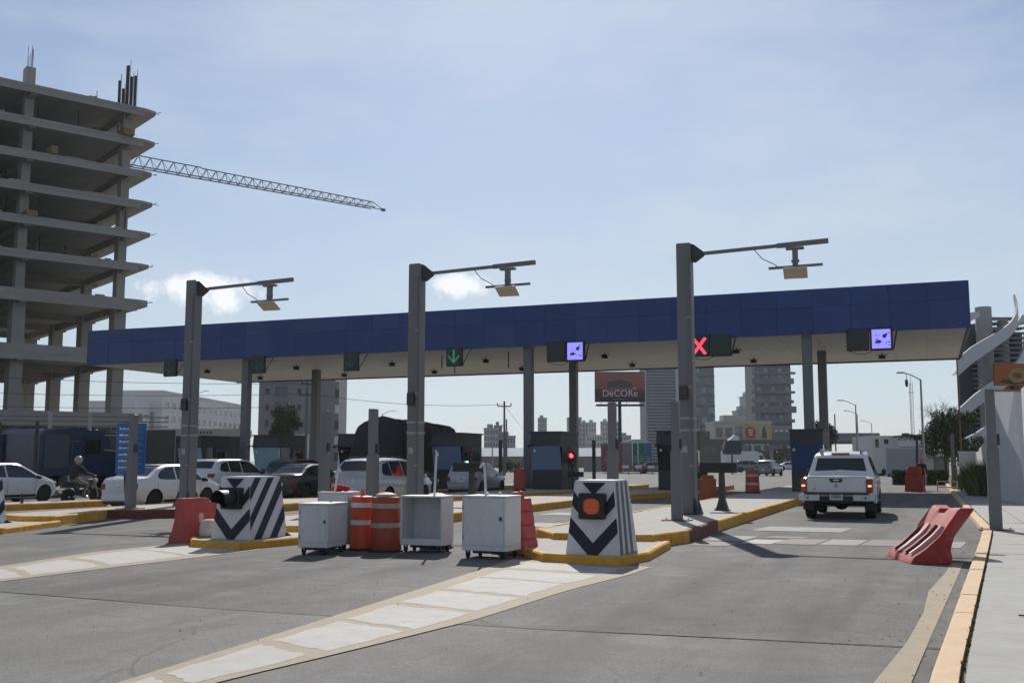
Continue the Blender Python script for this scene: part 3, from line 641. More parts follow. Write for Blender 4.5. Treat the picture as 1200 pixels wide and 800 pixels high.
# ------------------------------------------------------------------ white carts
cart_m = mat('cart_white_laminate', (.58, .582, .587), .55, var=.10, scale=1.6, dirt=.42, dirtcol=(.30, .28, .25), bump=.08, bscale=3, stretch=(1, 1, .5))
def cart(x, y, W, D_, Hh, rotz, label, opened, handle, topper=None):
    t = thing('wheeled_cart', label, 'cart', (x, y, 0), rotz, 'white wheeled carts between the islands'); z0 = .13
    th = .035
    if opened:
        for nm, a in (('side_panel', (-W / 2, -W / 2 + th, 0, D_, z0 + th, z0 + Hh - th)), ('side_panel', (W / 2 - th, W / 2, 0, D_, z0 + th, z0 + Hh - th)),
                      ('back_panel', (-W / 2 + th, W / 2 - th, D_ - th, D_, z0 + th, z0 + Hh - th)), ('bottom_panel', (-W / 2, W / 2, 0, D_, z0, z0 + th)), ('plinth', (-W / 2 + th, W / 2 - th, .01, .03, z0 + th, z0 + .11))):
            mb = MB(); mb.bbox(*a, .004); mb.build(nm, cart_m, t)
    else:
        mb = MB(); mb.bbox(-W / 2, W / 2, 0, D_, z0, z0 + Hh - th, .006); b = mb.build('body', cart_m, t)
        mb = MB(); mb.box(W * .36, W * .42, -.012, .0, z0 + Hh * .55, z0 + Hh * .62); mb.build('latch', steel_dark, b)
        for zz_ in (.2, .75): mb = MB(); mb.lathe([(.01, 0), (.01, .06)], 8, (-W / 2 + .02, -.006, z0 + Hh * zz_)); mb.build('hinge', steel_lt, b)
        for xx_ in (-W / 2 + .035, W / 2 - .035): mb = MB(); mb.box(xx_ - .0015, xx_ + .0015, -.0012, .001, z0 + .09, z0 + Hh - .06); mb.build('door_gap', steel_dark, b)
        mb = MB(); mb.box(-W / 2 - .002, W / 2 + .002, -.002, D_ + .002, z0 + .085, z0 + .09); mb.build('plinth_joint', mat('joint_grey', (.25, .25, .25), .8), t)  # grey strip marking the plinth joint
    mb = MB(); mb.bbox(-W / 2 - .012, W / 2 + .012, -.012, D_ + .012, z0 + Hh - th + .001, z0 + Hh, .006); mb.build('top_panel', cart_m, t)
    mb = MB(); mb.box(-W * .3, W * .3, .08, D_ - .08, z0 - .045, z0 - .002); mb.build('underframe', black, t)
    for sx in (-1, 1):
        for yy in (.07, D_ - .07):
            c = bpy.data.objects.new('caster', None)
            mb = MB(); xx = sx * (W / 2 - .08); mb.lathe([(.048, -.016), (.05, -.01), (.05, .01), (.048, .016)], 14, (xx, yy, .05), 'x'); o = mb.build('caster', rubber, t)
            mb = MB(); mb.box(xx - .03, xx - .022, yy - .03, yy + .03, .05, z0); mb.box(xx + .022, xx + .03, yy - .03, yy + .03, .05, z0); mb.box(xx - .035, xx + .035, yy - .035, yy + .035, z0 - .012, z0 - .001); mb.build('fork', steel_dark, o)
    if handle:
        hx, hy, hh, s = handle; zt = z0 + Hh
        mb = MB(); mb.path([(hx, hy, zt), (hx + s * .05, hy, zt + hh - .06), (hx + s * .06, hy, zt + hh), (hx + s * .1, hy - .04, zt + hh + .01), (hx + s * .14, hy - .07, zt + hh - .05)], .022, 8); mb.build('handle', cart_m, t, 40)
    if topper: topper(t, z0 + Hh)
    return t
def small_bits(t, z):
    for x, y in ((-.08, .3), (.1, .4)):
        mb = MB(); mb.lathe([(.035, 0), (.035, .02), (.02, .045), (.0001, .05)], 10, (x, y, z)); mb.build('knob', cart_m, t)
cart(-9.74, 15.47, .54, .80, .74, R(7), 'low closed white cart leftmost in front of the row', False, None)
cart(-10.02, 16.55, .58, .5, .90, R(4), 'white cart standing behind the low cart, with a white handle', False, (-.02, .12, .40, 1))
cart(-8.27, 16.6, .80, .5, .85, R(2), 'open-fronted white cart with empty inside and a tall handle', True, (.16, .2, .74, .6))
cart(-6.80, 15.92, .80, .58, .89, R(-4), 'closed white cart rightmost of the row, in front of the red barrel', False, (-.02, .12, .50, -.5), small_bits)
mb = MB(); mb.sphere((0, 0, .06), .10, 10, (1.3, .8, .7)); mb.sphere((.13, .02, .05), .08, 10, (1, .9, .7)); mb.tube((-.25, 0, .01), (.05, 0, .03), .02)
tag(mb.build('red_rags', mat('red_cloth', (.45, .02, .03), .8, var=.25, scale=8), None, 60, (-10.05, 16.8, 1.033), (0, 0, .3)), 'crumpled bright red bundle on top of the rear white cart', 'bundle')

# ------------------------------------------------------------------ drums, barrels and barriers
worn_drum = mat('worn_drum_plastic', (.36, .06, .03), .6, var=.25, scale=3, dirt=.5, dirtcol=(.16, .05, .03)); flecked = worn_paint('flecked_band', (.58, .55, .5), (.36, .06, .03), 1.35, 5)
def drum(x, y, z, r, h, label, bands, cat_m, knob=True, tap=.03, rim=False):
    t = thing('traffic_drum', label, 'traffic drum', (x, y, z), random.uniform(0, 6), 'orange traffic drums and barrels')
    prof = [(r * 1.06, 0), (r * 1.06, .03), (r + tap, .05)]
    zs = [h * .30, h * .32, h * .55, h * .57, h * .80, h * .82]
    for i, q in enumerate(zs): prof.append((r + tap * (1 - q / h) * (1 if i % 2 == 0 else .85), q))
    prof += [(r, h - .03), (r - .015, h), (r * .6, h + .012), (.0001, h + .012)]
    mb = MB(); mb.lathe(prof, 28); mb.build('body', cat_m, t, 40)
    for q, m in bands:
        mb = MB(); rr = r + tap * (1 - q / h) + .006; n = 28
        mb.loft([[((rr - dz * .0) * math.cos(2 * math.pi * k / n), rr * math.sin(2 * math.pi * k / n), q + dz) for k in range(n)] for dz in (0, h * .088)], False); mb.build('band', m, t, 40)
    mb = MB(); mb.lathe([(r * 1.25, 0), (r * 1.25, .035), (r * 1.1, .05)], 24); mb.build('base_ring', rubber, t)
    if knob: mb = MB(); mb.lathe([(.035, h), (.03, h + .05), (.022, h + .12), (.012, h + .13)], 10); mb.build('handle_knob', cat_m, t)
    else:
        mb = MB(); mb.lathe([(r * .75, h + .01), (r * .7, h + .05), (r * .4, h + .075), (.0001, h + .085)], 20); mb.build('cap', mat('bleached_cap', (.5, .36, .28), .7, var=.2), t, 40)
    return t
drum(-9.5, 16.72, 0, .195, .95, 'narrow orange drum with two clean white bands', [(.5 * .95 - .02, reflective), (.80 * .95, reflective)], orange_pl)
drum(-8.96, 16.6, 0, .25, .95, 'wide faded orange drum with worn-off bands left of the open cart', [(.5 * .95 - .05, flecked), (.80 * .95, flecked)], worn_drum, False)
drum(-8.45, 17.6, 0, .25, .92, 'faded drum mostly hidden behind the open white cart', [(.74, reflect_worn)], red_pl, False)
drum(-17.3, 44.6, .24, .24, 1.0, 'dark red drum in the canopy shade beside the middle booth', [(.4, red_pl), (.75, red_pl)], red_pl)
drum(-7.0, 45.2, .24, .27, .95, 'dark striped barrel in the canopy shade left of the pickup lane', [(.35, reflect_worn), (.7, reflect_worn)], red_pl)
# squarish red barrel at the nose
t = thing('red_barrel', 'bare tapered red plastic barrel right of the last white cart', 'barrel', (-6.62, 17.0, 0), R(-12))
def rrect(a, b, z, e): return [(x, y, z) for x, y in ((-a + e, -b), (a - e, -b), (a, -b + e), (a, b - e), (a - e, b), (-a + e, b), (-a, b - e), (-a, -b + e))]
mb = MB(); rings = []
for i in range(9):
    k = i / 8; a = .29 - .10 * k; rings.append(rrect(a, a, .02 + .93 * k, .07)); 
    if i in (2, 4, 6): rings.append(rrect(a - .015, a - .015, .035 + .93 * k, .07)); rings.append(rrect(a - .003, a - .003, .05 + .93 * k, .07))
mb.loft(rings); mb.build('body', red_pl, t, 35)
mb = MB(); mb.path([(-.13, 0, .94), (-.09, 0, 1.02), (.04, 0, 1.02), (.09, 0, .96)], .035, 8); mb.sphere((.06, 0, 1.0), .075, 10); mb.build('handle', red_pl, t, 50)
mb = MB(); mb.bbox(-.33, .33, -.33, .33, 0, .035, .01); mb.build('base', rubber, t)

def jersey_mesh(L, dent=0.0, shear=0.0):
    """water-filled plastic road barrier: flared profile, top notches, two through slots and moulded recesses"""
    prof = [(.30, 0), (.30, .10), (.22, .22), (.15, .42), (.125, .82), (.10, .86)]
    full = prof + [(-x, z) for x, z in reversed(prof)]
    mb = MB(); rings = []
    ny = 30
    for i in range(ny + 1):
        s = i / ny; y = s * L
        notch = .07 * (1 if abs(s - .5) < .07 else 0); rec = .035 * max(0, math.sin(s * math.pi * 3)) ** 2
        ring = []
        for x, z in full:
            zz = z - (notch if z > .8 else 0); sx = 1 if x > 0 else -1
            xx = x - sx * (rec if .15 < z < .6 else 0)
            d = dent * math.exp(-((s - .55) / .22) ** 2) * (z / .86)
            hz_ = zz / .86; bow = dent * math.sin(math.pi * min(1, hz_)) * (1.2 if x < 0 else .3)
            ring.append((xx + shear * hz_ ** 1.5 + bow * .45 + dent * .25 * math.sin(s * 7) * hz_, y + dent * .5 * hz_, zz * (1 - .02 * (shear > 0)) - d * .2))
        rings.append(ring)
    mb.loft(rings); return mb
t = thing('road_barrier', 'flared red plastic road barrier beside the hooded lamp block', 'road barrier', (-13.55, 16.75, 0), R(-12), 'red plastic road barriers')
jersey_mesh(1.5).build('body', red_pl, t, 35)
recess_lt = mat('sun_bleached_plastic', (.62, .42, .38), .6, var=.15)
for y in (.42, 1.02):
    mb = MB(); mb.bbox(-.14, .155, y - .06, y + .06, .30, .58, .03); mb.build('moulded_slot', recess_lt, t)
mb = MB(); mb.box(-.07, .07, .35, .5, .845, .868); mb.build('filler_cap', red_pl, t)
# white sack next to it
mb = MB(); mb.loft([[(a * math.cos(q), b * math.sin(q), z) for q in [2 * math.pi * k / 12 for k in range(12)]] for a, b, z in ((.15, .13, 0), (.19, .17, .05), (.18, .16, .2), (.15, .14, .29), (.08, .07, .33))])
tag(mb.build('white_sack', mat('pale_sack', (.55, .47, .4), .9, var=.2, scale=8, bump=.6), None, 60, (-13.0, 16.95, .135), (0, 0, .4)), 'small pale sack on the kerb between the red barrier and the hooded lamp block', 'sack')
seam_dk = mat('groove_dark', (.16, .03, .03), .7, var=.2)
def interp_(pts, y):
    for (a_, b_), (c_, e_) in zip(pts[:-1], pts[1:]):
        if y <= c_: return b_ + (e_ - b_) * (y - a_) / (c_ - a_)
    return pts[-1][1]
t = thing('road_barrier', 'crushed sun-bleached red barrier tipped over beside the right kerb', 'road barrier', (-.06, 17.6, .012), R(17), 'red plastic road barriers')
faded = mat('bleached_red_plastic', (.34, .04, .034), .65, var=.35, scale=2.0, dirt=.6, dirtcol=(.45, .25, .22), spec=.25)
jersey_mesh(1.42, .20, .62).build('body', faded, t, 35)
for k, (y, w) in enumerate(((.24, .035), (.54, .05), (.86, .06), (1.14, .035))):
    n_ = 8; mb = MB(); rings = []
    for q in range(n_ + 1):
        hz_ = .16 + .50 * q / n_; z = hz_ * .86 * .98 + .0; xs = -interp_([(0, .30), (.12, .30), (.26, .22), (.49, .15), (.95, .125)], hz_) + .66 * hz_ ** 1.5 + .16 * math.sin(math.pi * hz_) * .54 - .03 + .04 * hz_
        yy = y + .08 * hz_; rings.append([(xs - .02, yy - w, z + .012), (xs - .02, yy + w, z + .012), (xs + .06, yy + w, z - .02), (xs + .06, yy - w, z - .02)])
    mb.loft(rings); mb.build('bleached_groove', (recess_lt, seam_dk, recess_lt, seam_dk)[k], t, 40)
t = thing('road_barrier', 'upright red plastic barrier far down the right kerb by the hedge', 'road barrier', (-.35, 58.8, 0), R(80), 'red plastic road barriers')
jersey_mesh(.9).build('body', red_pl, t, 35); mb = MB(); mb.bbox(-.14, .14, .08, .82, .8, 1.3, .1); mb.build('upper_shell', red_pl, t)
t = thing('low_rack', 'low pale metal rack standing right of the far red barrier', 'rack', (.30, 58.9, .0))
mb = MB()
for x in (0, .95):
    for y in (0, .4): mb.bar((x, y, 0), (x, y, .55), .05)
for z in (.25, .54):
    for y in (0, .4): mb.bar((0, y, z), (.95, y, z), .045)
    for x in (0, .95): mb.bar((x, 0, z), (x, .4, z), .045)
mb.build('frame', recess_lt, t)
mb = MB(); mb.bbox(-.3, .3, -.24, .24, 0, .9, .05); mb.bbox(-.22, .22, -.18, .18, .9, 1.02, .03)
tag(mb.build('orange_bin', mat('orange_bin', (.40, .10, .03), .6, var=.2), None, None, (-8.35, 42.5, .0)), 'small orange bin in the shade beside the booth lane', 'bin')

# ------------------------------------------------------------------ toll booths
booth_m = mat('booth_charcoal', (.040, .042, .046), .55, var=.12, scale=1.2); booth_lt = mat('booth_side_grey', (.085, .088, .092), .6, var=.12)
booth_glass = mat('booth_blue_glass', (.15, .22, .32), .12, var=.06, scale=1, spec=.7); booth_pale = mat('booth_pale_glass', (.27, .40, .47), .15, var=.08, spec=.6)  # two windscreen colours, mid blue and pale blue
navy_panel = mat('booth_blue_panel', (.035, .075, .17), .4, var=.08)
def booth(x, y, label, gm, W=1.5, L=2.7, Hh=2.72, panel=None):
    """x is the left front corner"""
    t = thing('toll_booth', label, 'toll booth', (x, y, .22), 0, 'toll booths on the islands')
    z1, z2 = .95, 2.08
    mb = MB(); mb.box(0, W, .32, L, 0, z1); mb.build('lower_wall', booth_m, t)
    mb = MB(); mb.prism([(.0, z2), (.10, Hh - .02), (L, Hh - .02), (L, z2)], 0, W, 'yz'); mb.build('header', booth_m, t)
    mb = MB(); mb.box(-.06, W + .06, .04, L + .1, Hh - .02, Hh + .05); mb.build('roof', booth_m, t)
    for xx in (0, W - .08):
        for yy in (L - .1, 1.25): mb = MB(); mb.box(xx + .004, xx + .076, yy, yy + .1, z1, z2); mb.build('mullion', booth_m, t)
    mb = MB(); mb.hexa([(.02, .30, z1), (W - .02, .30, z1), (W - .02, .33, z1), (.02, .33, z1), (.02, .02, z2), (W - .02, .02, z2), (W - .02, .05, z2), (.02, .05, z2)]); mb.build('windscreen', gm, t)
    mb = MB(); mb.box(W - .05, W - .02, .34, 1.24, z1, z2); mb.build('side_window', glass_dk, t)
    mb = MB(); mb.box(.02, .05, .34, 1.24, z1, z2); mb.build('side_window', glass_dk, t)
    mb = MB(); mb.box(W - .02, W + .02, 1.36, L - .12, .05, z2); d = mb.build('door', booth_lt, t)
    mb = MB(); mb.box(W + .021, W + .03, 1.5, L - .3, 1.15, 1.85); mb.build('door_window', booth_lt if panel else glass_dk, d)
    mb = MB(); mb.bar((W + .05, L - .22, .95), (W + .05, L - .22, 1.15), .03); mb.build('handle', steel_lt, d)
    mb = MB(); mb.box(0.02, W - .02, L - .04, L - .01, z1, z2); mb.build('rear_window', glass_dk, t)
    mb = MB(); mb.box(W * .3, W * .72, .02, .05, 2.32, 2.46); p = mb.build('number_plate', mat('plate_grey', (.22, .22, .22), .5), t); p.rotation_euler = (R(-8), 0, 0); p.location = (0, -.30, 0.01)
    mb = MB(); mb.path([(W * .1, .1, z2), (W * .1, -.35, z2 + .1), (W * .1, -.5, z2 + .06)], .03, 6); mb.sphere((W * .1, -.55, z2), .09, 8); mb.build('camera', steel_dark, t)
    mb = MB(); mb.box(W * .15, W * .8, .34, .6, z1 + .01, z1 + .06); mb.box(W * .35, W * .55, .5, .55, z1 + .06, z1 + .4); mb.build('desk_screen', black, t)
    mb = MB(); mb.box(W * .4, W * .47, -.01, .0, 1.80, 1.92); st = mb.build('sticker', white_p, t); st.location = (-.45, .06, .0)
    return t
booth(-5.75, 48.0, 'charcoal toll booth with blue glass right beside the white pickup', navy_panel, 1.4)
booth(-11.8, 48.0, 'dark toll booth half hidden behind the right gantry pole', glass_dk, 1.5)
booth(-17.75, 47.2, 'charcoal toll booth with blue windscreen right of the front middle canopy column', booth_glass)
booth(-23.2, 47.6, 'charcoal toll booth with blue windscreen in front of the tarped truck', booth_glass, 1.6)
booth(-28.6, 47.6, 'dark toll booth left of the tarped truck behind the silver minivan', glass_dk, 1.6)
booth(-34.0, 47.8, 'toll booth with pale windscreen below the leafy tree', booth_pale, 1.6)
booth(-39.0, 47.8, 'toll booth with pale windscreen hidden behind the left gantry pole', booth_pale, 1.6)

# ------------------------------------------------------------------ lane traffic lights on slim posts
g_on = emit('green_lamp', (.25, 1.0, .72), 5); r_on = emit('red_lamp', (1.0, .04, .05), 4); r_off = mat('red_lamp_off', (.12, .012, .012), .35); g_off = mat('green_lamp_off', (.01, .05, .03), .35)
def tlight(x, y, label, green, arm=True):
    t = thing('lane_light', label, 'traffic light', (x, y, .22), 0, 'red and green lane lights')
    mb = MB(); mb.tube((0, 0, 0), (0, 0, 1.1), .04); mb.build('post', black, t)
    mb = MB(); mb.bbox(-.13, .13, -.08, .10, 1.08, 1.80, .02); h = mb.build('housing', black, t)
    for z, m in ((1.62, r_off if green else r_on), (1.26, g_on if green else g_off)):
        mb = MB(); mb.lathe([(.11, 0), (.10, -.03), (.06, -.05), (.0001, -.055)], 16, (0, -.081, z), 'y'); mb.build('lamp', m, h)
        mb = MB(); n = 12; mb.loft([[(.125 * math.cos(q), -.08 - d, z + .125 * math.sin(q)) for q in [math.pi * k / n for k in range(n + 1)]] for d in (0, .2)], False, False); mb.build('hood', black, h)
    mb = MB(); mb.bbox(-.08, .08, -.06, .08, 1.81, 1.98, .02); mb.build('beacon', mat('beacon_red', (.28, .02, .02), .4), t)
    if arm: mb = MB(); mb.bbox(-.2, .55, -.12, .12, .62, .86, .02); mb.build('barrier_motor', black, t)
tlight(-15.75, 47.5, 'red lane light right of the charcoal booth in the middle', False)
tlight(-9.9, 47.5, 'red lane light just right of the right gantry pole', False)
tlight(-21.1, 47.5, 'green lane light seen over the silver hatchback', True)
tlight(-30.6, 47.2, 'green lane light beside the grey post over the dark sedan', True)

# ------------------------------------------------------------------ blue information board
t = thing('information_board', 'blue information board with white lines of print on a leaning thin post', 'sign', (-21.42, 24.25, .24), R(10))
bb = mat('sign_blue', (.03, .12, .36), .45, var=.06)
mb = MB(); mb.bbox(-.47, .47, -.02, .02, .98, 2.42, .01); b = mb.build('board', bb, t)
for k in range(7):
    z = 2.27 - k * .185
    mb = MB(); mb.box(-.40, .40, -.0245, -.0215, z - .09, z - .083); mb.build('rule_line', mat('pale_print', (.45, .5, .58), .6, var=.2), b)
    x = -.37
    mb = MB()
    while x < (.05 if k % 2 else -.05):
        w = random.uniform(.05, .14); mb.box(x, x + w, -.0245, -.0215, z - .03, z + .035 * random.uniform(.5, 1)); x += w + .02
    mb.build('print_line', mat('white_print', (.6, .62, .66), .6), b)
for s in (-.2, ): mb = MB(); mb.bar((s - .12, .05, 2.3), (s + .12, .05, 0), .07); mb.build('leg', steel_dark, t)

# ------------------------------------------------------------------ vehicles
def paint(name, col, metal=0.0, rough=.32): return mat(name, col, rough, metal, var=.04, scale=1.5, coat=.6, dirt=.10, spec=.45, dirtcol=(.3, .27, .23))
P_white = paint('white_car_paint', (.62, .62, .62)); P_silver = paint('silver_car_paint', (.40, .405, .41), .35); P_black = paint('black_car_paint', (.018, .018, .02)); P_grey = paint('grey_car_paint', (.17, .18, .19), .35); P_red = paint('maroon_car_paint', (.10, .02, .02))
P_blue = paint('dark_blue_truck_paint', (.008, .024, .058))
tail_m = mat('tail_lamp_red', (.24, .015, .015), .2, var=.1, coat=.5); head_m = mat('head_lamp', (.55, .56, .57), .1, var=.05, spec=.7); amber_on = emit('lit_tail_lamp', (1.0, .38, .10), 1.3, (.8, .3, .1)); red_brake = emit('lit_brake_lamp', (1, .06, .03), .2, (.4, .03, .02))
rim_m = mat('alloy_rim', (.42, .42, .43), .35, .7, var=.1); seam_m = mat('panel_gap', (.02, .02, .02), .9, var=0); trim_b = mat('dark_trim', (.025, .025, .027), .6, var=.15)
def interp(pts, y):
    if y <= pts[0][0]: return pts[0][1]
    for (a, b), (c, d) in zip(pts[:-1], pts[1:]):
        if y <= c: return b + (d - b) * (y - a) / max(1e-6, c - a)
    return pts[-1][1]
def smooth_interp(pts, y, w=.07): return (interp(pts, y - w) + 2 * interp(pts, y) + interp(pts, y + w)) / 4
class Body:
    def __init__(s, L, W, top, belt, plan, bottom=.20, tumble=.36, ends=((0, .30), (.35, .20))):
        s.L, s.W, s.top, s.belt, s.plan, s.bot, s.tum = L, W, top, belt, plan, bottom, tumble
    def zt(s, y): return smooth_interp(s.top, y)
    def zs(s, y): return min(smooth_interp(s.belt, y), s.zt(y) - .03)
    def w(s, y): return s.W / 2 * smooth_interp(s.plan, y, .05)
    def zb(s, y):
        e = min(y, s.L - y); return s.bot + max(0, .28 - e) * .45
    def half(s, y):
        w, zt, zs, zb = s.w(y), s.zt(y), s.zs(y), s.zb(y); h = max(0, zt - zs)
        wr = max(.955 * w - s.tum * h, .3 * w); k = min(1, h / .25); wr = wr * k + (.90 * w) * (1 - k)
        return [(0, zb), (.84 * w, zb), (.955 * w, zb + .10), (.99 * w, zb + (zs - zb) * .45), (w, zb + (zs - zb) * .68), (.985 * w, zs - .05 * min(1, (zs - zb) / .3)), (.955 * w, zs), (wr, zt - .045 * k - .004), (wr - .07, zt), (0, zt + .018)]
    def sx(s, y, z):
        p = s.half(y)
        for (x0, z0), (x1, z1) in zip(p[1:-2], p[2:-1]):
            if z0 <= z <= z1: return x0 + (x1 - x0) * (z - z0) / max(1e-6, z1 - z0)
        return p[-3][0]
    def mesh(s):
        ys = sorted(set([round(k, 4) for k in np.linspace(0, s.L, 64)])); rings = []
        for y in ys:
            h = s.half(y); rings.append([(x, y, z) for x, z in h] + [(-x, y, z) for x, z in reversed(h[1:-1])])
        mb = MB(); mb.loft(rings); return mb
def boolean_cut(o, cutter):
    md = o.modifiers.new('cut', 'BOOLEAN'); md.object = cutter; md.operation = 'DIFFERENCE'; md.solver = 'EXACT'; md.material_mode = 'TRANSFER'
    dg = bpy.context.evaluated_depsgraph_get(); dg.update()
    me = bpy.data.meshes.new_from_object(o.evaluated_get(dg)); old = o.data; o.modifiers.clear(); o.data = me
    bpy.data.objects.remove(cutter)
    me.polygons.foreach_set('use_smooth', [True] * len(me.polygons)); me.set_sharp_from_angle(angle=R(32))
def wheel(parent, x, y, r, wd, side, rimm=None):
    mb = MB(); a, b = (-wd, 0) if side > 0 else (0, wd)
    prof = [(r * .62, a + .01), (r * .93, a), (r, a + .03), (r, b - .03), (r * .93, b), (r * .62, b - .01)]
    mb.lathe(prof, 24, (0, 0, 0), 'x'); o = mb.build('wheel', rubber, parent, 40, (x, y, r))
    mb = MB(); c = b - .015 if side > 0 else a + .015; s = -.05 * side
    mb.lathe([(r * .66, c), (r * .62, c + s * .2), (r * .60, c + s), (r * .2, c + s * .9), (.0001, c + s * .9)], 20, (0, 0, 0), 'x')
    for k in range(5):
        q = k * 2 * math.pi / 5; q2 = q + .17; q3 = q - .17
        for m_ in (0,): mb.poly([(c + s * .1, r * .12 * math.cos(q3), r * .12 * math.sin(q3)), (c + s * .25, r * .63 * math.cos(q3), r * .63 * math.sin(q3)), (c + s * .25, r * .63 * math.cos(q2), r * .63 * math.sin(q2)), (c + s * .1, r * .12 * math.cos(q2), r * .12 * math.sin(q2))])
    mb.build('rim', [rimm or rim_m], o, 30)
    return o
def side_patch(B, poly_cols, m, name, parent, off=.007, both=True):
    """poly_cols: [(y, zlo, zhi)...] glass or trim laid on the body side"""
    out = []
    for s in ((1, -1) if both else (1,)):
        mb = MB(); rows = 5; V = []
        for y, a, b in poly_cols: V.append([(s * (B.sx(y, a + (b - a) * k / rows) + off), y, a + (b - a) * k / rows) for k in range(rows + 1)])
        for c0, c1 in zip(V[:-1], V[1:]):
            for k in range(rows): mb.poly([c0[k], c1[k], c1[k + 1], c0[k + 1]])
        out.append(mb.build(name, m, parent, 40))
    return out
def top_patch(B, y0, y1, m, name, parent, fr=.93, off=.009, n=8):
    mb = MB(); V = []
    for i in range(n + 1):
        y = y0 + (y1 - y0) * i / n; h = B.half(y); wr = h[-2][0] * (1.0 + .04) * fr; z = B.zt(y)
        dz = (B.zt(y + .02) - B.zt(y - .02)) / .04; nl = math.hypot(1, dz); ny, nzz = -dz / nl, 1 / nl
        V.append([(wr * k, y + ny * off, z + nzz * off + .018 * (1 - abs(k))) for k in (-1, -.5, 0, .5, 1)])
    for c0, c1 in zip(V[:-1], V[1:]):
        for k in range(4): mb.poly([c0[k], c0[k + 1], c1[k + 1], c1[k]])
    return mb.build(name, m, parent, 50)
def car(name, label, cat, loc, rotz, kind, pm, group='cars queueing for the booths', lit=False, rails=False, tint=None):
    K = {
     'sedan': dict(L=4.25, W=1.70, top=[(0, .92), (.06, 1.02), (.30, 1.06), (.55, 1.07), (1.05, 1.36), (1.45, 1.455), (2.2, 1.47), (2.65, 1.40), (3.25, 1.02), (3.5, .97), (4.0, .84), (4.25, .62)],
                   belt=[(0, .86), (.6, .96), (1.8, .93), (3.2, .88), (4.0, .76), (4.25, .56)], plan=[(0, .80), (.10, .90), (.5, .98), (1.6, 1), (3.4, .99), (3.9, .92), (4.15, .80), (4.25, .68)],
                   axles=(.80, 3.32), rear=(.58, 1.32), front=(2.70, 3.22), win=[[(.98, 1.02, 1.12), (1.12, .99, 1.24), (1.40, .98, 1.36), (1.78, .97, 1.39)], [(1.86, .97, 1.39), (2.35, .955, 1.38), (2.66, .95, 1.30), (2.98, .94, 1.10), (3.10, .94, .98)]], doors=(1.82, .92, 2.95)),
     'hatch': dict(L=3.75, W=1.68, top=[(0, .80), (.04, 1.0), (.12, 1.12), (.42, 1.42), (.75, 1.49), (1.6, 1.51), (2.0, 1.46), (2.75, 1.06), (3.0, 1.0), (3.5, .86), (3.75, .62)],
                   belt=[(0, .8), (.3, .98), (1.4, .94), (2.7, .9), (3.5, .78), (3.75, .56)], plan=[(0, .84), (.10, .92), (.4, .98), (1.5, 1), (3.0, .98), (3.45, .9), (3.68, .78), (3.75, .66)],
                   axles=(.62, 3.0), rear=(.13, .42), front=(2.05, 2.72), win=[[(.55, 1.04, 1.14), (.75, 1.0, 1.36), (1.2, .98, 1.42)], [(1.28, .98, 1.42), (1.75, .97, 1.42), (2.05, .96, 1.34), (2.4, .95, 1.15), (2.62, .95, 1.0)]], doors=(1.24, .6, 2.5)),
     'suv':   dict(L=4.5, W=1.84, top=[(0, .95), (.05, 1.12), (.14, 1.22), (.40, 1.56), (.70, 1.655), (2.2, 1.675), (2.7, 1.60), (3.45, 1.16), (3.7, 1.12), (4.25, .98), (4.5, .68)],
                   belt=[(0, .92), (.3, 1.10), (1.8, 1.04), (3.4, 1.0), (4.2, .88), (4.5, .62)], plan=[(0, .86), (.12, .94), (.5, .99), (1.6, 1), (3.6, .98), (4.15, .9), (4.42, .76), (4.5, .66)],
                   axles=(.88, 3.55), rear=(.16, .44), front=(2.76, 3.42), win=[[(.50, 1.16, 1.24), (.68, 1.12, 1.48), (1.1, 1.10, 1.56)], [(1.16, 1.10, 1.57), (1.95, 1.07, 1.58)], [(2.02, 1.07, 1.58), (2.5, 1.06, 1.56), (2.8, 1.05, 1.46), (3.1, 1.04, 1.27), (3.34, 1.04, 1.09)]], doors=(1.98, 1.1, 3.15), r=.35),
    }[kind]
    B = Body(K['L'], K['W'], K['top'], K['belt'], K['plan'], bottom=.22 if kind == 'suv' else .19)
    t = thing(name, label, cat, loc, rotz, group); r = K.get('r', .315)
    body = B.mesh().build('body', pm, t)
    cut = MB()
    for ay in K['axles']:
        for s in (-1, 1): cut.lathe([(r + .055, s * K['W'] * .29), (r + .055, s * K['W'] * .6)], 28, (0, ay, r + .01), 'x')
    co = cut.build('cutter', trim_b); co.parent = t
    boolean_cut(body, co)
    for ay in K['axles']:
        for s in (-1, 1): wheel(t, s * (K['W'] / 2 - .03), ay, r, .20, s)
    gm = tint or glass_car
    for cols in K['win']: side_patch(B, cols, gm, 'side_window', t)
    top_patch(B, *K['rear'], gm, 'rear_window', t, .90); top_patch(B, *K['front'], gm, 'windscreen', t, .93)
    # door seams, handles
    for y in K['doors']:
        side_patch(B, [(y - .006, .30, B.zs(y) - .01), (y + .006, .30, B.zs(y) - .01)], seam_m, 'door_seam', t, .004)
    for y in (K['doors'][0] - .02, K['doors'][0] + .85):
        z = B.zs(y) - .13
        for s in (-1, 1): mb = MB(); mb.bbox(-.012, .03, -.20, -.03, -.016, .016, .008); mb.build('door_handle', pm, t, None, (s * B.sx(y, z), y, z))
    side_patch(B, [(y, .24, .33) for y in np.linspace(K['axles'][0] + r + .1, K['axles'][1] - r - .1, 6)], trim_b, 'sill', t, .006)
    zt = B.zs(.15)
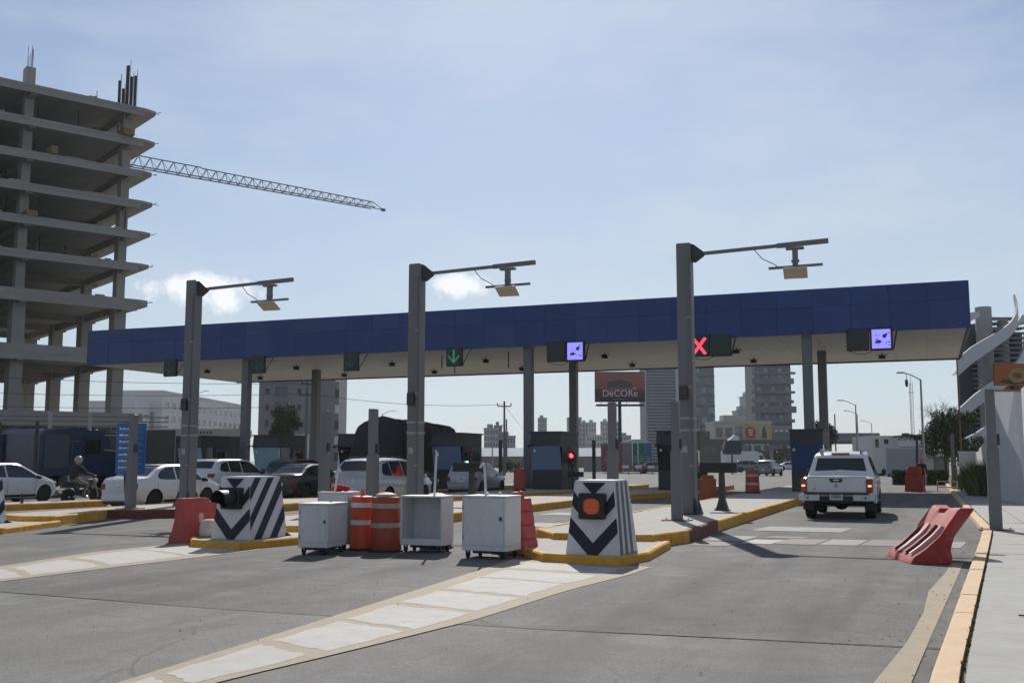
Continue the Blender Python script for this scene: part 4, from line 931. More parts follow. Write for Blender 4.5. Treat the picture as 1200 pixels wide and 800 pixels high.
    for s in (-1, 1):
        mb = MB(); w = B.w(.06)
        if kind == 'suv': mb.bbox(min(s * (w - .30), s * (w + .012)), max(s * (w - .30), s * (w + .012)), -.02, .24, zt - .16, zt + .03, .03)
        else: mb.bbox(min(s * (w - .20), s * (w + .010)), max(s * (w - .20), s * (w + .010)), -.015, .16, zt - .24, zt - .02, .03)
        mb.build('tail_light', red_brake if lit else tail_m, t)
        mb = MB(); yf = K['L'] - .42; w2 = B.w(K['L'] - .2); zf = B.zs(K['L'] - .25); mb.bbox(min(s * (w2 - .34), s * (w2 + .0)), max(s * (w2 - .34), s * (w2 + .0)), yf + .05, K['L'] - .10, zf - .10, zf + .03, .03); mb.build('headlight', head_m, t)
        y = K['front'][1] - .12; z = B.zs(y) + .06; mb = MB(); mb.bbox(min(s * .03, s * .22), max(s * .03, s * .22), -.07, .08, -.06, .07, .03); mb.build('mirror', pm if pm is not P_white else trim_b, t, None, (s * (B.sx(y, z - .06) - .02), y, z))
    mb = MB(); mb.bbox(-.20, .20, -.022, .01, .0, .12, .004); mb.build('licence_plate', plate_m, t, None, (0, 0, zt - .30 if kind != 'suv' else zt - .42))
    mb = MB(); mb.bbox(-K['W'] * .40, K['W'] * .40, -.05, .2, .28, .50, .04); mb.build('rear_bumper', pm, t)
    mb = MB(); mb.bbox(-K['W'] * .36, K['W'] * .36, -.035, .2, .19, .275, .02); mb.build('bumper_skirt', trim_b, t)
    mb = MB(); mb.lathe([(.05, 0), (.05, -.012), (.035, -.014)], 14, (0, -.004 if kind == 'sedan' else .01, zt - .10), 'y'); mb.build('emblem', chrome, t)
    if rails:
        for s in (-1, 1):
            xr = B.half(1.5)[-2][0] - .04; mb = MB(); mb.path([(s * xr, .6, B.zt(.6)), (s * xr, .75, B.zt(.75) + .07), (s * xr, 2.3, B.zt(2.3) + .07), (s * xr, 2.5, B.zt(2.5))], .02, 6); mb.build('roof_rail', trim_b, t)
    return t
car('white_sedan', 'white sedan with its boot towards the camera behind the blue board', 'car', (-24.35, 27.05, 0), R(-2), 'sedan', P_white)
car('white_hatchback', 'white hatchback cut off by the left edge behind the striped block', 'car', (-32.9, 28.6, 0), R(-2), 'hatch', P_white)
car('white_suv', 'white sport utility car behind the white sedan, left gantry pole in front of it', 'car', (-30.0, 38.2, 0), R(-3), 'suv', P_white)
car('black_sedan', 'dark sedan behind the striped block with the hooded lamp', 'car', (-24.7, 36.6, 0), R(-1), 'sedan', P_black)
car('silver_minivan', 'silver white minivan with roof rails behind the two orange drums', 'car', (-17.55, 30.2, 0), R(0), 'suv', P_silver, rails=True)
car('silver_hatchback', 'silver hatchback leaving beside the green lane light', 'car', (-20.0, 44.2, 0), R(0), 'hatch', P_silver)
car('dark_hatchback', 'black hatchback under the blue booth windscreen behind the card reader', 'car', (-20.9, 38.4, 0), R(-2), 'hatch', P_black)
car('black_suv', 'black sport utility car with its tail towards us left of the pale booth', 'car', (-28.9, 42.6, 0), R(0), 'suv', P_black)
# far traffic beyond the plaza
for i, (u, d, k, pm, rz, lab) in enumerate([(16.0, 135, 'sedan', P_grey, 60, 'grey car crossing far beyond the plaza in front of the green hoarding'), (19.5, 132, 'sedan', P_white, 60, 'white car far beyond the plaza at the right end of the green hoarding'),
                                            (31.5, 150, 'suv', P_grey, 75, 'grey sport utility car far off left of the pale box truck'), (44.0, 175, 'sedan', P_white, 80, 'white car far off under the footbridge'), (26.6, 112, 'suv', P_grey, 10, 'dark grey car far off right of the card reader')]):
    car('far_car', lab, 'car', (*vf(u, d), .01), R(rz) * -1, k, pm, 'cars far beyond the plaza')

# ---- white pickup (rear view)
def pickup():
    t = thing('white_pickup', 'white double-cab pickup with lit tail lights driving away in the right lane', 'pickup truck', (-2.40, 30.0, 0), R(0)); t.scale = (1.04, 1.04, 1.04); W, L = 1.85, 5.25
    top = [(0, 1.06), (.02, 1.10), (.05, 1.115), (1.50, 1.115), (1.56, 1.13), (1.66, 1.50), (1.80, 1.70), (2.1, 1.775), (2.9, 1.79), (3.4, 1.70), (4.0, 1.20), (4.2, 1.15), (5.0, 1.02), (5.25, .75)]
    belt = [(0, 1.04), (1.5, 1.10), (2.5, 1.10), (4.0, 1.10), (5.0, .95), (5.25, .7)]; plan = [(0, .955), (.08, .985), (.4, 1), (4.3, 1), (4.9, .93), (5.2, .80), (5.25, .72)]
    B = Body(L, W, top, belt, plan, bottom=.46, tumble=.30); b = B.mesh().build('body', P_white, t)
    r = .385; cut = MB()
    for ay in (1.22, 4.35):
        for s in (-1, 1): cut.lathe([(r + .07, s * W * .27), (r + .07, s * W * .6)], 28, (0, ay, r + .03), 'x')
    co = cut.build('cutter', trim_b); co.parent = t; boolean_cut(b, co)
    for ay in (1.22, 4.35):
        for s in (-1, 1): wheel(t, s * (W / 2 - .02), ay, r, .265, s)
    for s in (-1, 1):   # arch flares
        mb = MB(); n = 16
        for ay in (1.22,):
            mb.loft([[(s * (W / 2 + dx), ay + (r + dr) * math.cos(q), r + .03 + (r + dr) * math.sin(q)) for dx, dr in ((-.03, .06), (.035, .065), (.03, .10), (-.03, .13))] for q in [math.pi * k / n for k in range(n + 1)]]); 
        mb.build('arch_flare', P_white, t, 40)
    # tailgate with recessed frame and crease
    mb = MB(); mb.bbox(-.735, .735, -.022, .03, .705, 1.095, .018); tg = mb.build('tailgate', P_white, t)
    mb = MB(); mb.prism([(-.60, .72), (.60, .72), (.46, .80), (-.46, .80)], -.0285, -.0215, 'xz'); mb.build('pressed_crease', P_white, tg)
    mb = MB(); mb.bbox(-.75, .75, -.03, .06, 1.088, 1.122, .012); mb.build('top_edge', P_white, tg)
    mb = MB(); mb.prism([(-.17, 1.065), (.17, 1.065), (.155, .995), (.12, .97), (-.12, .97), (-.155, .995)], -.034, -.02, 'xz'); h = mb.build('handle_bezel', trim_b, tg)
    mb = MB(); mb.bbox(-.07, .07, -.046, -.034, 1.005, 1.04, .005); mb.build('handle', chrome, h)
    mb = MB(); n = 24
    mb.loft([[((.062 + a) * math.cos(2 * math.pi * k / n), -.024 - y, .885 + (.056 + a) * math.sin(2 * math.pi * k / n)) for k in range(n)] for a, y in ((-.014, 0), (-.012, .014), (.004, .014), (.008, 0))]); e = mb.build('emblem_ring', chrome, tg, 40)
    mb = MB(); mb.bbox(-.078, .078, -.040, -.026, .872, .897, .004); mb.build('emblem_bar', chrome, e)
    mb = MB(); mb.box(.50, .56, -.026, -.0215, .815, .835); mb.box(.575, .66, -.026, -.0215, .815, .835); mb.build('model_badge', chrome, tg)
    mb = MB(); mb.lathe([(.03, 0), (.03, -.004)], 10, (-.55, -.0215, .80), 'y'); mb.build('orange_sticker', mat('orange_sticker', (.6, .25, .08), .6), tg)
    for s in (-1, 1):
        x0, x1 = sorted((s * .745, s * .905)); mb = MB(); mb.bbox(x0, x1, -.035, .22, .70, 1.06, .02); tl = mb.build('tail_light', tail_m, t)
        mb = MB(); mb.bbox(min(s * .785, s * .875), max(s * .785, s * .875), -.043, -.03, .855, .905, .006); mb.build('lit_lamp', amber_on, tl)
        mb = MB(); mb.bbox(min(s * .76, s * .9), max(s * .76, s * .9), -.039, -.03, .72, .80, .004); mb.build('reflector', tail_m, tl)
    # bumper: white corners, black step
    for s in (-1, 1):
        x0, x1 = sorted((s * .42, s * .945)); mb = MB()
        mb.hexa([(x0 if s > 0 else x0, -.14, .50), (x1, -.14 if s < 0 else -.05, .50), (x1, .24, .50), (x0, .24, .50), (x0, -.16 if s > 0 else -.07, .655), (x1, -.16 if s < 0 else -.07, .655), (x1, .24, .655), (x0, .24, .655)]); mb.build('bumper_corner', P_white, t)
        mb = MB(); mb.lathe([(.025, 0), (.025, -.02)], 8, (s * .72, -.14, .57), 'y'); mb.build('parking_sensor', trim_b, t)
    mb = MB(); mb.bbox(-.42, .42, -.13, .2, .44, .60, .02); mb.bbox(-.80, .80, -.17, .0, .662, .70, .01); mb.build('bumper_step', trim_b, t)
    mb = MB(); mb.bbox(-.165, .165, -.15, -.128, .515, .665, .004); lp = mb.build('licence_plate', plate_m, t)
    mb = MB()
    for k in range(7): mb.box(-.125 + k * .037, -.10 + k * .037, -.1535, -.1505, .565, .62)
    mb.box(-.1, .1, -.1535, -.1505, .635, .65); mb.build('plate_print', trim_b, lp)
    # cab rear window, brake lamp, pillars
    mb = MB(); mb.hexa([(-.70, 1.55, 1.17), (.70, 1.55, 1.17), (.70, 1.60, 1.17), (-.70, 1.60, 1.17), (-.60, 1.69, 1.60), (.60, 1.69, 1.60), (.60, 1.74, 1.60), (-.60, 1.74, 1.60)]); mb.build('rear_window', glass_car, t)
    mb = MB(); mb.bbox(-.24, .24, 1.75, 1.86, 1.705, 1.745, .01); mb.build('brake_light', tail_m, t)
    side_patch(B, [(1.85, 1.14, 1.58), (2.45, 1.13, 1.66)], glass_car, 'side_window', t); side_patch(B, [(2.52, 1.13, 1.66), (3.1, 1.13, 1.64), (3.45, 1.13, 1.52), (3.75, 1.13, 1.30), (3.9, 1.13, 1.18)], glass_car, 'side_window', t)
    top_patch(B, 3.42, 3.98, glass_car, 'windscreen', t)
    for y in (1.75, 2.48, 3.55): side_patch(B, [(y - .008, .52, 1.09), (y + .008, .52, 1.09)], seam_m, 'door_seam', t, .004)
    for s in (-1, 1):
        for y in (2.2, 3.1): mb = MB(); mb.bbox(-.015, .035, -.11, .11, -.02, .02, .01); mb.build('door_handle', P_white, t, None, (s * B.sx(y, .98), y, .98))
        mb = MB(); mb.bbox(-.06, .06, -.05, .06, -.09, .10, .04); m_ = mb.build('mirror', trim_b, t, None, (s * 1.05, 3.62, 1.20)); mb = MB(); mb.bar((s * .90, 3.66, 1.12), (s * 1.02, 3.62, 1.14), .06); mb.build('mirror_arm', trim_b, t)
        xr = .53; mb = MB(); mb.path([(s * xr, 1.86, 1.73), (s * xr, 1.95, 1.83), (s * xr, 3.0, 1.845), (s * xr, 3.2, 1.78)], .03, 8); mb.build('roof_rail', steel_lt, t, 50)
        mb = MB(); mb.bbox(min(s * .80, s * 1.0), max(s * .80, s * 1.0), 1.75, 3.75, .40, .45, .02); mb.build('side_step', trim_b, t)
        mb = MB(); mb.box(min(s * .66, s * .93), max(s * .66, s * .93), .72, .735, .22, .62); mb.build('mud_flap', trim_b, t)
    mb = MB(); mb.tube((-.75, 1.22, .37), (.75, 1.22, .37), .05, n=10); mb.sphere((.02, 1.22, .37), .16, 12, (1.2, 1, 1)); mb.build('rear_axle', trim_b, t, 50)
    mb = MB(); mb.box(-.5, -.4, .1, 4.8, .42, .52); mb.box(.4, .5, .1, 4.8, .42, .52); mb.box(-.6, .6, 1.5, 4.6, .40, .5); mb.box(-.45, .45, .2, .9, .42, .62); mb.build('chassis', trim_b, t)
    mb = MB(); mb.tube((.47, .12, .44), (.47, .5, .46), .035, n=10); mb.build('exhaust', steel_dark, t)
    mb = MB(); mb.tube((-.33, 1.95, 1.17), (-.33, 1.95, 1.42), .09, .10); mb.sphere((-.33, 1.95, 1.47), .1, 8); mb.tube((.36, 2.9, 1.2), (.36, 2.9, 1.46), .12, .1); mb.build('headrest', trim_b, t)
pickup()

# ---- blue bonneted truck on the left
def blue_truck():
    t = thing('blue_truck', 'dark blue bonneted truck with sleeper cab behind the motorcyclist', 'truck', (-37.4, 33.0, 0), R(-2), 'trucks at the toll plaza')
    W = 1.2
    def slab(nm, poly, m, w=W, par=t): mb = MB(); mb.prism(poly, -w, w, 'yz'); return mb.build(nm, m, par)
    cabp = [(2.3, .95), (2.3, 2.78), (2.55, 2.98), (4.1, 3.06), (6.0, 2.98), (6.2, 2.75), (6.45, 2.05), (6.45, .95)]
    slab('cab', cabp, P_blue)
    slab('hood', [(6.44, .9), (6.44, 2.04), (7.4, 1.9), (8.6, 1.72), (8.85, 1.55), (8.95, .75), (6.44, .75)], P_blue, .95)
    for s in (-1, 1):
        mb = MB(); n = 14
        mb.loft([[(s * x, 7.95 + rr * math.cos(q), .55 + rr * math.sin(q)) for x, rr in ((.78, .60), (1.22, .60), (1.22, .68), (.78, .72))] for q in [math.pi * (k / n) for k in range(n + 1)]]); mb.build('fender', P_blue, t, 40)
        mb = MB(); mb.box(min(s * 1.205, s * 1.212), max(s * 1.205, s * 1.212), 4.7, 5.9, 1.0, 2.7); mb.build('door_seam', trim_b, t)
        mb = MB(); mb.box(min(s * 1.213, s * 1.22), max(s * 1.213, s * 1.22), 4.73, 5.87, 1.03, 2.67); d = mb.build('door', P_blue, t)
        mb = MB(); mb.box(min(s * 1.221, s * 1.226), max(s * 1.221, s * 1.226), 4.85, 5.75, 1.9, 2.55); mb.build('door_window', glass_dk, d)
        mb = MB(); mb.bbox(min(s * 1.213, s * 1.235), max(s * 1.213, s * 1.235), 2.5, 3.9, 1.25, 2.75, .01); mb.build('sleeper_panel', mat('truck_dusty_panel', (.05, .065, .085), .6, var=.2, dirt=.3), t)
        mb = MB(); mb.bbox(min(s * 1.21, s * 1.25), max(s * 1.21, s * 1.25), 4.05, 4.55, 1.5, 2.5, .02); mb.build('side_hatch', P_blue, t)
        mb = MB(); mb.path([(s * 1.2, 6.0, 2.78), (s * 1.6, 6.5, 2.78), (s * 1.6, 6.5, 2.05), (s * 1.2, 6.0, 2.1)], .03, 6); mb.bbox(min(s * 1.5, s * 1.7), max(s * 1.5, s * 1.7), 6.46, 6.54, 2.1, 2.75, .02); mb.build('mirror', steel_lt, t)
        mb = MB(); mb.lathe([(.30, -.75), (.32, -.7), (.32, .7), (.30, .75)], 18, (s * 1.0, 4.6, .68), 'y'); mb.build('fuel_tank', steel_lt, t, 40)
        mb = MB(); mb.tube((s * 1.12, 2.15, .8), (s * 1.12, 2.15, 3.3), .08); mb.build('exhaust_stack', steel_dark, t, 40)
        mb = MB(); mb.lathe([(.12, 0), (.10, .06), (.0001, .08)], 12, (s * .7, 8.92, 1.1), 'y'); mb.build('headlight', head_m, t)
        for y in (1.0, -.35, 7.95): wheel(t, s * 1.2, y, .52, .32, s)
    mb = MB(); mb.hexa([(-1.05, 6.32, 2.1), (1.05, 6.32, 2.1), (1.05, 6.47, 2.1), (-1.05, 6.47, 2.1), (-1.0, 6.05, 2.72), (1.0, 6.05, 2.72), (1.0, 6.24, 2.72), (-1.0, 6.24, 2.72)]); mb.build('windscreen', glass_dk, t)
    mb = MB(); mb.box(-.45, .45, -1.2, 8.5, .6, .85); mb.box(-.9, .9, -.9, 1.6, .95, 1.05); mb.build('chassis', trim_b, t)
    for k in range(5): mb = MB(); mb.bbox(-.8 + k * .4 - .06, -.8 + k * .4 + .06, 5.8, 5.95, 3.0, 3.06, .02); mb.build('marker_light', mat('amber_marker', (.4, .3, .15), .3), t)
    mb = MB(); mb.bbox(-1.15, 1.15, 8.9, 9.05, .5, .85, .03); mb.build('front_bumper', steel_lt, t)
    # older truck behind it, only its nose shows at the frame edge
    t2 = thing('dark_truck', 'dark truck with a rounded wind deflector at the left edge behind the blue truck', 'truck', (-42.0, 31.2, 0), R(-2), 'trucks at the toll plaza')
    def slab2(nm, poly, m, w=1.2): mb = MB(); mb.prism(poly, -w, w, 'yz'); return mb.build(nm, m, t2)
    dk = mat('dark_truck_paint', (.02, .022, .025), .5, var=.15)
    slab2('cab', [(2.3, .9), (2.3, 2.75), (2.5, 2.85), (4.6, 2.85), (5.0, 2.7), (5.25, 1.9), (5.25, .9)], dk); slab2('deflector', [(2.6, 2.86), (2.5, 3.2), (3.3, 3.42), (4.3, 3.35), (4.8, 3.1), (4.75, 2.86)], dk, 1.0)
    slab2('hood', [(5.24, .8), (5.24, 1.95), (6.6, 1.75), (6.8, 1.5), (6.85, .8)], dk, .9)
    for s in (-1, 1):
        for y in (1.0, -.3, 6.0): wheel(t2, s * 1.2, y, .5, .3, s)
        mb = MB(); mb.box(min(s * 1.205, s * 1.215), max(s * 1.205, s * 1.215), 3.6, 4.7, 1.8, 2.6); mb.build('door_window', glass_dk, t2)
    mb = MB(); mb.box(-.45, .45, -1, 6.5, .6, .8); mb.build('chassis', trim_b, t2)
blue_truck()

# ---- tarp-covered truck passing the booths
t = thing('tarped_truck', 'large truck under a black tarpaulin between two booths', 'truck', (-25.4, 45.6, 0), R(0), 'trucks at the toll plaza')
tarp = mat('black_tarpaulin', (.016, .016, .017), .7, var=.35, scale=1.2, bump=.5, bscale=3)
mb = MB(); rings = []
for i in range(40):
    y = i * .20; sag = .05 * math.sin(i * 1.6) + .035 * math.sin(i * 4.1); e = min(1, i / 3, (39 - i) / 3); e = .72 + .28 * math.sqrt(max(0, e)); zt = 3.60 * e + sag * .8 - .004 * i
    rings.append([(-1.25, y, 1.05), (1.25, y, 1.05), (1.29 + sag * .4, y, 2.0), (1.27 + sag * .5, y, zt - .7), (1.10, y, zt - .18), (.8, y, zt), (0, y, zt + .10 + sag), (-.8, y, zt), (-1.10, y, zt - .18), (-1.27, y, zt - .7), (-1.29, y, 2.0)])
mb.loft(rings); mb.build('tarpaulin', tarp, t, 50)
for k in range(6):
    mb = MB(); y = .8 + k * 1.15; mb.path([(1.31, y, 1.1), (1.33, y + .5, 2.2), (1.3, y + .9, 3.0)], .015, 5); mb.build('strap', trim_b, t)
mb = MB(); mb.box(-1.25, 1.25, 0, 7.8, .9, 1.04); mb.build('trailer_bed', trim_b, t)
mb = MB(); mb.prism([(8.0, .7), (8.0, 2.7), (8.3, 2.85), (9.6, 2.8), (10.1, 1.8), (11, 1.6), (11.2, .7)], -1.2, 1.2, 'yz'); mb.build('cab', P_black, t)
for s in (-1, 1):
    for y in (1.0, 2.3, 6.6, 10.3): wheel(t, s * 1.22, y, .5, .3, s)

# pale box truck and small van far beyond
t = thing('box_truck', 'pale box truck far beyond the plaza below the cream building', 'truck', (*vf(36.2, 165), 0), HEAD + R(8), 'trucks at the toll plaza')
mb = MB(); mb.bbox(-3.3, 1.9, -1.2, 1.2, .9, 3.1, .03); mb.build('box', white_p, t)
mb = MB(); mb.prism([(1.95, .5), (1.95, 2.9), (2.6, 2.9), (3.1, 1.8), (3.7, 1.6), (3.75, .5)], -1.1, 1.1, 'xz'); mb.build('cab', white_p, t)
mb = MB(); mb.box(2.15, 2.75, -1.12, -1.105, 1.7, 2.5); mb.build('door_window', glass_dk, t)
for x in (-2.2, 2.9): mb = MB(); mb.lathe([(.45, -1.15), (.45, -.85)], 18, (x, 0, .45), 'y'); mb.build('wheel', rubber, t)

# ------------------------------------------------------------------ people: skinned figures
def figure(name, joints, bones, mats_by_bone, parent=None, loc=(0, 0, 0), rotz=0, sub=2):
    names = list(joints); me = bpy.data.meshes.new(name); me.from_pydata([joints[n][0] for n in names], [(names.index(a), names.index(b)) for a, b, _ in bones], [])
    o = bpy.data.objects.new(name, me); COL.objects.link(o)
    sk = o.modifiers.new('skin', 'SKIN'); sk.use_smooth_shade = True
    for i, n in enumerate(names):
        r = joints[n][1]; me.skin_vertices[0].data[i].radius = (r, r) if not isinstance(r, tuple) else r
    me.skin_vertices[0].data[names.index('pelvis')].use_root = True
    sb = o.modifiers.new('sub', 'SUBSURF'); sb.levels = sub; sb.render_levels = sub
    dg = bpy.context.evaluated_depsgraph_get(); dg.update(); new = bpy.data.meshes.new_from_object(o.evaluated_get(dg)); o.modifiers.clear(); o.data = new
    new.materials.clear(); ms = []
    for _, _, m in bones:
        if m not in ms: ms.append(m)
    for m in ms: new.materials.append(m)
    segs = [(Vector(joints[a][0]), Vector(joints[b][0]), ms.index(m)) for a, b, m in bones]
    for p in new.polygons:
        c = p.center; best = 9; bi = 0
        for a, b, mi in segs:
            ab = b - a; t_ = max(0, min(1, (c - a).dot(ab) / max(1e-9, ab.length_squared))); d = (c - (a + ab * t_)).length
            if d < best: best = d; bi = mi
        p.material_index = bi; p.use_smooth = True
    o.location = loc; o.rotation_euler = (0, 0, rotz)
    if parent: o.parent = parent
    return o
jacket = mat('black_jacket', (.018, .018, .02), .8, var=.2, scale=6, bump=.3); trousers = mat('grey_trousers', (.16, .155, .15), .85, var=.2, scale=6, bump=.3); skin = mat('skin', (.35, .2, .14), .6, var=.08); shoe = mat('dark_shoe', (.02, .02, .02), .6)
t = thing('motorcycle', 'dark motorcycle under a rider between the hatchback and the white sedan', 'motorcycle', (-28.75, 29.45, 0), R(-4))
for y in (0, 1.28):
    mb = MB(); mb.lathe([(.20, -.045), (.27, -.055), (.30, -.03), (.305, 0), (.30, .03), (.27, .055), (.20, .045)], 24, (0, 0, 0), 'x'); w = mb.build('wheel', rubber, t, 40, (0, y, .305))
    mb = MB(); mb.lathe([(.205, -.02), (.205, .02), (.185, .02), (.185, -.02)], 20, (0, 0, 0), 'x'); mb.tube((-.06, 0, 0), (.06, 0, 0), .04)
    for k in range(6): q = k * math.pi / 3; mb.bar((0, 0, 0), (0, .2 * math.cos(q), .2 * math.sin(q)), .02)
    mb.build('rim', rim_m, w)
mb = MB(); mb.bbox(-.09, .09, .35, .85, .32, .56, .04); mb.lathe([(.12, -.14), (.12, .14)], 14, (0, .62, .42), 'x'); mb.build('engine', trim_b, t)
mb = MB(); mb.loft([[(-a, y, z - h), (a, y, z - h), (a * 1.1, y, z), (a * .6, y, z + .03), (-a * .6, y, z + .03), (-a * 1.1, y, z)] for y, z, a, h in ((.62, .80, .08, .12), (.72, .90, .15, .18), (.95, .93, .14, .22), (1.02, .86, .07, .15))]); mb.build('tank', mat('moto_red', (.09, .02, .02), .35, coat=.5), t, 40)
mb = MB(); mb.loft([[(-a, y, z - .07), (a, y, z - .07), (a, y, z), (-a, y, z)] for y, z, a in ((-.15, .84, .10), (.1, .80, .13), (.45, .77, .14), (.68, .82, .08))]); mb.build('seat', black, t, 40)
mb = MB(); mb.bar((0, 1.28, .305), (0, 1.08, .95), .05); mb.bar((.09, 1.28, .305), (.09, 1.08, .9), .05); mb.bar((-.09, 1.28, .305), (-.09, 1.08, .9), .05); mb.build('fork', steel_lt, t)
mb = MB(); mb.path([(-.36, .92, 1.03), (-.12, 1.06, 1.0), (.12, 1.06, 1.0), (.36, .92, 1.03)], .016, 8); mb.build('handlebar', black, t)
mb = MB(); mb.sphere((0, 1.2, .87), .10, 12); mb.build('headlight', head_m, t, 60)
mb = MB(); mb.bbox(-.06, .06, -.34, -.28, .62, .70, .01); mb.build('tail_light', tail_m, t)
mb = MB(); mb.box(-.09, .09, -.36, -.35, .45, .58); mb.build('licence_plate', plate_m, t)
mb = MB(); mb.tube((.13, .1, .33), (.13, .75, .30), .05, .03); mb.build('exhaust', chrome, t, 40)
mb = MB(); mb.bar((0, 0, .305), (0, .5, .42), .07); mb.bar((0, .05, .8), (0, .4, .5), .05); mb.bar((0, -.3, .72), (0, .3, .72), .16, .05); mb.build('frame', trim_b, t)
for s in (-1, 1): mb = MB(); mb.path([(s * .3, .95, 1.03), (s * .36, .93, 1.18)], .008, 5); mb.sphere((s * .37, .92, 1.2), .05, 8, (1.2, .4, .9)); mb.build('mirror', black, t)
J = {'pelvis': ((0, .22, .90), (.17, .14)), 'waist': ((0, .22, 1.06), (.155, .12)), 'chest': ((0, .30, 1.27), (.19, .13)), 'neckb': ((0, .36, 1.44), .075), 'head0': ((0, .38, 1.52), .075), 'head1': ((0, .40, 1.63), .095), 'head2': ((0, .40, 1.70), .06)}
B_ = [('pelvis', 'waist', jacket), ('waist', 'chest', jacket), ('chest', 'neckb', jacket), ('neckb', 'head0', skin), ('head0', 'head1', skin), ('head1', 'head2', skin)]
for s, n in ((1, 'r'), (-1, 'l')):
    J.update({'sh' + n: ((s * .19, .33, 1.38), .075), 'el' + n: ((s * .29, .52, 1.14), .055), 'wr' + n: ((s * .33, .82, 1.07), .036), 'hand' + n: ((s * .33, .91, 1.045), (.035, .03)),
              'f1' + n: ((s * .31, .955, 1.05), .011), 'f2' + n: ((s * .335, .955, 1.05), .011), 'f3' + n: ((s * .355, .95, 1.05), .010), 'f4' + n: ((s * .372, .94, 1.045), .009), 'th' + n: ((s * .295, .93, 1.02), .011),
              'hip' + n: ((s * .11, .26, .86), .11), 'kn' + n: ((s * .23, .68, .74), .075), 'an' + n: ((s * .19, .48, .33), .048), 'toe' + n: ((s * .20, .66, .30), .045)})
    B_ += [('chest', 'sh' + n, jacket), ('sh' + n, 'el' + n, jacket), ('el' + n, 'wr' + n, jacket), ('wr' + n, 'hand' + n, skin), ('pelvis', 'hip' + n, trousers), ('hip' + n, 'kn' + n, trousers), ('kn' + n, 'an' + n, trousers), ('an' + n, 'toe' + n, shoe)]
    B_ += [('hand' + n, f + n, skin) for f in ('f1', 'f2', 'f3', 'f4', 'th')]
rd = thing('person', 'motorcyclist in a black jacket, grey trousers and pale helmet', 'person', (-28.75, 29.45, 0), R(-4))
figure('body', J, B_, None, rd)
mb = MB(); mb.sphere((0, .40, 1.63), .145, 16, (.95, 1.05, 1)); hm = mb.build('helmet', mat('grey_helmet', (.30, .30, .31), .25, coat=.6), rd, 60)
mb = MB(); n = 10; mb.loft([[(.142 * math.cos(a), .40 + .152 * math.sin(a), z) for a in [R(25) + R(130) * k / n for k in range(n + 1)]] for z in (1.57, 1.68)], False, False); mb.build('visor', glass_dk, hm)
# guard far down the kerb
J = {'pelvis': ((0, 0, .95), (.16, .11)), 'waist': ((0, 0, 1.1), (.15, .10)), 'chest': ((0, 0, 1.30), (.18, .12)), 'neckb': ((0, 0, 1.46), .06), 'head0': ((0, .01, 1.55), .07), 'head1': ((0, .02, 1.65), .09), 'head2': ((0, .01, 1.72), .07)}
B_ = [('pelvis', 'waist', jacket), ('waist', 'chest', jacket), ('chest', 'neckb', jacket), ('neckb', 'head0', skin), ('head0', 'head1', skin), ('head1', 'head2', jacket)]
for s, n in ((1, 'r'), (-1, 'l')):
    J.update({'sh' + n: ((s * .2, 0, 1.40), .07), 'el' + n: ((s * .25, -.02, 1.12), .05), 'wr' + n: ((s * .24, .06, .88), .035), 'hand' + n: ((s * .23, .08, .80), .035), 'f1' + n: ((s * .23, .12, .72), .012), 'f2' + n: ((s * .225, .09, .70), .012), 'f3' + n: ((s * .22, .07, .71), .011), 'f4' + n: ((s * .22, .05, .73), .010), 'th' + n: ((s * .2, .13, .78), .012),
              'hip' + n: ((s * .10, 0, .88), .10), 'kn' + n: ((s * .11, .01, .50), .07), 'an' + n: ((s * .11, -.02, .09), .045), 'toe' + n: ((s * .12, .15, .04), .04)})
    B_ += [('chest', 'sh' + n, jacket), ('sh' + n, 'el' + n, jacket), ('el' + n, 'wr' + n, jacket), ('wr' + n, 'hand' + n, skin), ('pelvis', 'hip' + n, jacket), ('hip' + n, 'kn' + n, jacket), ('kn' + n, 'an' + n, jacket), ('an' + n, 'toe' + n, shoe)] + [('hand' + n, f + n, skin) for f in ('f1', 'f2', 'f3', 'f4', 'th')]
gd = thing('person', 'standing person in dark clothes behind the far red barrier on the right', 'person', (-.45, 61.2, .01), R(200))
figure('body', J, B_, None, gd)

# ------------------------------------------------------------------ construction building on the left
raw_c = mat('raw_concrete', (.29, .277, .255), .92, var=.16, scale=.25, bump=.3, bscale=2, dirt=.3, dirtcol=(.11, .105, .10)); raw_s = mat('raw_concrete_soffit', (.27, .255, .23), .95, var=.18, scale=.4, dirt=.35, dirtcol=(.09, .085, .08))
rebar = mat('rebar', (.045, .032, .028), .8, .3); wood_f = mat('formwork_plank', (.20, .13, .07), .85, var=.25, scale=3)
UA = R(28.4); tipx, tipy = -76.11, 88.18
cb = thing('construction_building', 'unfinished concrete frame tower with open floors and jutting slab corners at the left', 'building', (tipx, tipy, 0), -UA)
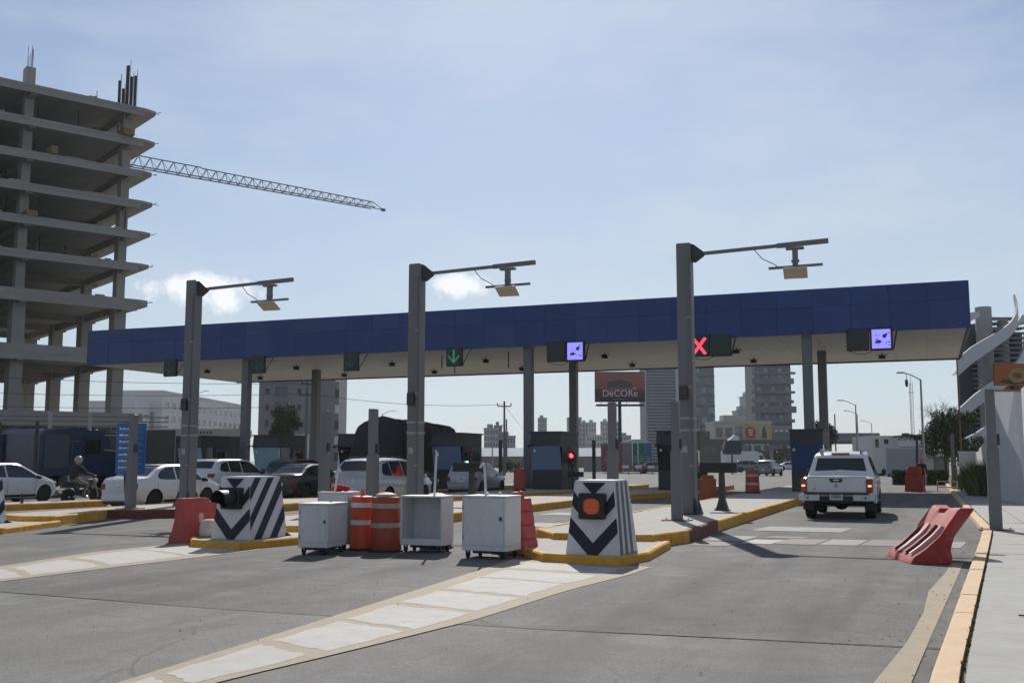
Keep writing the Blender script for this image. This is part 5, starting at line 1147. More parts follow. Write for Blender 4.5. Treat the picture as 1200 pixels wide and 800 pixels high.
# local frame: +y runs away along the visible facade towards the tip (tip at y=0), -y nearer; +x would be right of it, building lies in -x
floors = [6.5, 13.0, 18.45, 22.3, 25.75, 29.05, 32.35, 35.75, 39.15]
YA, XB = -46.0, -38.0
for i, z in enumerate(floors):
    th = .42 if z > 19 else (.8 if z > 13.5 else 1.1)
    ch = .9
    mb = MB(); jit = random.uniform(-.12, .12)
    P = [(XB, YA), (0, YA), (0 + jit * .3, -1.2), (-.35, -.15 + jit), (-.9, 0 + jit), (XB, 0)]
    mb.prism(P, z - th * .75, z); mb.build('floor_slab', raw_c, cb)
    mb = MB(); mb.box(-.30, -.02, YA, -1.4, z - th - .42, z - th * .75 - .003); mb.build('edge_beam', raw_c, cb)
    for y in (-2.5, -12.5, -22.5, -32.5, -42.5):
        mb = MB(); mb.box(XB + .5, -.32, y - .3, y + .3, z - th - .55, z - th * .75 - .003); mb.build('beam', raw_s, cb)
    for x in (-13.0, -23.5, -34):
        mb = MB(); mb.box(x - .3, x + .3, YA, -1.4, z - th - .50, z - th * .75 - .006); mb.build('beam', raw_s, cb)
    for k in range(2):   # starter bars poking from the corner
        mb = MB(); a = (random.uniform(-1.0, .0), -.1, z - .2); mb.path([a, (a[0] + random.uniform(.1, .4), a[1] + random.uniform(.2, .6), a[2] + random.uniform(-.15, .3))], .03, 4); mb.build('starter_bar', rebar, cb)
    if 18 < z: 
        for k in range(4): mb = MB(); y = -3 - k * 9 - random.uniform(0, 5); mb.box(-.1, .06, y - random.uniform(.6, 2), y, z - .02, z + random.uniform(.06, .16)); mb.build('formwork_board', raw_c, cb)
mb = MB(); mb.prism([(XB, YA), (0.2, YA), (0.2, -1), (XB, -1)], 0, .3); mb.build('ground_slab', raw_c, cb)
for x in (-2.5, -13.0, -23.5, -34):
    for y in (-2.5, -12.5, -22.5, -32.5, -42.5):
        for z0, z1 in zip([.3] + floors[:-1], [f - .3 for f in floors]):
            w = .85 if z1 < 20 else .62
            mb = MB(); mb.box(x - w, x + w, y - w * .7, y + w * .7, z0, z1); mb.build('column', raw_c, cb)
for (x, y, h, full) in ((-2.5, -12.5, 2.4, True), (-2.5, -22.5, 1.0, True), (-2.5, -2.5, 4.5, False), (-13, -2.5, 4.0, False)):
    if full:
        mb = MB(); mb.box(x - .62, x + .62, y - .45, y + .45, 39.15, 39.15 + h); mb.build('column_stub', raw_c, cb)
        for k in range(8): mb = MB(); xx, yy = x + random.uniform(-.55, .55), y + random.uniform(-.4, .4); mb.path([(xx, yy, 39.1 + h), (xx + random.uniform(-.05, .12), yy, 39.1 + h + random.uniform(1.4, 2.6))], .022, 4); mb.build('starter_bar', rebar, cb)
    else:
        for k in range(5):
            xx = x - .7 + k * .36; yk = y + (k - 2) * .3; hh = h * (1.15 if k == 2 else random.uniform(.5, .95)); mb = MB(); mb.box(xx - (.22 if k == 2 else .1), xx + (.22 if k == 2 else .1), yk - .12, yk + .12, 39.15, 39.15 + hh); mb.build('rebar_cage', rebar, cb)
            for j in range(2): mb = MB(); mb.path([(xx + random.uniform(-.2, .2), yk + .2, 39.1), (xx + random.uniform(-.2, .3), yk + .2, 39.1 + hh + random.uniform(.2, .9))], .02, 4); mb.build('starter_bar', rebar, cb)
# shoring props, debris and block walls on the open floors
for fi in range(2, 8):
    z0, z1 = floors[fi], floors[fi + 1] - .75
    for k in range(7):
        x, y = random.uniform(-12, -1.2), random.uniform(-26, -1.5); mb = MB(); mb.tube((x, y, z0), (x, y, z1), .07, n=5); mb.build('shoring_prop', rebar, cb)
    for k in range(3):
        x, y = random.uniform(-9, -1.0), random.uniform(-26, -3); mb = MB(); mb.box(x, x + random.uniform(.6, 2.4), y, y + random.uniform(.6, 2.2), z0 + .01, z0 + random.uniform(.2, .8)); mb.build('material_pile', wood_f, cb)
    if fi % 2: mb = MB(); y = -7.0 - fi; mb.box(-13, -6, y, y + .2, z0, z0 + 2.2); mb.build('block_wall', raw_s, cb)
# block infill and props in the lower storeys
for (x0, x1, y, z0, z1) in ((-12.3, -3.4, -42, .3, 5.2),):
    mb = MB(); mb.box(x0, x1, y, y + .2, z0, z1); mb.build('infill_wall', raw_s, cb)
# site hoarding in front of it
hd = thing('site_wall', 'dark low wall with pale boards along the foot of the unfinished tower', 'wall', (0, 0, 0))
def seg(u0, d0, u1, d1): return Vector((*vf(u0, d0), 0)), Vector((*vf(u1, d1), 0))
a, b = seg(-46, 78, -25.5, 80)
dkwall = mat('grimy_wall', (.075, .068, .06), .9, var=.25, scale=.5, dirt=.3); 
for k in range(8):
    p, q = a.lerp(b, k / 8), a.lerp(b, (k + .985) / 8); mb = MB(); mb.bar(p + Vector((0, 0, 1.9)), q + Vector((0, 0, 1.9)), .25, 3.6 + .4 * (k % 2)); mb.build('wall_bay', dkwall, hd)
pale_b = mat('pale_board', (.34, .36, .39), .7, var=.1)
for k in (1, 2): p, q = a.lerp(b, k / 8 + .01), a.lerp(b, (k + .93) / 8); nrm = Vector((SY, -CY, 0)) * .3; mb = MB(); mb.bar(p + nrm + Vector((0, 0, 4.25)), q + nrm + Vector((0, 0, 4.25)), .1, 1.2); mb.build('board', pale_b, hd)
for k in range(4): p, q = a.lerp(b, .36), a.lerp(b, .97); mb = MB(); z = 3.9 + .35 * k; mb.bar(p + Vector((0, 0, z)), q + Vector((0, 0, z - .1)), .05, .07); mb.build('rail', mat('dull_rail', (.16, .13, .11), .8), hd)
for i, (u, d, z) in enumerate(((-32.5, 74, 5.0), (-29.7, 74, 5.0))):
    mb = MB(); mb.tube((0, 0, 0), (0, 0, z), .14, .12, 10); mb.tube((0, 0, z - .3), (-.12, -.1, z), .1); tag(mb.build('pale_post', mat('pale_post', (.36, .36, .36), .8, var=.15), None, 40, (*vf(u, d), 0)), ('pale concrete post above the roof of the blue truck', 'pale concrete post right of the blue truck cab')[i], 'post')

# ------------------------------------------------------------------ tower crane jib
cr_m = mat('crane_steel', (.20, .23, .27), .6, .2, var=.1)
p0, p1 = Vector((*vf(-70.5, 104), 37.0)), Vector((*vf(-18.3, 146), 37.0))
cr = thing('tower_crane', 'long lattice jib of a tower crane beyond the unfinished tower', 'crane', tuple(p0) [:2] + (0,))
d_ = (p1 - p0); Lj = d_.length; d_.normalize(); sd = Vector((-d_.y, d_.x, 0)); O = Vector((p0.x, p0.y, 0))
def jb(nm, s0, s1, h0, h1, n):
    mb = MB(); pt = lambda s, side, h: p0 - O + d_ * s + sd * side + Vector((0, 0, h))
    for side in (-.5, .5): mb.bar(pt(s0, side, 0), pt(s1, side, 0), .13)
    mb.bar(pt(s0, 0, h0), pt(s1, 0, h1), .12)
    for k in range(n):
        a_, b_, m_ = s0 + (s1 - s0) * k / n, s0 + (s1 - s0) * (k + 1) / n, s0 + (s1 - s0) * (k + .5) / n; h = h0 + (h1 - h0) * (k + .5) / n
        for side in (-.5, .5): mb.bar(pt(a_, side, 0), pt(m_, 0, h), .055); mb.bar(pt(b_, side, 0), pt(m_, 0, h), .055)
        mb.bar(pt(a_, -.5, 0), pt(a_, .5, 0), .05)
    mb.build(nm, cr_m, cr)
jb('jib_section', 0, Lj * .34, 1.55, 1.5, 16); jb('jib_section', Lj * .34, Lj * .60, 1.5, 1.35, 12); jb('jib_section', Lj * .60, Lj * .975, 1.25, .85, 20)
mb = MB(); q = p1 - O; mb.bar(q - d_ * 1.7 + Vector((0, 0, .85)), q, .08); mb.bar(q - d_ * 1.7, q, .1); mb.box(q.x - .25, q.x + .25, q.y - .25, q.y + .25, q.z - .2, q.z + .15); mb.build('jib_tip', cr_m, cr)
q = p0 - O + d_ * Lj * .41; mb = MB(); mb.box(q.x - .7, q.x + .7, q.y - .5, q.y + .5, q.z - .35, q.z - .05); mb.build('trolley', steel_dark, cr)
mb = MB()
for sx in (-.8, .8):
    for sy in (-.8, .8): mb.bar((sx, sy, 0), (sx, sy, 42), .16)
for k in range(28):
    for (ax, ay), (bx, by) in (((-.8, -.8), (.8, -.8)), ((.8, -.8), (.8, .8)), ((.8, .8), (-.8, .8)), ((-.8, .8), (-.8, -.8))): mb.bar((ax, ay, k * 1.5), (bx, by, k * 1.5 + 1.5), .07)
mb.build('mast', cr_m, cr)

# ------------------------------------------------------------------ generic far buildings
def bld(name, label, cat, u, d, rot=0, group=None): return thing(name, label, cat, (*vf(u, d), 0), HEAD + rot, group)
_wm = {}
def window_mesh(w, h, m, dep=.12, sill=True):
    key = (round(w, 2), round(h, 2), m.name)
    if key not in _wm:
        mb = MB(); mb.box(-w / 2, w / 2, -.02, .05, -h / 2, h / 2); me = mb.mesh('window', m); fr = MB(); t_ = .07
        for a in ((-w / 2 - t_, -w / 2, -h / 2 - t_, h / 2 + t_), (w / 2, w / 2 + t_, -h / 2 - t_, h / 2 + t_), (-w / 2, w / 2, h / 2, h / 2 + t_), (-w / 2, w / 2, -h / 2 - t_, -h / 2)): fr.box(a[0], a[1], -.07, .04, a[2], a[3])
        _wm[key] = (me, fr.mesh('window_frame', white_p))
    return _wm[key]
def win(parent, w, h, m, loc, rot=0, frame=True):
    me, fr = window_mesh(w, h, m); o = put('window', me, parent, loc, (0, 0, rot))
    if frame: put('window_frame', fr, o)
    return o
wl_white = mat('white_render', (.62, .62, .61), .85, var=.07, scale=.15, dirt=.2, dirtcol=(.4, .39, .37)); wl_grey = mat('grey_render', (.24, .245, .255), .85, var=.08, scale=.1); wl_dark = mat('dark_render', (.085, .088, .092), .8, var=.12, scale=.2); wl_cream = mat('cream_render', (.42, .385, .32), .85, var=.08, scale=.2)
far_glass = mat('far_window_glass', (.055, .065, .08), .12, var=.1, spec=.6); far_glass_b = mat('far_blue_glass', (.10, .13, .17), .12, var=.15, scale=.3, spec=.6)
# white three-storey block
wb = bld('white_block', 'white three-storey block with rows of small dark windows left of the left gantry pole', 'building', -76.7, 230, R(90 - 1.9) )
# local x runs away from the camera along the long facade; facade normal is local -y (towards the right in view)
mb = MB(); mb.box(0, 66, 0, 11, 0, 16.6); mb.build('wall', wl_white, wb)
mb = MB(); mb.box(-.3, 66.3, -.3, 11.3, 16.6, 17.0); mb.build('parapet', wl_white, wb)
for r_, z in enumerate((13.9, 10.9, 7.8)):
    for k in range(15): win(wb, 2.3, 1.45, far_glass, (3.2 + k * 4.25, -.01, z))
    if r_ < 3:
        mb = MB(); mb.box(.5, 65.5, -.12, -.0, z - 1.35, z - 1.15); mb.build('string_course', wl_white, wb)
mb = MB(); mb.box(-.12, -.02, 1.6, 4.4, 8.5, 12.2); mb.build('wall_sign', mat('far_sign', (.3, .32, .36), .7, var=.3, scale=1.5), wb)
mb = MB(); mb.box(-9, -.01, 2.5, 13, 0, 14.2); mb.build('side_wing', wl_white, wb)
for k in range(2): win(wb, 1.6, 1.3, far_glass, (-9.02, 5 + k * 3.5, 8.5), R(-90))
# dark roadside shops below it
sh = bld('roadside_shop', 'dark single-storey shop row with a pale fascia below the white block', 'building', -38.5, 112, R(4))
mb = MB(); mb.box(0, 9.4, .4, 6, 0, 4.9); mb.build('wall', wl_dark, sh)
mb = MB(); mb.box(-.2, 9.6, -.2, 6.2, 4.2, 5.0); mb.build('fascia', wl_cream, sh)
for k, w in enumerate((3.2, 3.6, 2.0)): mb = MB(); x = .3 + (0, 3.6, 7.3)[k]; mb.box(x, x + w, .36, .398, .1, 3.9); mb.build('shaded_opening', mat('opening_shade', (.035, .035, .037), .7, var=.2), sh)  # near-black sheets paint in the shade inside the shop's open fronts
mb = MB(); mb.box(3.55, 3.75, .0, .34, 0, 4.2); mb.build('red_pillar', mat('red_pillar', (.30, .03, .03), .6), sh)
for k in range(7): mb = MB(); mb.box(4.2 + k * .35, 4.4 + k * .35, -.23, -.2, 4.45, 4.75); mb.build('fascia_mark', wl_dark, sh)
# grey block behind the leafy tree
gb = bld('grey_block', 'tall grey block with a glazed strip behind the leafy tree', 'building', -41.5, 172, R(2))
mb = MB(); mb.box(0, 8.7, 0, 12, 0, 23); mb.build('wall', wl_grey, gb)
mb = MB(); mb.box(8.71, 12.9, 1.2, 12, 0, 23.5); mb.build('side_wing', wl_grey, gb)
for k in range(8):
    for j in range(2): win(gb, .95, 1.7, far_glass_b, (3.1 + j * 1.1, -.02, 2.5 + k * 2.6), 0, False)
    mb = MB(); mb.box(2.4, 4.9, -.12, -.03, 3.5 + k * 2.6, 3.7 + k * 2.6); mb.build('spandrel', wl_grey, gb)
    win(gb, .6, 1.0, far_glass, (1.4, -.02, 2.5 + k * 2.6), 0, False); win(gb, .6, 1.0, far_glass, (6.6, -.02, 2.5 + k * 2.6), 0, False)
    win(gb, .8, 1.9, white_p, (9.3, 1.19, 2.5 + k * 2.6), 0, False); mb = MB(); mb.box(12.3, 12.95, 1.0, 1.19, 1.6 + k * 2.6, 3.0 + k * 2.6); mb.build('balcony', wl_white if k % 2 else wl_dark, gb)
# low white house right of it
lh = bld('low_house', 'low pale house between the shop row and the first canopy column', 'building', -38.5, 165, 0)
mb = MB(); mb.box(0, 5.6, 0, 6, 0, 5.8); mb.build('wall', wl_white, lh); mb = MB(); mb.box(-.2, 5.8, -.2, 6.2, 5.8, 6.1); mb.build('roof', wl_grey, lh)
for k in range(2): win(lh, 1.0, 1.2, far_glass, (1.5 + k * 2.4, -.02, 3.6))
# distant blocks and hazy towers
def block_tower(name, label, u0, u1, d, h, m, cols, rows, gm=far_glass, depth=14, rot=0, ww=.5, wh=.55, group='hazy towers on the skyline', roof=True):
    t = bld(name, label, 'building', u0, d, rot, group); W = u1 - u0
    mb = MB(); mb.box(0, W, 0, depth, 0, h); mb.build('wall', m, t)
    fl = (h - 2) / rows; cw = W / cols
    for r_ in range(rows):
        for c in range(cols): win(t, cw * ww, fl * wh, gm, (cw * (c + .5), -.02, 2 + fl * (r_ + .5)), 0, False)
    if roof: mb = MB(); mb.box(W * .2, W * .6, 3, 8, h, h + 2.2); mb.build('roof_plant', m, t); mb = MB(); mb.box(-.2, W + .2, -.2, depth + .2, h, h + .6); mb.build('parapet', m, t)
    return t
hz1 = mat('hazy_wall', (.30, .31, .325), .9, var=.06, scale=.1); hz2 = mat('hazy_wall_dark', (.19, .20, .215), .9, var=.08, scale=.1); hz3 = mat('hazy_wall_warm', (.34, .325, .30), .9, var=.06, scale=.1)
S = 1238.0
def pu(x, d): return (x - 600) / S * d
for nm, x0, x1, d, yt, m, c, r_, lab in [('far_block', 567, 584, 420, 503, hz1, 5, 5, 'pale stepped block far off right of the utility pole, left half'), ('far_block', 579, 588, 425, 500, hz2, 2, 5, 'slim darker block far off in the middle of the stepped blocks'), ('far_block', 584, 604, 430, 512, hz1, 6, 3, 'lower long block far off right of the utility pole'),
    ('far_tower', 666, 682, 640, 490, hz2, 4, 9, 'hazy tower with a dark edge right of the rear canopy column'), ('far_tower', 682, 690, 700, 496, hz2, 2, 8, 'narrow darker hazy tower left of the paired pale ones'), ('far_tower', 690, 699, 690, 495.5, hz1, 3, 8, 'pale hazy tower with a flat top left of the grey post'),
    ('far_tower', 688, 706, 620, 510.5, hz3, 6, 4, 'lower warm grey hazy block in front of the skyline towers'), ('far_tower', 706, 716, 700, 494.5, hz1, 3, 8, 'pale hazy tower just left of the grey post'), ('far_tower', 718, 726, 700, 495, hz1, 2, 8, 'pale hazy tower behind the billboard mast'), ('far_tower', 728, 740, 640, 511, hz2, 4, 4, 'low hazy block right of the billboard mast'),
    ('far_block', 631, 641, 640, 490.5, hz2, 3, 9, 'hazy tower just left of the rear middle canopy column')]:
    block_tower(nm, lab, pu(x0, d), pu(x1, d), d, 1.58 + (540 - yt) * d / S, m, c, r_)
# long white shed and grey wall
sd_ = bld('white_shed', 'long low white roofed shed far behind the green lane light', 'building', pu(562, 250), 250); Wd = pu(706, 250) - pu(562, 250)
mb = MB(); mb.prism([(0, 2.7), (3, 4.7), (14, 4.7), (14, 2.7)], 0, Wd, 'yz'); mb.build('roof', mat('white_roof', (.74, .74, .74), .5, var=.04), sd_); mb = MB(); mb.box(0, Wd, .3, 13.7, 0, 2.69); mb.build('wall', mat('brownish_wall', (.20, .18, .15), .9, var=.15, scale=.3), sd_)
for k in range(12): mb = MB(); mb.box(k * Wd / 12, k * Wd / 12 + .15, .05, .29, 0, 2.68); mb.build('pier', wl_grey, sd_)
# hoarding of coloured panels
hp = bld('coloured_hoarding', 'tall hoarding of red, grey, green and blue panels behind the billboard mast', 'hoarding', 0, 0)
hp.rotation_euler = (0, 0, HEAD); hp.location = (*vf(0, 145), 0)
def hm(n, c): return mat(n, c, .6, var=.1, scale=.6)
for x0, x1, yt, yb, m in ((684, 704, 536, 551, hm('hoard_grey', (.26, .245, .24))), (704.3, 717, 520, 551, hm('hoard_red', (.22, .07, .08))), (717.3, 730, 520, 551, hm('hoard_red2', (.20, .07, .08))), (730.3, 741, 519, 551, hm('hoard_taupe', (.20, .195, .185))), (741.3, 747.6, 519, 551, hm('hoard_teal', (.03, .12, .10))), (747.9, 756, 519, 551, hm('hoard_green', (.03, .14, .075))), (756.3, 763.5, 519, 551, hm('hoard_blue', (.025, .09, .24)))):
    mb = MB(); mb.box(pu(x0, 145), pu(x1, 145), -.06, .06, .1, 1.58 + (540 - yt) * 145 / S); p = mb.build('panel', m, hp)
    mb = MB(); c = (pu(x0, 145) + pu(x1, 145)) / 2
    if m.name not in ('hoard_grey', 'hoard_taupe'):
        for k in range(3): mb.box(c - .3 + .06 * k, c + .3 - .06 * k, -.075, -.062, 1.5 + k * .32, 1.65 + k * .32)
        mb.build('panel_print', mat('faint_print', (.25, .3, .28), .7), p)
mb = MB(); mb.prism([(pu(728, 145), 4.1), (pu(765, 145), 4.1), (pu(757, 145), 4.6), (pu(742, 145), 4.55)], 1, 3, 'xz'); mb.build('pale_cover', mat('pale_cover', (.45, .47, .48), .8), hp)
# striped red-white plastic fence in front of it
fb = thing('low_barricade', 'low red and white barricade across the far road in front of the hoarding', 'barricade', (*vf(pu(722, 125), 125), 0), HEAD)
for k in range(6): mb = MB(); mb.bbox(k * .75, k * .75 + .73, -.1, .1, .75, 1.05, .01); mb.build('rail_section', (red_pl, white_p)[k % 2], fb)
for k in range(4): mb = MB(); mb.bar((k * 1.4 + .1, -.25, 0), (k * 1.4 + .1, 0, .76), .07); mb.bar((k * 1.4 + .1, .25, 0), (k * 1.4 + .1, 0, .76), .07); mb.build('leg', red_pl, fb)
# ------------------------------------------------------------------ towers behind the canopy
tw = bld('louvred_tower', 'slender tower with close horizontal louvres right of the billboard', 'building', pu(760, 330), 330); d = 330; W1 = pu(793, d) - pu(760, d)
mb = MB(); mb.box(.3, W1, .5, 16, 0, 42); mb.build('core', mat('tower_dark_glass', (.045, .06, .08), .2, var=.1), tw)  # one dark blue-grey colour for the glass behind the louvres
fin = MB(); fin.box(0, W1 + .05, 0, .49, 0, .42); fm = fin.mesh('louvre', mat('tower_fin', (.20, .225, .265), .7, var=.05))
for k in range(42): put('louvre', fm, tw, (0, 0, .4 + k * .98))
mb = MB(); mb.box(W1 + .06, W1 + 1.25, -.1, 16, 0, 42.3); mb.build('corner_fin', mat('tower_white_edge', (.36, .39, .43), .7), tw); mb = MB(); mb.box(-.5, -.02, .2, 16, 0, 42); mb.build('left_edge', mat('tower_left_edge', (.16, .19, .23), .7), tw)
tg = bld('glazed_tower', 'dark glazed tower directly behind the right gantry pole', 'building', pu(798, 334), 334); d = 334; W2 = pu(839, d) - pu(798, d)
mb = MB(); mb.box(0, W2, 0, 16, 0, 40); mb.build('core', mat('tower_glass', (.045, .065, .085), .15, var=.2, scale=.15, spec=.6), tg)
for k in range(12):
    mb = MB(); mb.box(-.05, W2 + .1, -.25, -.02, 2.6 + k * 3.2, 3.05 + k * 3.2); mb.build('floor_band', mat('tower_band', (.075, .09, .11), .7), tg)
    for j in range(5):
        if (k * 7 + j * 3) % 4: win(tg, 1.5, 1.7, (far_glass_b, far_glass, mat('pale_blind', (.24, .28, .31), .6))[(k * 5 + j) % 3], (1.2 + j * 2.15, -.05, 1.6 + k * 3.2), 0, False)  # pale blinds mixed in among the dark panes
tb = bld('balcony_tower', 'grey tower of stacked offset balconies left of the paired canopy columns', 'building', pu(886, 360), 360); d = 360; W3 = pu(932, d) - pu(886, d)
mb = MB(); mb.box(.5, W3 - .5, .8, 16, 0, 44); mb.build('core', mat('balcony_tower_core', (.045, .055, .07), .5, var=.1), tb)
for k in range(13):
    off = (0, -.9, .3, -.5, .6, -1.0)[k % 6]; th = (1.0, .8, 1.9, .8, 1.1, 2.2)[k % 6]
    mb = MB(); mb.box(off, W3 + (.2, .8, 0, .5)[k % 4], -.6, .79, 1.5 + k * 3.3, 1.5 + k * 3.3 + th); mb.build('balcony_band', mat('balcony_grey', (.115, .13, .155), .75, var=.08), tb)
    for j in range(5): win(tb, 1.4, 1.3, (far_glass, mat('pale_blind', (.24, .28, .31), .6), far_glass_b, far_glass)[(k * 3 + j * 2) % 4], (1.8 + j * 2.45, .78, 1.5 + k * 3.3 + th + .75), 0, False)
    mb = MB(); mb.box(-.6, .4, .2, .79, 1.6 + k * 3.3, 3.4 + k * 3.3); mb.build('corner_balcony', mat('balcony_pale', (.22, .24, .27), .7), tb)
block_tower('stepped_block', 'pale blue grey stepped block left of the balcony tower, lower part', pu(866, 395), pu(884, 395), 395, 1.58 + 58 * 395 / S, mat('pale_blue_wall', (.33, .36, .40), .8), 3, 6, far_glass_b, 10, 0, .5, .3, 'pale stepped blocks')
block_tower('stepped_block', 'pale blue grey stepped block left of the balcony tower, upper slim part', pu(875, 405), pu(888, 405), 405, 1.58 + 75 * 405 / S, mat('pale_blue_wall', (.33, .36, .40), .8), 2, 8, far_glass_b, 10, 0, .5, .3, 'pale stepped blocks')
block_tower('cream_building', 'cream building with wide dark windows beyond the box truck', pu(838, 265), pu(905, 265), 265, 1.58 + 44 * 265 / S, wl_cream, 6, 2, far_glass, 12, 0, .7, .55, None)
block_tower('brown_building', 'low brown building behind the red lane light right of the gantry pole', pu(815, 200), pu(850, 200), 200, 1.58 + 22 * 200 / S, mat('brown_wall', (.13, .11, .10), .9, var=.1), 4, 1, far_glass, 12, 0, .5, .5, None)
# footbridge
fbz = thing('footbridge', 'grey covered footbridge spanning the road beyond the plaza', 'bridge', (*vf(pu(868, 205), 205), 0), HEAD); Wb = pu(1032, 205) - pu(868, 205)
mb = MB(); mb.box(0, Wb, 0, 3, 4.9, 5.6); mb.build('deck', mat('bridge_dark', (.07, .085, .105), .7, var=.1), fbz); mb = MB(); mb.box(0, Wb, -.08, 0, 5.61, 7.0); mb.build('parapet', mat('bridge_grey', (.17, .18, .19), .8, var=.1), fbz); mb = MB(); mb.box(-.3, 9.7, -.3, 3.3, 7.01, 8.4); mb.build('stair_tower', wl_grey, fbz)
for x in (.5, 6, 17.5, 26): mb = MB(); mb.box(x, x + .6, 1, 1.8, 0, 4.89); mb.build('pier', wl_grey, fbz)
for k in range(9): mb = MB(); mb.box(.4 + k * 1.05, .9 + k * 1.05, -.36, -.31, 7.3, 7.6); mb.build('print_block', white_p, fbz)
# ------------------------------------------------------------------ billboards
bi = thing('tall_billboard', 'tall roadside billboard with a sunset picture and the name in white letters', 'billboard', (*vf(pu(727, 150), 150), 0), HEAD, 'billboards')
sun_m = bpy.data.materials.new('billboard_sunset'); sun_m.use_nodes = True; nt = sun_m.node_tree; n = nt.nodes; l = nt.links; pb = n['Principled BSDF']
tcx = n.new('ShaderNodeTexCoord'); sp = n.new('ShaderNodeSeparateXYZ'); l.new(tcx.outputs['Object'], sp.inputs[0]); ns = n.new('ShaderNodeTexNoise'); ns.inputs['Scale'].default_value = .8; ns.inputs['Detail'].default_value = 6; mp_ = n.new('ShaderNodeMapping'); mp_.inputs['Scale'].default_value = (.5, 1, 2.5); l.new(tcx.outputs['Object'], mp_.inputs[0]); l.new(mp_.outputs[0], ns.inputs['Vector'])
mr = n.new('ShaderNodeMapRange'); mr.inputs['From Min'].default_value = 9.95; mr.inputs['From Max'].default_value = 14.3; l.new(sp.outputs['Z'], mr.inputs['Value']); ad = n.new('ShaderNodeMath'); ad.operation = 'MULTIPLY_ADD'; l.new(ns.outputs[0], ad.inputs[0]); ad.inputs[1].default_value = .5; l.new(mr.outputs[0], ad.inputs[2])
rm = n.new('ShaderNodeValToRGB'); e = rm.color_ramp.elements; e[0].position = .2; e[0].color = (.035, .028, .04, 1); e[1].position = 1.25 / 1.5; e[1].color = (.36, .11, .08, 1)
for ps, c in ((.45, (.06, .035, .045, 1)), (.60, (.13, .045, .045, 1)), (.70, (.30, .10, .075, 1)), (.78, (.20, .11, .10, 1)), (.95, (.30, .12, .10, 1))): q = e.new(ps); q.color = c
l.new(ad.outputs[0], rm.inputs[0]); l.new(rm.outputs[0], pb.inputs['Base Color']); pb.inputs['Roughness'].default_value = .7
mb = MB(); mb.box(-3.55, 3.6, -.15, .15, 9.95, 14.3); mb.build('picture', sun_m, bi)
mb = MB(); mb.box(-3.4, 3.4, -.9, .4, 9.35, 9.6); mb.build('walkway', black, bi)
mb = MB(); mb.tube((0, .1, 0), (0, .1, 9.95), .28, .24, 14); mb.build('mast', mat('billboard_mast', (.025, .035, .045), .6), bi, 40)
mb = MB(); mb.prism([(-1.8, 12.0), (-1.7, 12.9), (.2, 13.1), (1.7, 12.8), (1.9, 12.0)], -.17, -.152, 'xz'); mb.build('house_motif', mat('house_motif', (.10, .085, .085), .7, var=.2, scale=1), bi)
mb = MB(); mb.box(1.83, 2.42, -.2, -.18, 11.83, 11.93); mb.build('macron', mat('billboard_letters', (.62, .58, .56), .6, var=.05), bi)
text('DeCORe', 1.35, mat('billboard_letters', (.62, .58, .56), .6, var=.05), bi, (0.05, -.19, 11.15), (R(90), 0, 0), 'lettering', .01, sx=.98)
mb = MB(); mb.box(-.9, .9, -.18, -.152, 10.35, 10.40); mb.build('underline', mat('billboard_letters2', (.3, .27, .27), .6), bi)
for k in range(4): mb = MB(); mb.bar((-2.7 + k * 1.8, -.8, 9.6), (-2.7 + k * 1.8, -.95, 9.9), .06); mb.build('spotlight', steel_dark, bi)
b2 = thing('small_billboard', 'small yellow billboard with a pink round motif on the footbridge', 'billboard', (*vf(pu(888.5, 192), 192), 0), HEAD, 'billboards')
yb = mat('billboard_yellow', (.42, .33, .13), .7, var=.15, scale=.5); mb = MB(); mb.box(-2.65, 2.6, -.1, .1, 5.5, 8.45); mb.build('picture', yb, b2); mb = MB(); mb.lathe([(1.0, -.14), (1.0, -.105)], 20, (-1.3, 0, 6.8), 'y'); mb.box(-2.2, -.4, -.138, -.104, 5.7, 6.4); mb.build('round_motif', mat('billboard_pink', (.36, .05, .09), .7), b2)
for k in range(3): mb = MB(); mb.box(-1.75 + .1 * k, -.85 - .06 * k, -.155, -.141, 7.1 - k * .4, 7.3 - k * .4); mb.build('white_print', white_p, b2)
mb = MB(); mb.prism([(.7, 5.7), (1.7, 5.7), (1.6, 6.6), (1.3, 7.9), (.9, 7.6)], -.13, -.104, 'xz'); mb.build('dark_motif', wl_dark, b2); mb = MB(); mb.prism([(.3, 6.6), (1.0, 6.4), (1.2, 8.2), (.6, 8.2)], -.12, -.103, 'xz'); mb.build('pale_motif', mat('lilac', (.4, .36, .44), .7), b2)
for x in (-1.5, 1.5): mb = MB(); mb.bar((x, .2, 0), (x, .2, 5.6), .2); mb.build('leg', steel_dark, b2)
hs = thing('dark_hopper', 'dark tapered hopper-like box on a thin post beyond the card reader', 'hopper', (*vf(pu(858, 130), 130), 0), HEAD)
mb = MB(); mb.loft([[(-a, -.7, z), (a, -.7, z), (a, .7, z), (-a, .7, z)] for a, z in ((.95, 2.4), (1.1, 3.0), (.85, 4.1))]); mb.build('body', mat('slate', (.055, .068, .075), .7, var=.1), hs); mb = MB(); mb.loft([[(-.5, -.5, 4.11), (.7, -.5, 4.11), (.7, .5, 4.11), (-.5, .5, 4.11)], [(.3, -.3, 4.75), (.8, -.3, 4.6), (.8, .3, 4.6), (.3, .3, 4.75)]]); mb.build('cover', white_p, hs); mb = MB(); mb.tube((0, 0, 0), (0, 0, 2.4), .1); mb.build('post', steel_dark, hs)

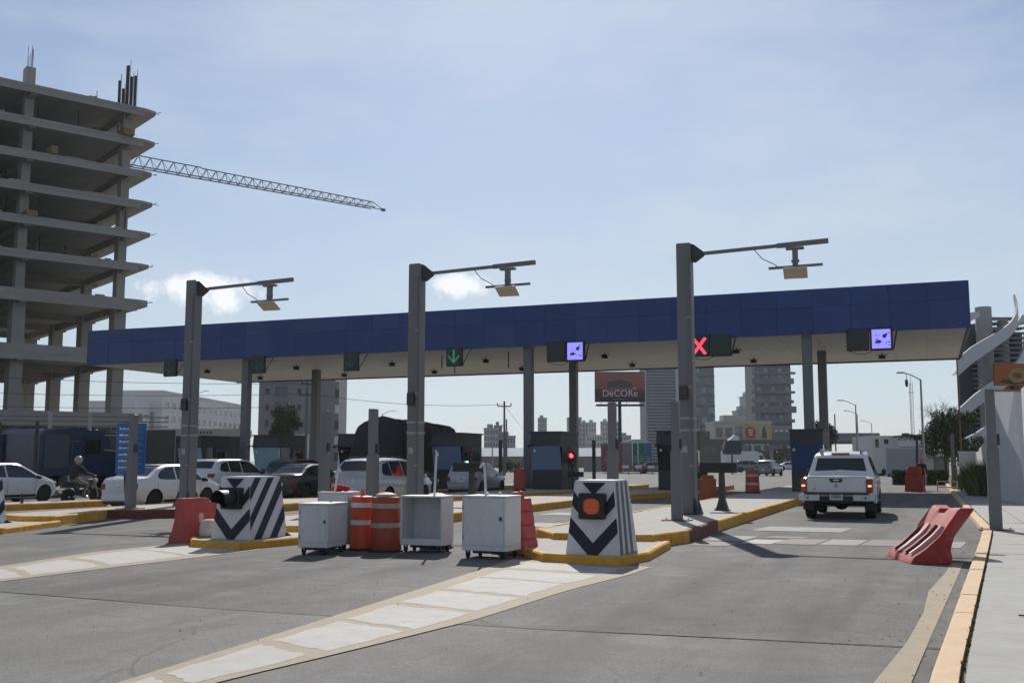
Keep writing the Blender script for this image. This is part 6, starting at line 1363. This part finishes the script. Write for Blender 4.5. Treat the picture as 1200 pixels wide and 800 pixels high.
# ------------------------------------------------------------------ right-hand side: walls, ramp building, orange board
wr = thing('white_wall', 'white boundary wall along the right sidewalk stepping down with distance', 'wall')
w_sh = mat('wall_white_paint', (.55, .56, .58), .85, var=.07, scale=.4, dirt=.22, dirtcol=(.35, .34, .33))
mb = MB(); mb.prism([(33.0, .1), (33.0, 4.0), (39.2, 4.0), (39.2, .1)], 2.95, 3.2, 'yz'); mb.build('wall_bay', w_sh, wr)
mb = MB(); mb.hexa([(2.3, 43.4, .1), (3.0, 40.3, .1), (3.6, 41.0, .1), (3.0, 46.0, .1), (2.25, 43.0, 4.15), (2.78, 40.0, 3.95), (3.6, 41.0, 3.95), (3.0, 46.0, 4.2)]); mb.build('buttress', w_sh, wr)
mb = MB(); mb.prism([(46.05, .1), (46.05, 3.2), (55, 2.5), (62, 2.2), (62, .1)], 2.45, 2.7, 'yz'); mb.build('wall_bay', w_sh, wr)
mb = MB(); mb.box(1.55, 2.44, 66.0, 66.25, .05, 2.05); mb.build('return_wall', w_sh, wr); mb = MB(); mb.box(2.46, 2.7, 62.05, 74, .05, 2.1); mb.build('wall_bay', w_sh, wr)
mb = MB(); mb.box(1.5, 2.5, 65.95, 66.3, 2.05, 2.13); mb.build('coping', white_p, wr)
ob = thing('orange_billboard', 'orange billboard with a round food picture at the right edge above the white wall', 'billboard', (*vf(pu(1170, 50), 50), 0), HEAD, 'billboards')
mb = MB(); mb.box(0, 3.2, -.08, .08, 5.15, 6.2); mb.build('picture', mat('billboard_orange', (.42, .13, .045), .65, var=.12, scale=1), ob)
mb = MB(); mb.box(.05, 3.2, -.07, .06, 4.75, 4.95); mb.build('lower_strip', mat('billboard_orange2', (.5, .18, .08), .65), ob)
mb = MB(); n = 20; mb.loft([[((.42 - .0 + a) * math.cos(2 * math.pi * k / n) + 1.05, -.085 - y, 5.62 + (.33 + a) * math.sin(2 * math.pi * k / n)) for k in range(n)] for a, y in ((-.2, 0), (-.16, .05), (.0, .05), (.04, 0))]); mb.build('ring_motif', mat('bread_tan', (.36, .24, .10), .7, var=.2, scale=4), ob, 50)
mb = MB(); mb.prism([(.2, 5.3), (1.0, 5.2), (1.5, 5.3), (1.2, 5.42), (.4, 5.45)], -.1, -.082, 'xz'); mb.build('leaf_motif', mat('leaf_motif', (.06, .09, .03), .7), ob)
for x in (.9, 2.6): mb = MB(); mb.bar((x, .15, 0), (x, .15, 5.2), .16); mb.build('leg', black, ob)
mb = MB(); mb.prism([(.35, 4.1), (1.3, 4.3), (1.35, 4.2), (.4, 4.0)], -1.2, .6, 'xz'); mb.build('awning', white_p, ob)
# spiral-ramp car park
rp = thing('ramp_car_park', 'car park with sweeping white curved ramps behind the right end of the canopy', 'building', (*vf(pu(1128, 98), 98), 0), HEAD); K_ = 98 / S
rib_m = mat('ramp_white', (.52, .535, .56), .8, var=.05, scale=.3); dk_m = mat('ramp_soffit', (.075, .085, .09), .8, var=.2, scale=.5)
zz = lambda y: 1.58 + (540 - y) * 98 / 1222
def ribbon(pts, nm='ramp_parapet', dep=.35, yo=0, bulge=1.6):
    """pts: (x, z top, z bottom) on the facade; the band swings forward in the middle of its run"""
    rings = []; m = len(pts)
    Q = []
    for i in range(m - 1):
        for k in range(4):
            t_ = k / 4; Q.append(tuple(pts[i][j] * (1 - t_) + pts[i + 1][j] * t_ for j in range(3)))
    Q.append(pts[-1])
    for i, (x, a, b) in enumerate(Q):
        y = yo - bulge * math.sin(math.pi * i / (len(Q) - 1)); rings.append([(x, y, b), (x, y, a), (x, y + dep, a), (x, y + dep, b)])
    mb = MB(); mb.loft(rings); mb.build(nm, rib_m, rp, 30)
    mb = MB()
    for i in range(len(Q) - 1):
        (x, a, b), (x2, a2, b2) = Q[i], Q[i + 1]; y, y2 = (yo - bulge * math.sin(math.pi * j / (len(Q) - 1)) + dep for j in (i, i + 1))
        if abs(b2 - b) > 1.3 * abs(x2 - x): continue
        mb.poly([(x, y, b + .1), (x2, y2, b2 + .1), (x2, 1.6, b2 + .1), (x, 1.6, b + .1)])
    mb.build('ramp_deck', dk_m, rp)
def rpx(lst): return [((x - 1128) * K_, zz(a), zz(b)) for x, a, b in lst]
ribbon(rpx([(1129, 380, 394), (1138, 371, 386), (1148, 366, 376), (1160, 365, 371)]), yo=.6, bulge=.5)
ribbon(rpx([(1128, 421, 441), (1142, 408, 427), (1158, 398, 415), (1172, 390, 405), (1184, 381, 396), (1193, 370, 386), (1198.5, 356, 372), (1200, 345, 352)]))
ribbon(rpx([(1129, 478, 494), (1142, 464, 480), (1156, 452, 468), (1168, 444, 460), (1182, 434, 450), (1194, 422, 438), (1204, 408, 424), (1210, 390, 404)]))
ribbon(rpx([(1130, 515, 531), (1140, 508, 524), (1160, 494, 510), (1180, 482, 498), (1204, 462, 478), (1222, 440, 455)]))
ribbon(rpx([(1185, 394, 402), (1196, 382, 388), (1206, 370, 377), (1220, 366, 376)]), yo=1.2)
for k, y in enumerate(range(368, 545, 6)):
    mb = MB(); x0 = 1178 if y < 400 else 1166; mb.box((x0 - 1128) * K_, (1225 - 1128) * K_, 2.4, 3.8, zz(y + 2.2), zz(y)); mb.build('floor_slab', mat('ramp_slab', (.20, .215, .235), .85, var=.1), rp)
    if k % 2: mb = MB(); mb.box((x0 - 1126) * K_, (1203 - 1128) * K_, 2.1, 2.3, zz(y - 2), zz(y - 3)); mb.build('rail', steel_lt, rp)
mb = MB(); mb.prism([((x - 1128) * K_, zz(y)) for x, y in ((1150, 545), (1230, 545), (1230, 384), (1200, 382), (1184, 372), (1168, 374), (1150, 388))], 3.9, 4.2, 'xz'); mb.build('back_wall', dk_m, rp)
mb = MB(); mb.lathe([(.75, 0), (.75, zz(356)), (.7, zz(355.5))], 20, ((1176 - 1128) * K_, 2.6, 0)); mb.build('round_pier', mat('ramp_pier', (.34, .335, .325), .85, var=.1), rp, 40)
mb = MB(); mb.lathe([(.5, 0), (.5, zz(372))], 16, ((1201 - 1128) * K_, 3.0, 0)); mb.build('round_pier', mat('ramp_pier', (.34, .335, .325), .85, var=.1), rp, 40)
mb = MB(); mb.tube((0, 0, 0), (0, 0, 8.2), .05, .04, 8); tag(mb.build('red_pole', mat('red_pole', (.25, .06, .05), .6), None, 40, (*vf(pu(1127, 62), 62), 0)), 'thin red pole left of the curved ramps', 'pole')
# white low buildings at the far right end of the road
rb = bld('white_house', 'white flat-roofed buildings beyond the hedge right of the pickup', 'building', pu(1028, 112), 112); k_ = 112 / S
for nm, x0, x1, y0, y1, zt_, m in (('wing', 0, 30, 1.5, 8, 510, wl_white), ('main_block', 27, 66, 0, 8, 512, wl_white), ('garden_wall', -12, 26.5, -6, -5.7, 526, mat('greyish_wall', (.33, .34, .36), .85, var=.06)), ('wall_base', -12, 26.5, -6.1, -6.001, 554, mat('blue_base', (.05, .07, .12), .8))):
    mb = MB(); mb.box(x0 * k_, x1 * k_, y0, y1, 0, 1.58 + (540 - zt_) * k_); mb.build(nm, m, rb)
mb = MB(); mb.box(26 * k_, 67 * k_, -.3, 8.2, 1.58 + 28.1 * k_, 1.58 + 30 * k_); mb.build('roof_edge', wl_dark, rb); mb = MB(); mb.box(38 * k_, 43 * k_, 1, 2, 1.58 + 30.1 * k_, 1.58 + 33 * k_); mb.build('roof_tank', wl_dark, rb)
for x, y, w, h in ((6, 519, .4, .9), (17, 517, .5, .5)): win(rb, w, h, far_glass, (x * k_, 1.49, 1.58 + (540 - y) * k_))
for x in (33, 42): win(rb, .55, 1.3, white_p, (x * k_, -.02, 1.58 - 5 * k_))
mb = MB(); mb.box(48 * k_, 72 * k_, -2.2, -.01, 1.58 + 5 * k_, 1.58 + 8 * k_); mb.build('porch_roof', white_p, rb); mb = MB(); mb.box(66.3 * k_, 84 * k_, 0, 7, 0, 1.58 + 12 * k_); mb.build('side_block', mat('taupe_render', (.25, .22, .20), .9, var=.1), rb)
mb = MB(); mb.box(26 * k_, 60 * k_, -.05, -.01, 1.58 + 16 * k_, 1.58 + 17 * k_); mb.build('string_course', wl_grey, rb)

# ------------------------------------------------------------------ poles, lamps, wires
def lamp(u, d, h, arm, label, cam_=False):
    t = thing('street_lamp', label, 'street lamp', (*vf(u, d), 0), HEAD, 'street lamps beyond the plaza')
    mb = MB(); mb.tube((0, 0, 0), (0, 0, h), .10, .06, 8); mb.build('pole', steel_lt, t, 40)
    mb = MB(); mb.path([(0, 0, h - .05), (-arm * .45, 0, h + .28), (-arm * .8, 0, h + .42)], .035, 6); mb.build('arm', steel_lt, t, 40); mb = MB(); mb.bbox(-arm * 1.15, -arm * .75, -.1, .1, h + .38, h + .47, .03); mb.build('lamp_head', steel_lt, t)
    if cam_: mb = MB(); mb.bbox(-arm * .74, -arm * .62, -.08, .08, h - .38, h - .02, .03); mb.sphere((-arm * .68, 0, h - .42), .09, 8); mb.bar((-arm * .68, 0, h), (-arm * .68, 0, h + .36), .03); mb.build('camera', steel_dark, t)
lamp(pu(1083, 68), 68, 1.58 + 96 * 68 / S, 1.35, 'street lamp with a hanging camera left of the right-hand tree', True)
lamp(pu(1005, 105), 105, 1.58 + 66 * 105 / S, 1.6, 'street lamp right of the paired canopy columns')
lamp(pu(1006.5, 135), 135, 1.58 + 55 * 135 / S, 1.5, 'shorter street lamp just behind the one right of the paired columns')
lamp(pu(1023, 170), 170, 1.58 + 44 * 170 / S, 1.6, 'farthest small street lamp above the white house')
lamp(pu(577, 140), 140, 1.58 + 38 * 140 / S, -1.5, 'thin street lamp left of the utility pole')
lamp(pu(447, 135), 135, 1.58 + 55 * 135 / S, -1.6, 'street lamp arm showing above the tarped truck')
lamp(pu(228, 120), 120, 1.58 + 78 * 120 / S, -1.2, 'street lamp arm showing right of the left gantry pole')
mb = MB(); mb.tube((0, 0, 0), (0, 0, 1.58 + 55 * 90 / S), .07, .05, 8); tag(mb.build('steel_pole', steel_dark, None, 40, (*vf(pu(980, 90), 90), 0)), 'plain dark pole right of the rear canopy column by the pickup', 'pole')
for x, lab in ((586.5, 'dark short post left of the utility pole base'), (735.5 - 39.5, 'dark short post beside the red lane light')):
    mb = MB(); mb.tube((0, 0, 0), (0, 0, 3.0), .13, .13, 10); tag(mb.build('short_post', steel_dark, None, 40, (*vf(pu(x, 72), 72), 0)), lab, 'post')
def upole(u, d, h, label, arms):
    t = thing('utility_pole', label, 'utility pole', (*vf(u, d), 0), HEAD, 'utility poles')
    mb = MB(); mb.tube((0, 0, 0), (0, 0, h), .16, .10, 10); mb.build('pole', mat('pole_concrete', (.16, .155, .15), .9, var=.1), t, 40)
    for z, w in arms:
        mb = MB(); mb.bar((-w, -.15, z), (w, -.15, z), .12); a = mb.build('crossarm', steel_dark, t)
        for x in (-w, 0, w): mb = MB(); mb.lathe([(.05, 0), (.08, .08), (.05, .16), (.07, .24), (.02, .32)], 8, (x, -.15, z + .06)); mb.build('insulator', steel_dark, a)
upole(pu(591, 118), 118, 1.58 + 70 * 118 / S, 'utility pole with one crossarm in the open sky left of the middle columns', [(1.58 + 64 * 118 / S, .75)])
upole(pu(593.5, 150), 150, 1.58 + 49 * 150 / S, 'plain pole just behind the utility pole in the open sky', [])
upole(pu(358, 105), 105, 1.58 + 92 * 105 / S, 'utility pole with crossarms in front of the grey block', [(1.58 + 77 * 105 / S, .75), (1.58 + 90 * 105 / S, .5)])
def wire(a, b, sag, label):
    a, b = Vector(a), Vector(b); pts = [tuple(a.lerp(b, k / 12) - Vector((0, 0, sag * 4 * (k / 12) * (1 - k / 12)))) for k in range(13)]
    mb = MB(); mb.path(pts, .022, 4); tag(mb.build('overhead_wire', mat('wire_black', (.05, .05, .05), .6)), label, 'wire', 'overhead wires')
A1 = (*vf(pu(358, 105), 105),); A2 = (*vf(pu(591, 118), 118),)
wire((*A1, 8.3), (*A2, 7.9), .55, 'wire sagging between the two utility poles over the tarped truck')
wire((*A1, 9.3), (*vf(-75, 88), 11.2), 1.0, 'upper wire running left from the utility pole past the grey block')
wire((*A1, 8.3), (*vf(-75, 86), 9.2), 1.0, 'middle wire running left towards the unfinished tower')
wire((*A1, 7.0), (*vf(-75, 84), 7.6), .8, 'lowest wire running left in front of the white block')
wire((*A2, 7.9), (*vf(pu(300, 60) + 20, 240), 8), 1.2, 'wire running away right from the utility pole')
# lattice radio mast
lm_ = thing('radio_mast', 'thin lattice radio mast above the white house', 'mast', (*vf(pu(1071, 165), 165), 0), HEAD); mb = MB(); hh = 1.58 + 103 * 165 / S
cs = [(.28 * math.cos(a), .28 * math.sin(a)) for a in (0, 2.09, 4.19)]
for x, y in cs: mb.bar((x, y, 0), (x, y, hh - 1.5), .05)
for k in range(24):
    z0, z1 = k * (hh - 1.5) / 24, (k + 1) * (hh - 1.5) / 24
    for i in range(3): (a, b), (c, d) = cs[i], cs[(i + 1) % 3]; mb.bar((a, b, z0), (c, d, z1), .03)
mb.build('lattice', steel_lt, lm_); mb = MB(); mb.bar((0, 0, hh - 1.5), (0, 0, hh), .05); mb.build('spike', steel_lt, lm_); mb = MB(); mb.bar((-.5, 0, hh * .8), (.5, 0, hh * .8), .08); mb.build('antenna', steel_lt, lm_)

# ------------------------------------------------------------------ vegetation
def leafm(nm, c): 
    m = mat(nm, c, .7, var=.35, scale=1.2, spec=.25); return m
lf_d, lf_m, lf_l, lf_y, twig_m, bark = leafm('leaf_dark', (.028, .045, .018)), leafm('leaf_mid', (.05, .078, .026)), leafm('leaf_light', (.095, .13, .035)), leafm('leaf_yellow', (.20, .20, .05)), mat('twig', (.05, .042, .035), .9), mat('bark', (.075, .06, .045), .95, var=.3, scale=6, bump=.6)
def leaves(mb, c, rad, n, size, mats_w, hollow=.5, droop=0.0, aspect=.45):
    for _ in range(n):
        v = rng.normal(size=3); v /= np.linalg.norm(v); r = (hollow + (1 - hollow) * rng.random()) * (1 + .12 * rng.normal())
        p = np.array(c) + v * r * np.array(rad)
        a = rng.normal(size=3); a[2] -= droop; a /= np.linalg.norm(a); b = np.cross(a, rng.normal(size=3)); b /= np.linalg.norm(b); s = size * rng.uniform(.6, 1.4)
        mb.mi = int(rng.choice(len(mats_w), p=mats_w)); a, b = a * s, b * s * aspect
        mb._add([p - a, p + b, p + a, p - b], [(0, 1, 2, 3)])
    mb.mi = 0
def twigs(mb, p, d, L, r, depth, spread=.5):
    q = p + d * L; mb.tube(tuple(p), tuple(q), r, r * .65, 5 if depth > 1 else 4, False)
    if depth == 0: return
    for k in range(3 if depth > 1 else 3):
        nd = (d + Vector(rng.normal(size=3)) * spread).normalized(); twigs(mb, p + d * L * rng.uniform(.55, 1), nd, L * rng.uniform(.55, .8), r * .55, depth - 1, spread)
def tree(name, label, u, d, trunk_h, blobs, n, size, mats_, w, group='trees beyond the plaza', droop=0, aspect=.45, limbs=5):
    t = thing(name, label, 'tree', (*vf(u, d), 0), rng.uniform(0, 6) * 0, group)
    mb = MB(); r0 = .05 * trunk_h ** .7 + .05; pts = [(0, 0, 0), (.06, .03, trunk_h * .4), (-.03, .05, trunk_h * .75), (0, 0, trunk_h)]
    for i in range(3): mb.tube(pts[i], pts[i + 1], r0 * (1 - .2 * i), r0 * (.8 - .2 * i), 8)
    for c, rad in blobs[:limbs]: mb.tube((0, 0, trunk_h * .7), (c[0] * .8, c[1] * .8, c[2]), r0 * .5, r0 * .12, 6)
    mb.build('trunk', bark, t, 40)
    mb = MB(); tot = sum(a * b * c for _, (a, b, c) in blobs)
    for c, rad in blobs: leaves(mb, c, rad, int(n * rad[0] * rad[1] * rad[2] / tot) + 20, size, w, droop=droop, aspect=aspect)
    mb.build('crown', mats_, t); return t
def rblobs(c, R3, k, r): 
    out = []
    for _ in range(k):
        v = rng.normal(size=3); v /= np.linalg.norm(v); v *= rng.uniform(.35, .85); q = r * rng.uniform(.7, 1.25)
        out.append(((c[0] + v[0] * R3[0], c[1] + v[1] * R3[1], c[2] + v[2] * R3[2]), (q, q, q * .85)))
    return out
tree('leafy_tree', 'leafy dark green tree in front of the grey block above a booth', pu(333, 118), 118, 4.0, rblobs((0, 0, 5.5), (2.1, 1.8, 2.2), 14, .85) + [((.6, 0, 7.4), (.55, .5, .8)), ((-.7, 0, 7.0), (.6, .5, .8))], 5200, .16, [lf_d, lf_m, lf_l], [.45, .4, .15])
rt = tree('drooping_tree', 'dense drooping green tree at the right beside the white boundary wall', pu(1118, 78), 78, 2.6, rblobs((0, 0, 3.6), (1.9, 1.6, 1.7), 18, .7) + [((-.9, 0, 4.9), (.55, .5, .5)), ((.1, .1, 5.1), (.5, .5, .45)), ((1.2, 0, 4.8), (.55, .5, .5)), ((-1.6, 0, 2.6), (.7, .6, .9)), ((1.7, 0, 2.7), (.6, .6, .9)), ((.2, -.5, 2.2), (1.2, .8, .9))], 11000, .13, [lf_d, lf_m, lf_l, lf_y], [.42, .33, .17, .08], droop=1.6, aspect=.28)
bt = thing('bare_tree', 'bare twiggy tree top showing above the drooping tree', 'tree', (*vf(pu(1108, 90), 90), 0), 0, 'trees beyond the plaza'); mb = MB(); mb.tube((0, 0, 0), (.05, 0, 4.2), .14, .09, 8); mb.build('trunk', bark, bt, 40)
mb = MB()
for k in range(7):
    a = k * .9; twigs(mb, Vector((0, 0, 3.6 + .1 * k)), Vector((math.cos(a) * .75, math.sin(a) * .5, 1.0)).normalized(), 1.25, .045, 4, .42)
mb.build('crown', twig_m, bt)
pt = thing('palm_tree', 'small arching palm left of the drooping tree', 'tree', (*vf(pu(1074, 84), 84), 0), 0, 'trees beyond the plaza'); mb = MB(); mb.tube((0, 0, 0), (.1, 0, 3.4), .12, .09, 8); mb.build('trunk', bark, pt, 40)
mb = MB()
for k in range(14):
    a = k * 2.4; pr = None
    for j in range(7):
        r_ = j * .26; p = Vector((.1 + math.cos(a) * r_, math.sin(a) * r_, 3.4 + .9 * r_ - .62 * r_ * r_))
        if pr is not None:
            mb.tube(tuple(pr), tuple(p), .012, n=4)
            for s in (-1, 1):
                for f in (.2, .6): q = pr.lerp(p, f); o_ = Vector((-math.sin(a), math.cos(a), -.7)) * (.3 * s if s > 0 else .3); o_ = Vector((-math.sin(a) * .28 * s, math.cos(a) * .28 * s, -.22)); mb.poly([tuple(q), tuple(q + o_ * .6 + Vector((0, 0, .03))), tuple(q + o_), tuple(q + o_ * .5 - Vector((0, 0, .04)))])
        pr = p
mb.build('crown', lf_d, pt)
tree('broad_tree', 'dark tree rising behind the rightmost booth', pu(962, 125), 125, 3.0, rblobs((0, 0, 4.4), (2.2, 1.6, 1.9), 12, .9), 3600, .17, [lf_d, lf_m], [.7, .3])
tree('road_tree', 'dark tree under the left part of the footbridge', pu(898, 235), 235, 2.2, rblobs((0, 0, 3.0), (3.0, 1.8, 1.4), 10, 1.1), 2200, .25, [lf_d, lf_m], [.6, .4])
tree('road_tree', 'paler tree under the middle of the footbridge', pu(912, 240), 240, 2.4, rblobs((0, 0, 3.2), (2.6, 1.8, 1.5), 10, 1.1), 2200, .25, [lf_d, lf_m, lf_l], [.4, .4, .2])
tree('road_tree', 'tree beyond the footbridge just left of the rightmost booth', pu(923, 250), 250, 2.4, rblobs((0, 0, 3.4), (2.2, 1.8, 1.8), 10, 1.1), 2000, .25, [lf_d, lf_m], [.5, .5])
tree('bank_shrub', 'brownish shrub on the bank right of the green lane light', pu(598, 150), 150, .6, rblobs((0, 0, 1.0), (2.2, 1.5, .9), 8, .7), 1500, .16, [mat('dry_leaf', (.16, .13, .06), .8, var=.4, scale=2), lf_l], [.7, .3])
tree('left_tree', 'small dark tree left of the white block behind the site wall', pu(205, 130), 130, 2.0, rblobs((0, 0, 2.6), (1.5, 1.2, 1.0), 8, .6), 1200, .16, [lf_d, lf_m], [.6, .4])
# hedge
hg = thing('hedge', 'clipped green hedge across the end of the lane right of the pickup', 'hedge', (-2.4, 75, 0), R(4)); mb = MB(); mb.box(.05, 3.45, .1, .6, 0, .85); mb.build('stems', mat('hedge_core', (.02, .028, .012), .9), hg)
mb = MB()
for _ in range(4200):
    p = np.array((rng.uniform(0, 3.5), rng.uniform(0, .7), rng.uniform(.05, 1.0))); 
    if .1 < p[1] < .6 and p[2] < .85 and rng.random() < .8: p[1] = rng.choice([rng.uniform(-.03, .08), rng.uniform(.6, .72)])
    a = rng.normal(size=3); a /= np.linalg.norm(a); b = np.cross(a, rng.normal(size=3)); b /= np.linalg.norm(b); s = .06; mb.mi = int(rng.choice(3, p=(.4, .4, .2))); a, b = a * s, b * s * .6
    mb._add([p - a, p + b, p + a, p - b], [(0, 1, 2, 3)])
mb.mi = 0; mb.build('foliage', [lf_d, lf_m, lf_l], hg)
# tall grass clumps at the wall
def grass(x, y, h, n, sp, label):
    t = thing('grass_clump', label, 'grass clump', (x, y, .1), 0, 'grass clumps along the white wall'); mb = MB()
    for _ in range(n):
        bx, by = rng.normal(0, sp * .35), rng.normal(0, sp * .35); lx, ly = rng.normal(0, .35), rng.normal(0, .35); hh = h * rng.uniform(.55, 1.1); w = .018
        mb.mi = int(rng.choice(3, p=(.35, .4, .25)))
        mb._add([(bx - w, by, 0), (bx + w, by, 0), (bx + lx * hh * .4 + w * .7, by + ly * hh * .4, hh * .6), (bx + lx * hh * .4 - w * .7, by + ly * hh * .4, hh * .6), (bx + lx * hh, by + ly * hh, hh)], [(0, 1, 2, 3), (3, 2, 4)])
    mb.mi = 0; mb.build('blades', [lf_m, lf_l, lf_y], t)
for x, y, h, n, sp, lab in ((1.95, 49, 1.5, 700, .55, 'tall grass clump nearest the camera against the buttress'), (2.0, 52.5, 1.3, 500, .6, 'second grass clump along the wall behind the tall one'), (1.9, 56.5, 1.1, 450, .7, 'third grass clump along the wall, lighter green'), (1.8, 61, .9, 400, .7, 'farthest grass clump along the wall by the hedge')): grass(x, y, h, n, sp, lab)

# ------------------------------------------------------------------ haze: the air of the place, one closed box
hzm = bpy.data.materials.new('haze_air'); hzm.use_nodes = True; nt = hzm.node_tree; nt.nodes.clear()
ho = nt.nodes.new('ShaderNodeOutputMaterial'); hv = nt.nodes.new('ShaderNodeVolumePrincipled')
hv.inputs['Color'].default_value = (.86, .91, .97, 1); hv.inputs['Density'].default_value = .00016; hv.inputs['Anisotropy'].default_value = .35
nt.links.new(hv.outputs[0], ho.inputs['Volume'])
mb = MB(); mb.box(-700, 700, -60, 1000, -1.0, 62); o = mb.build('haze', hzm); o['kind'] = 'stuff'; o['label'] = 'thin pale haze in the air over the whole plaza'
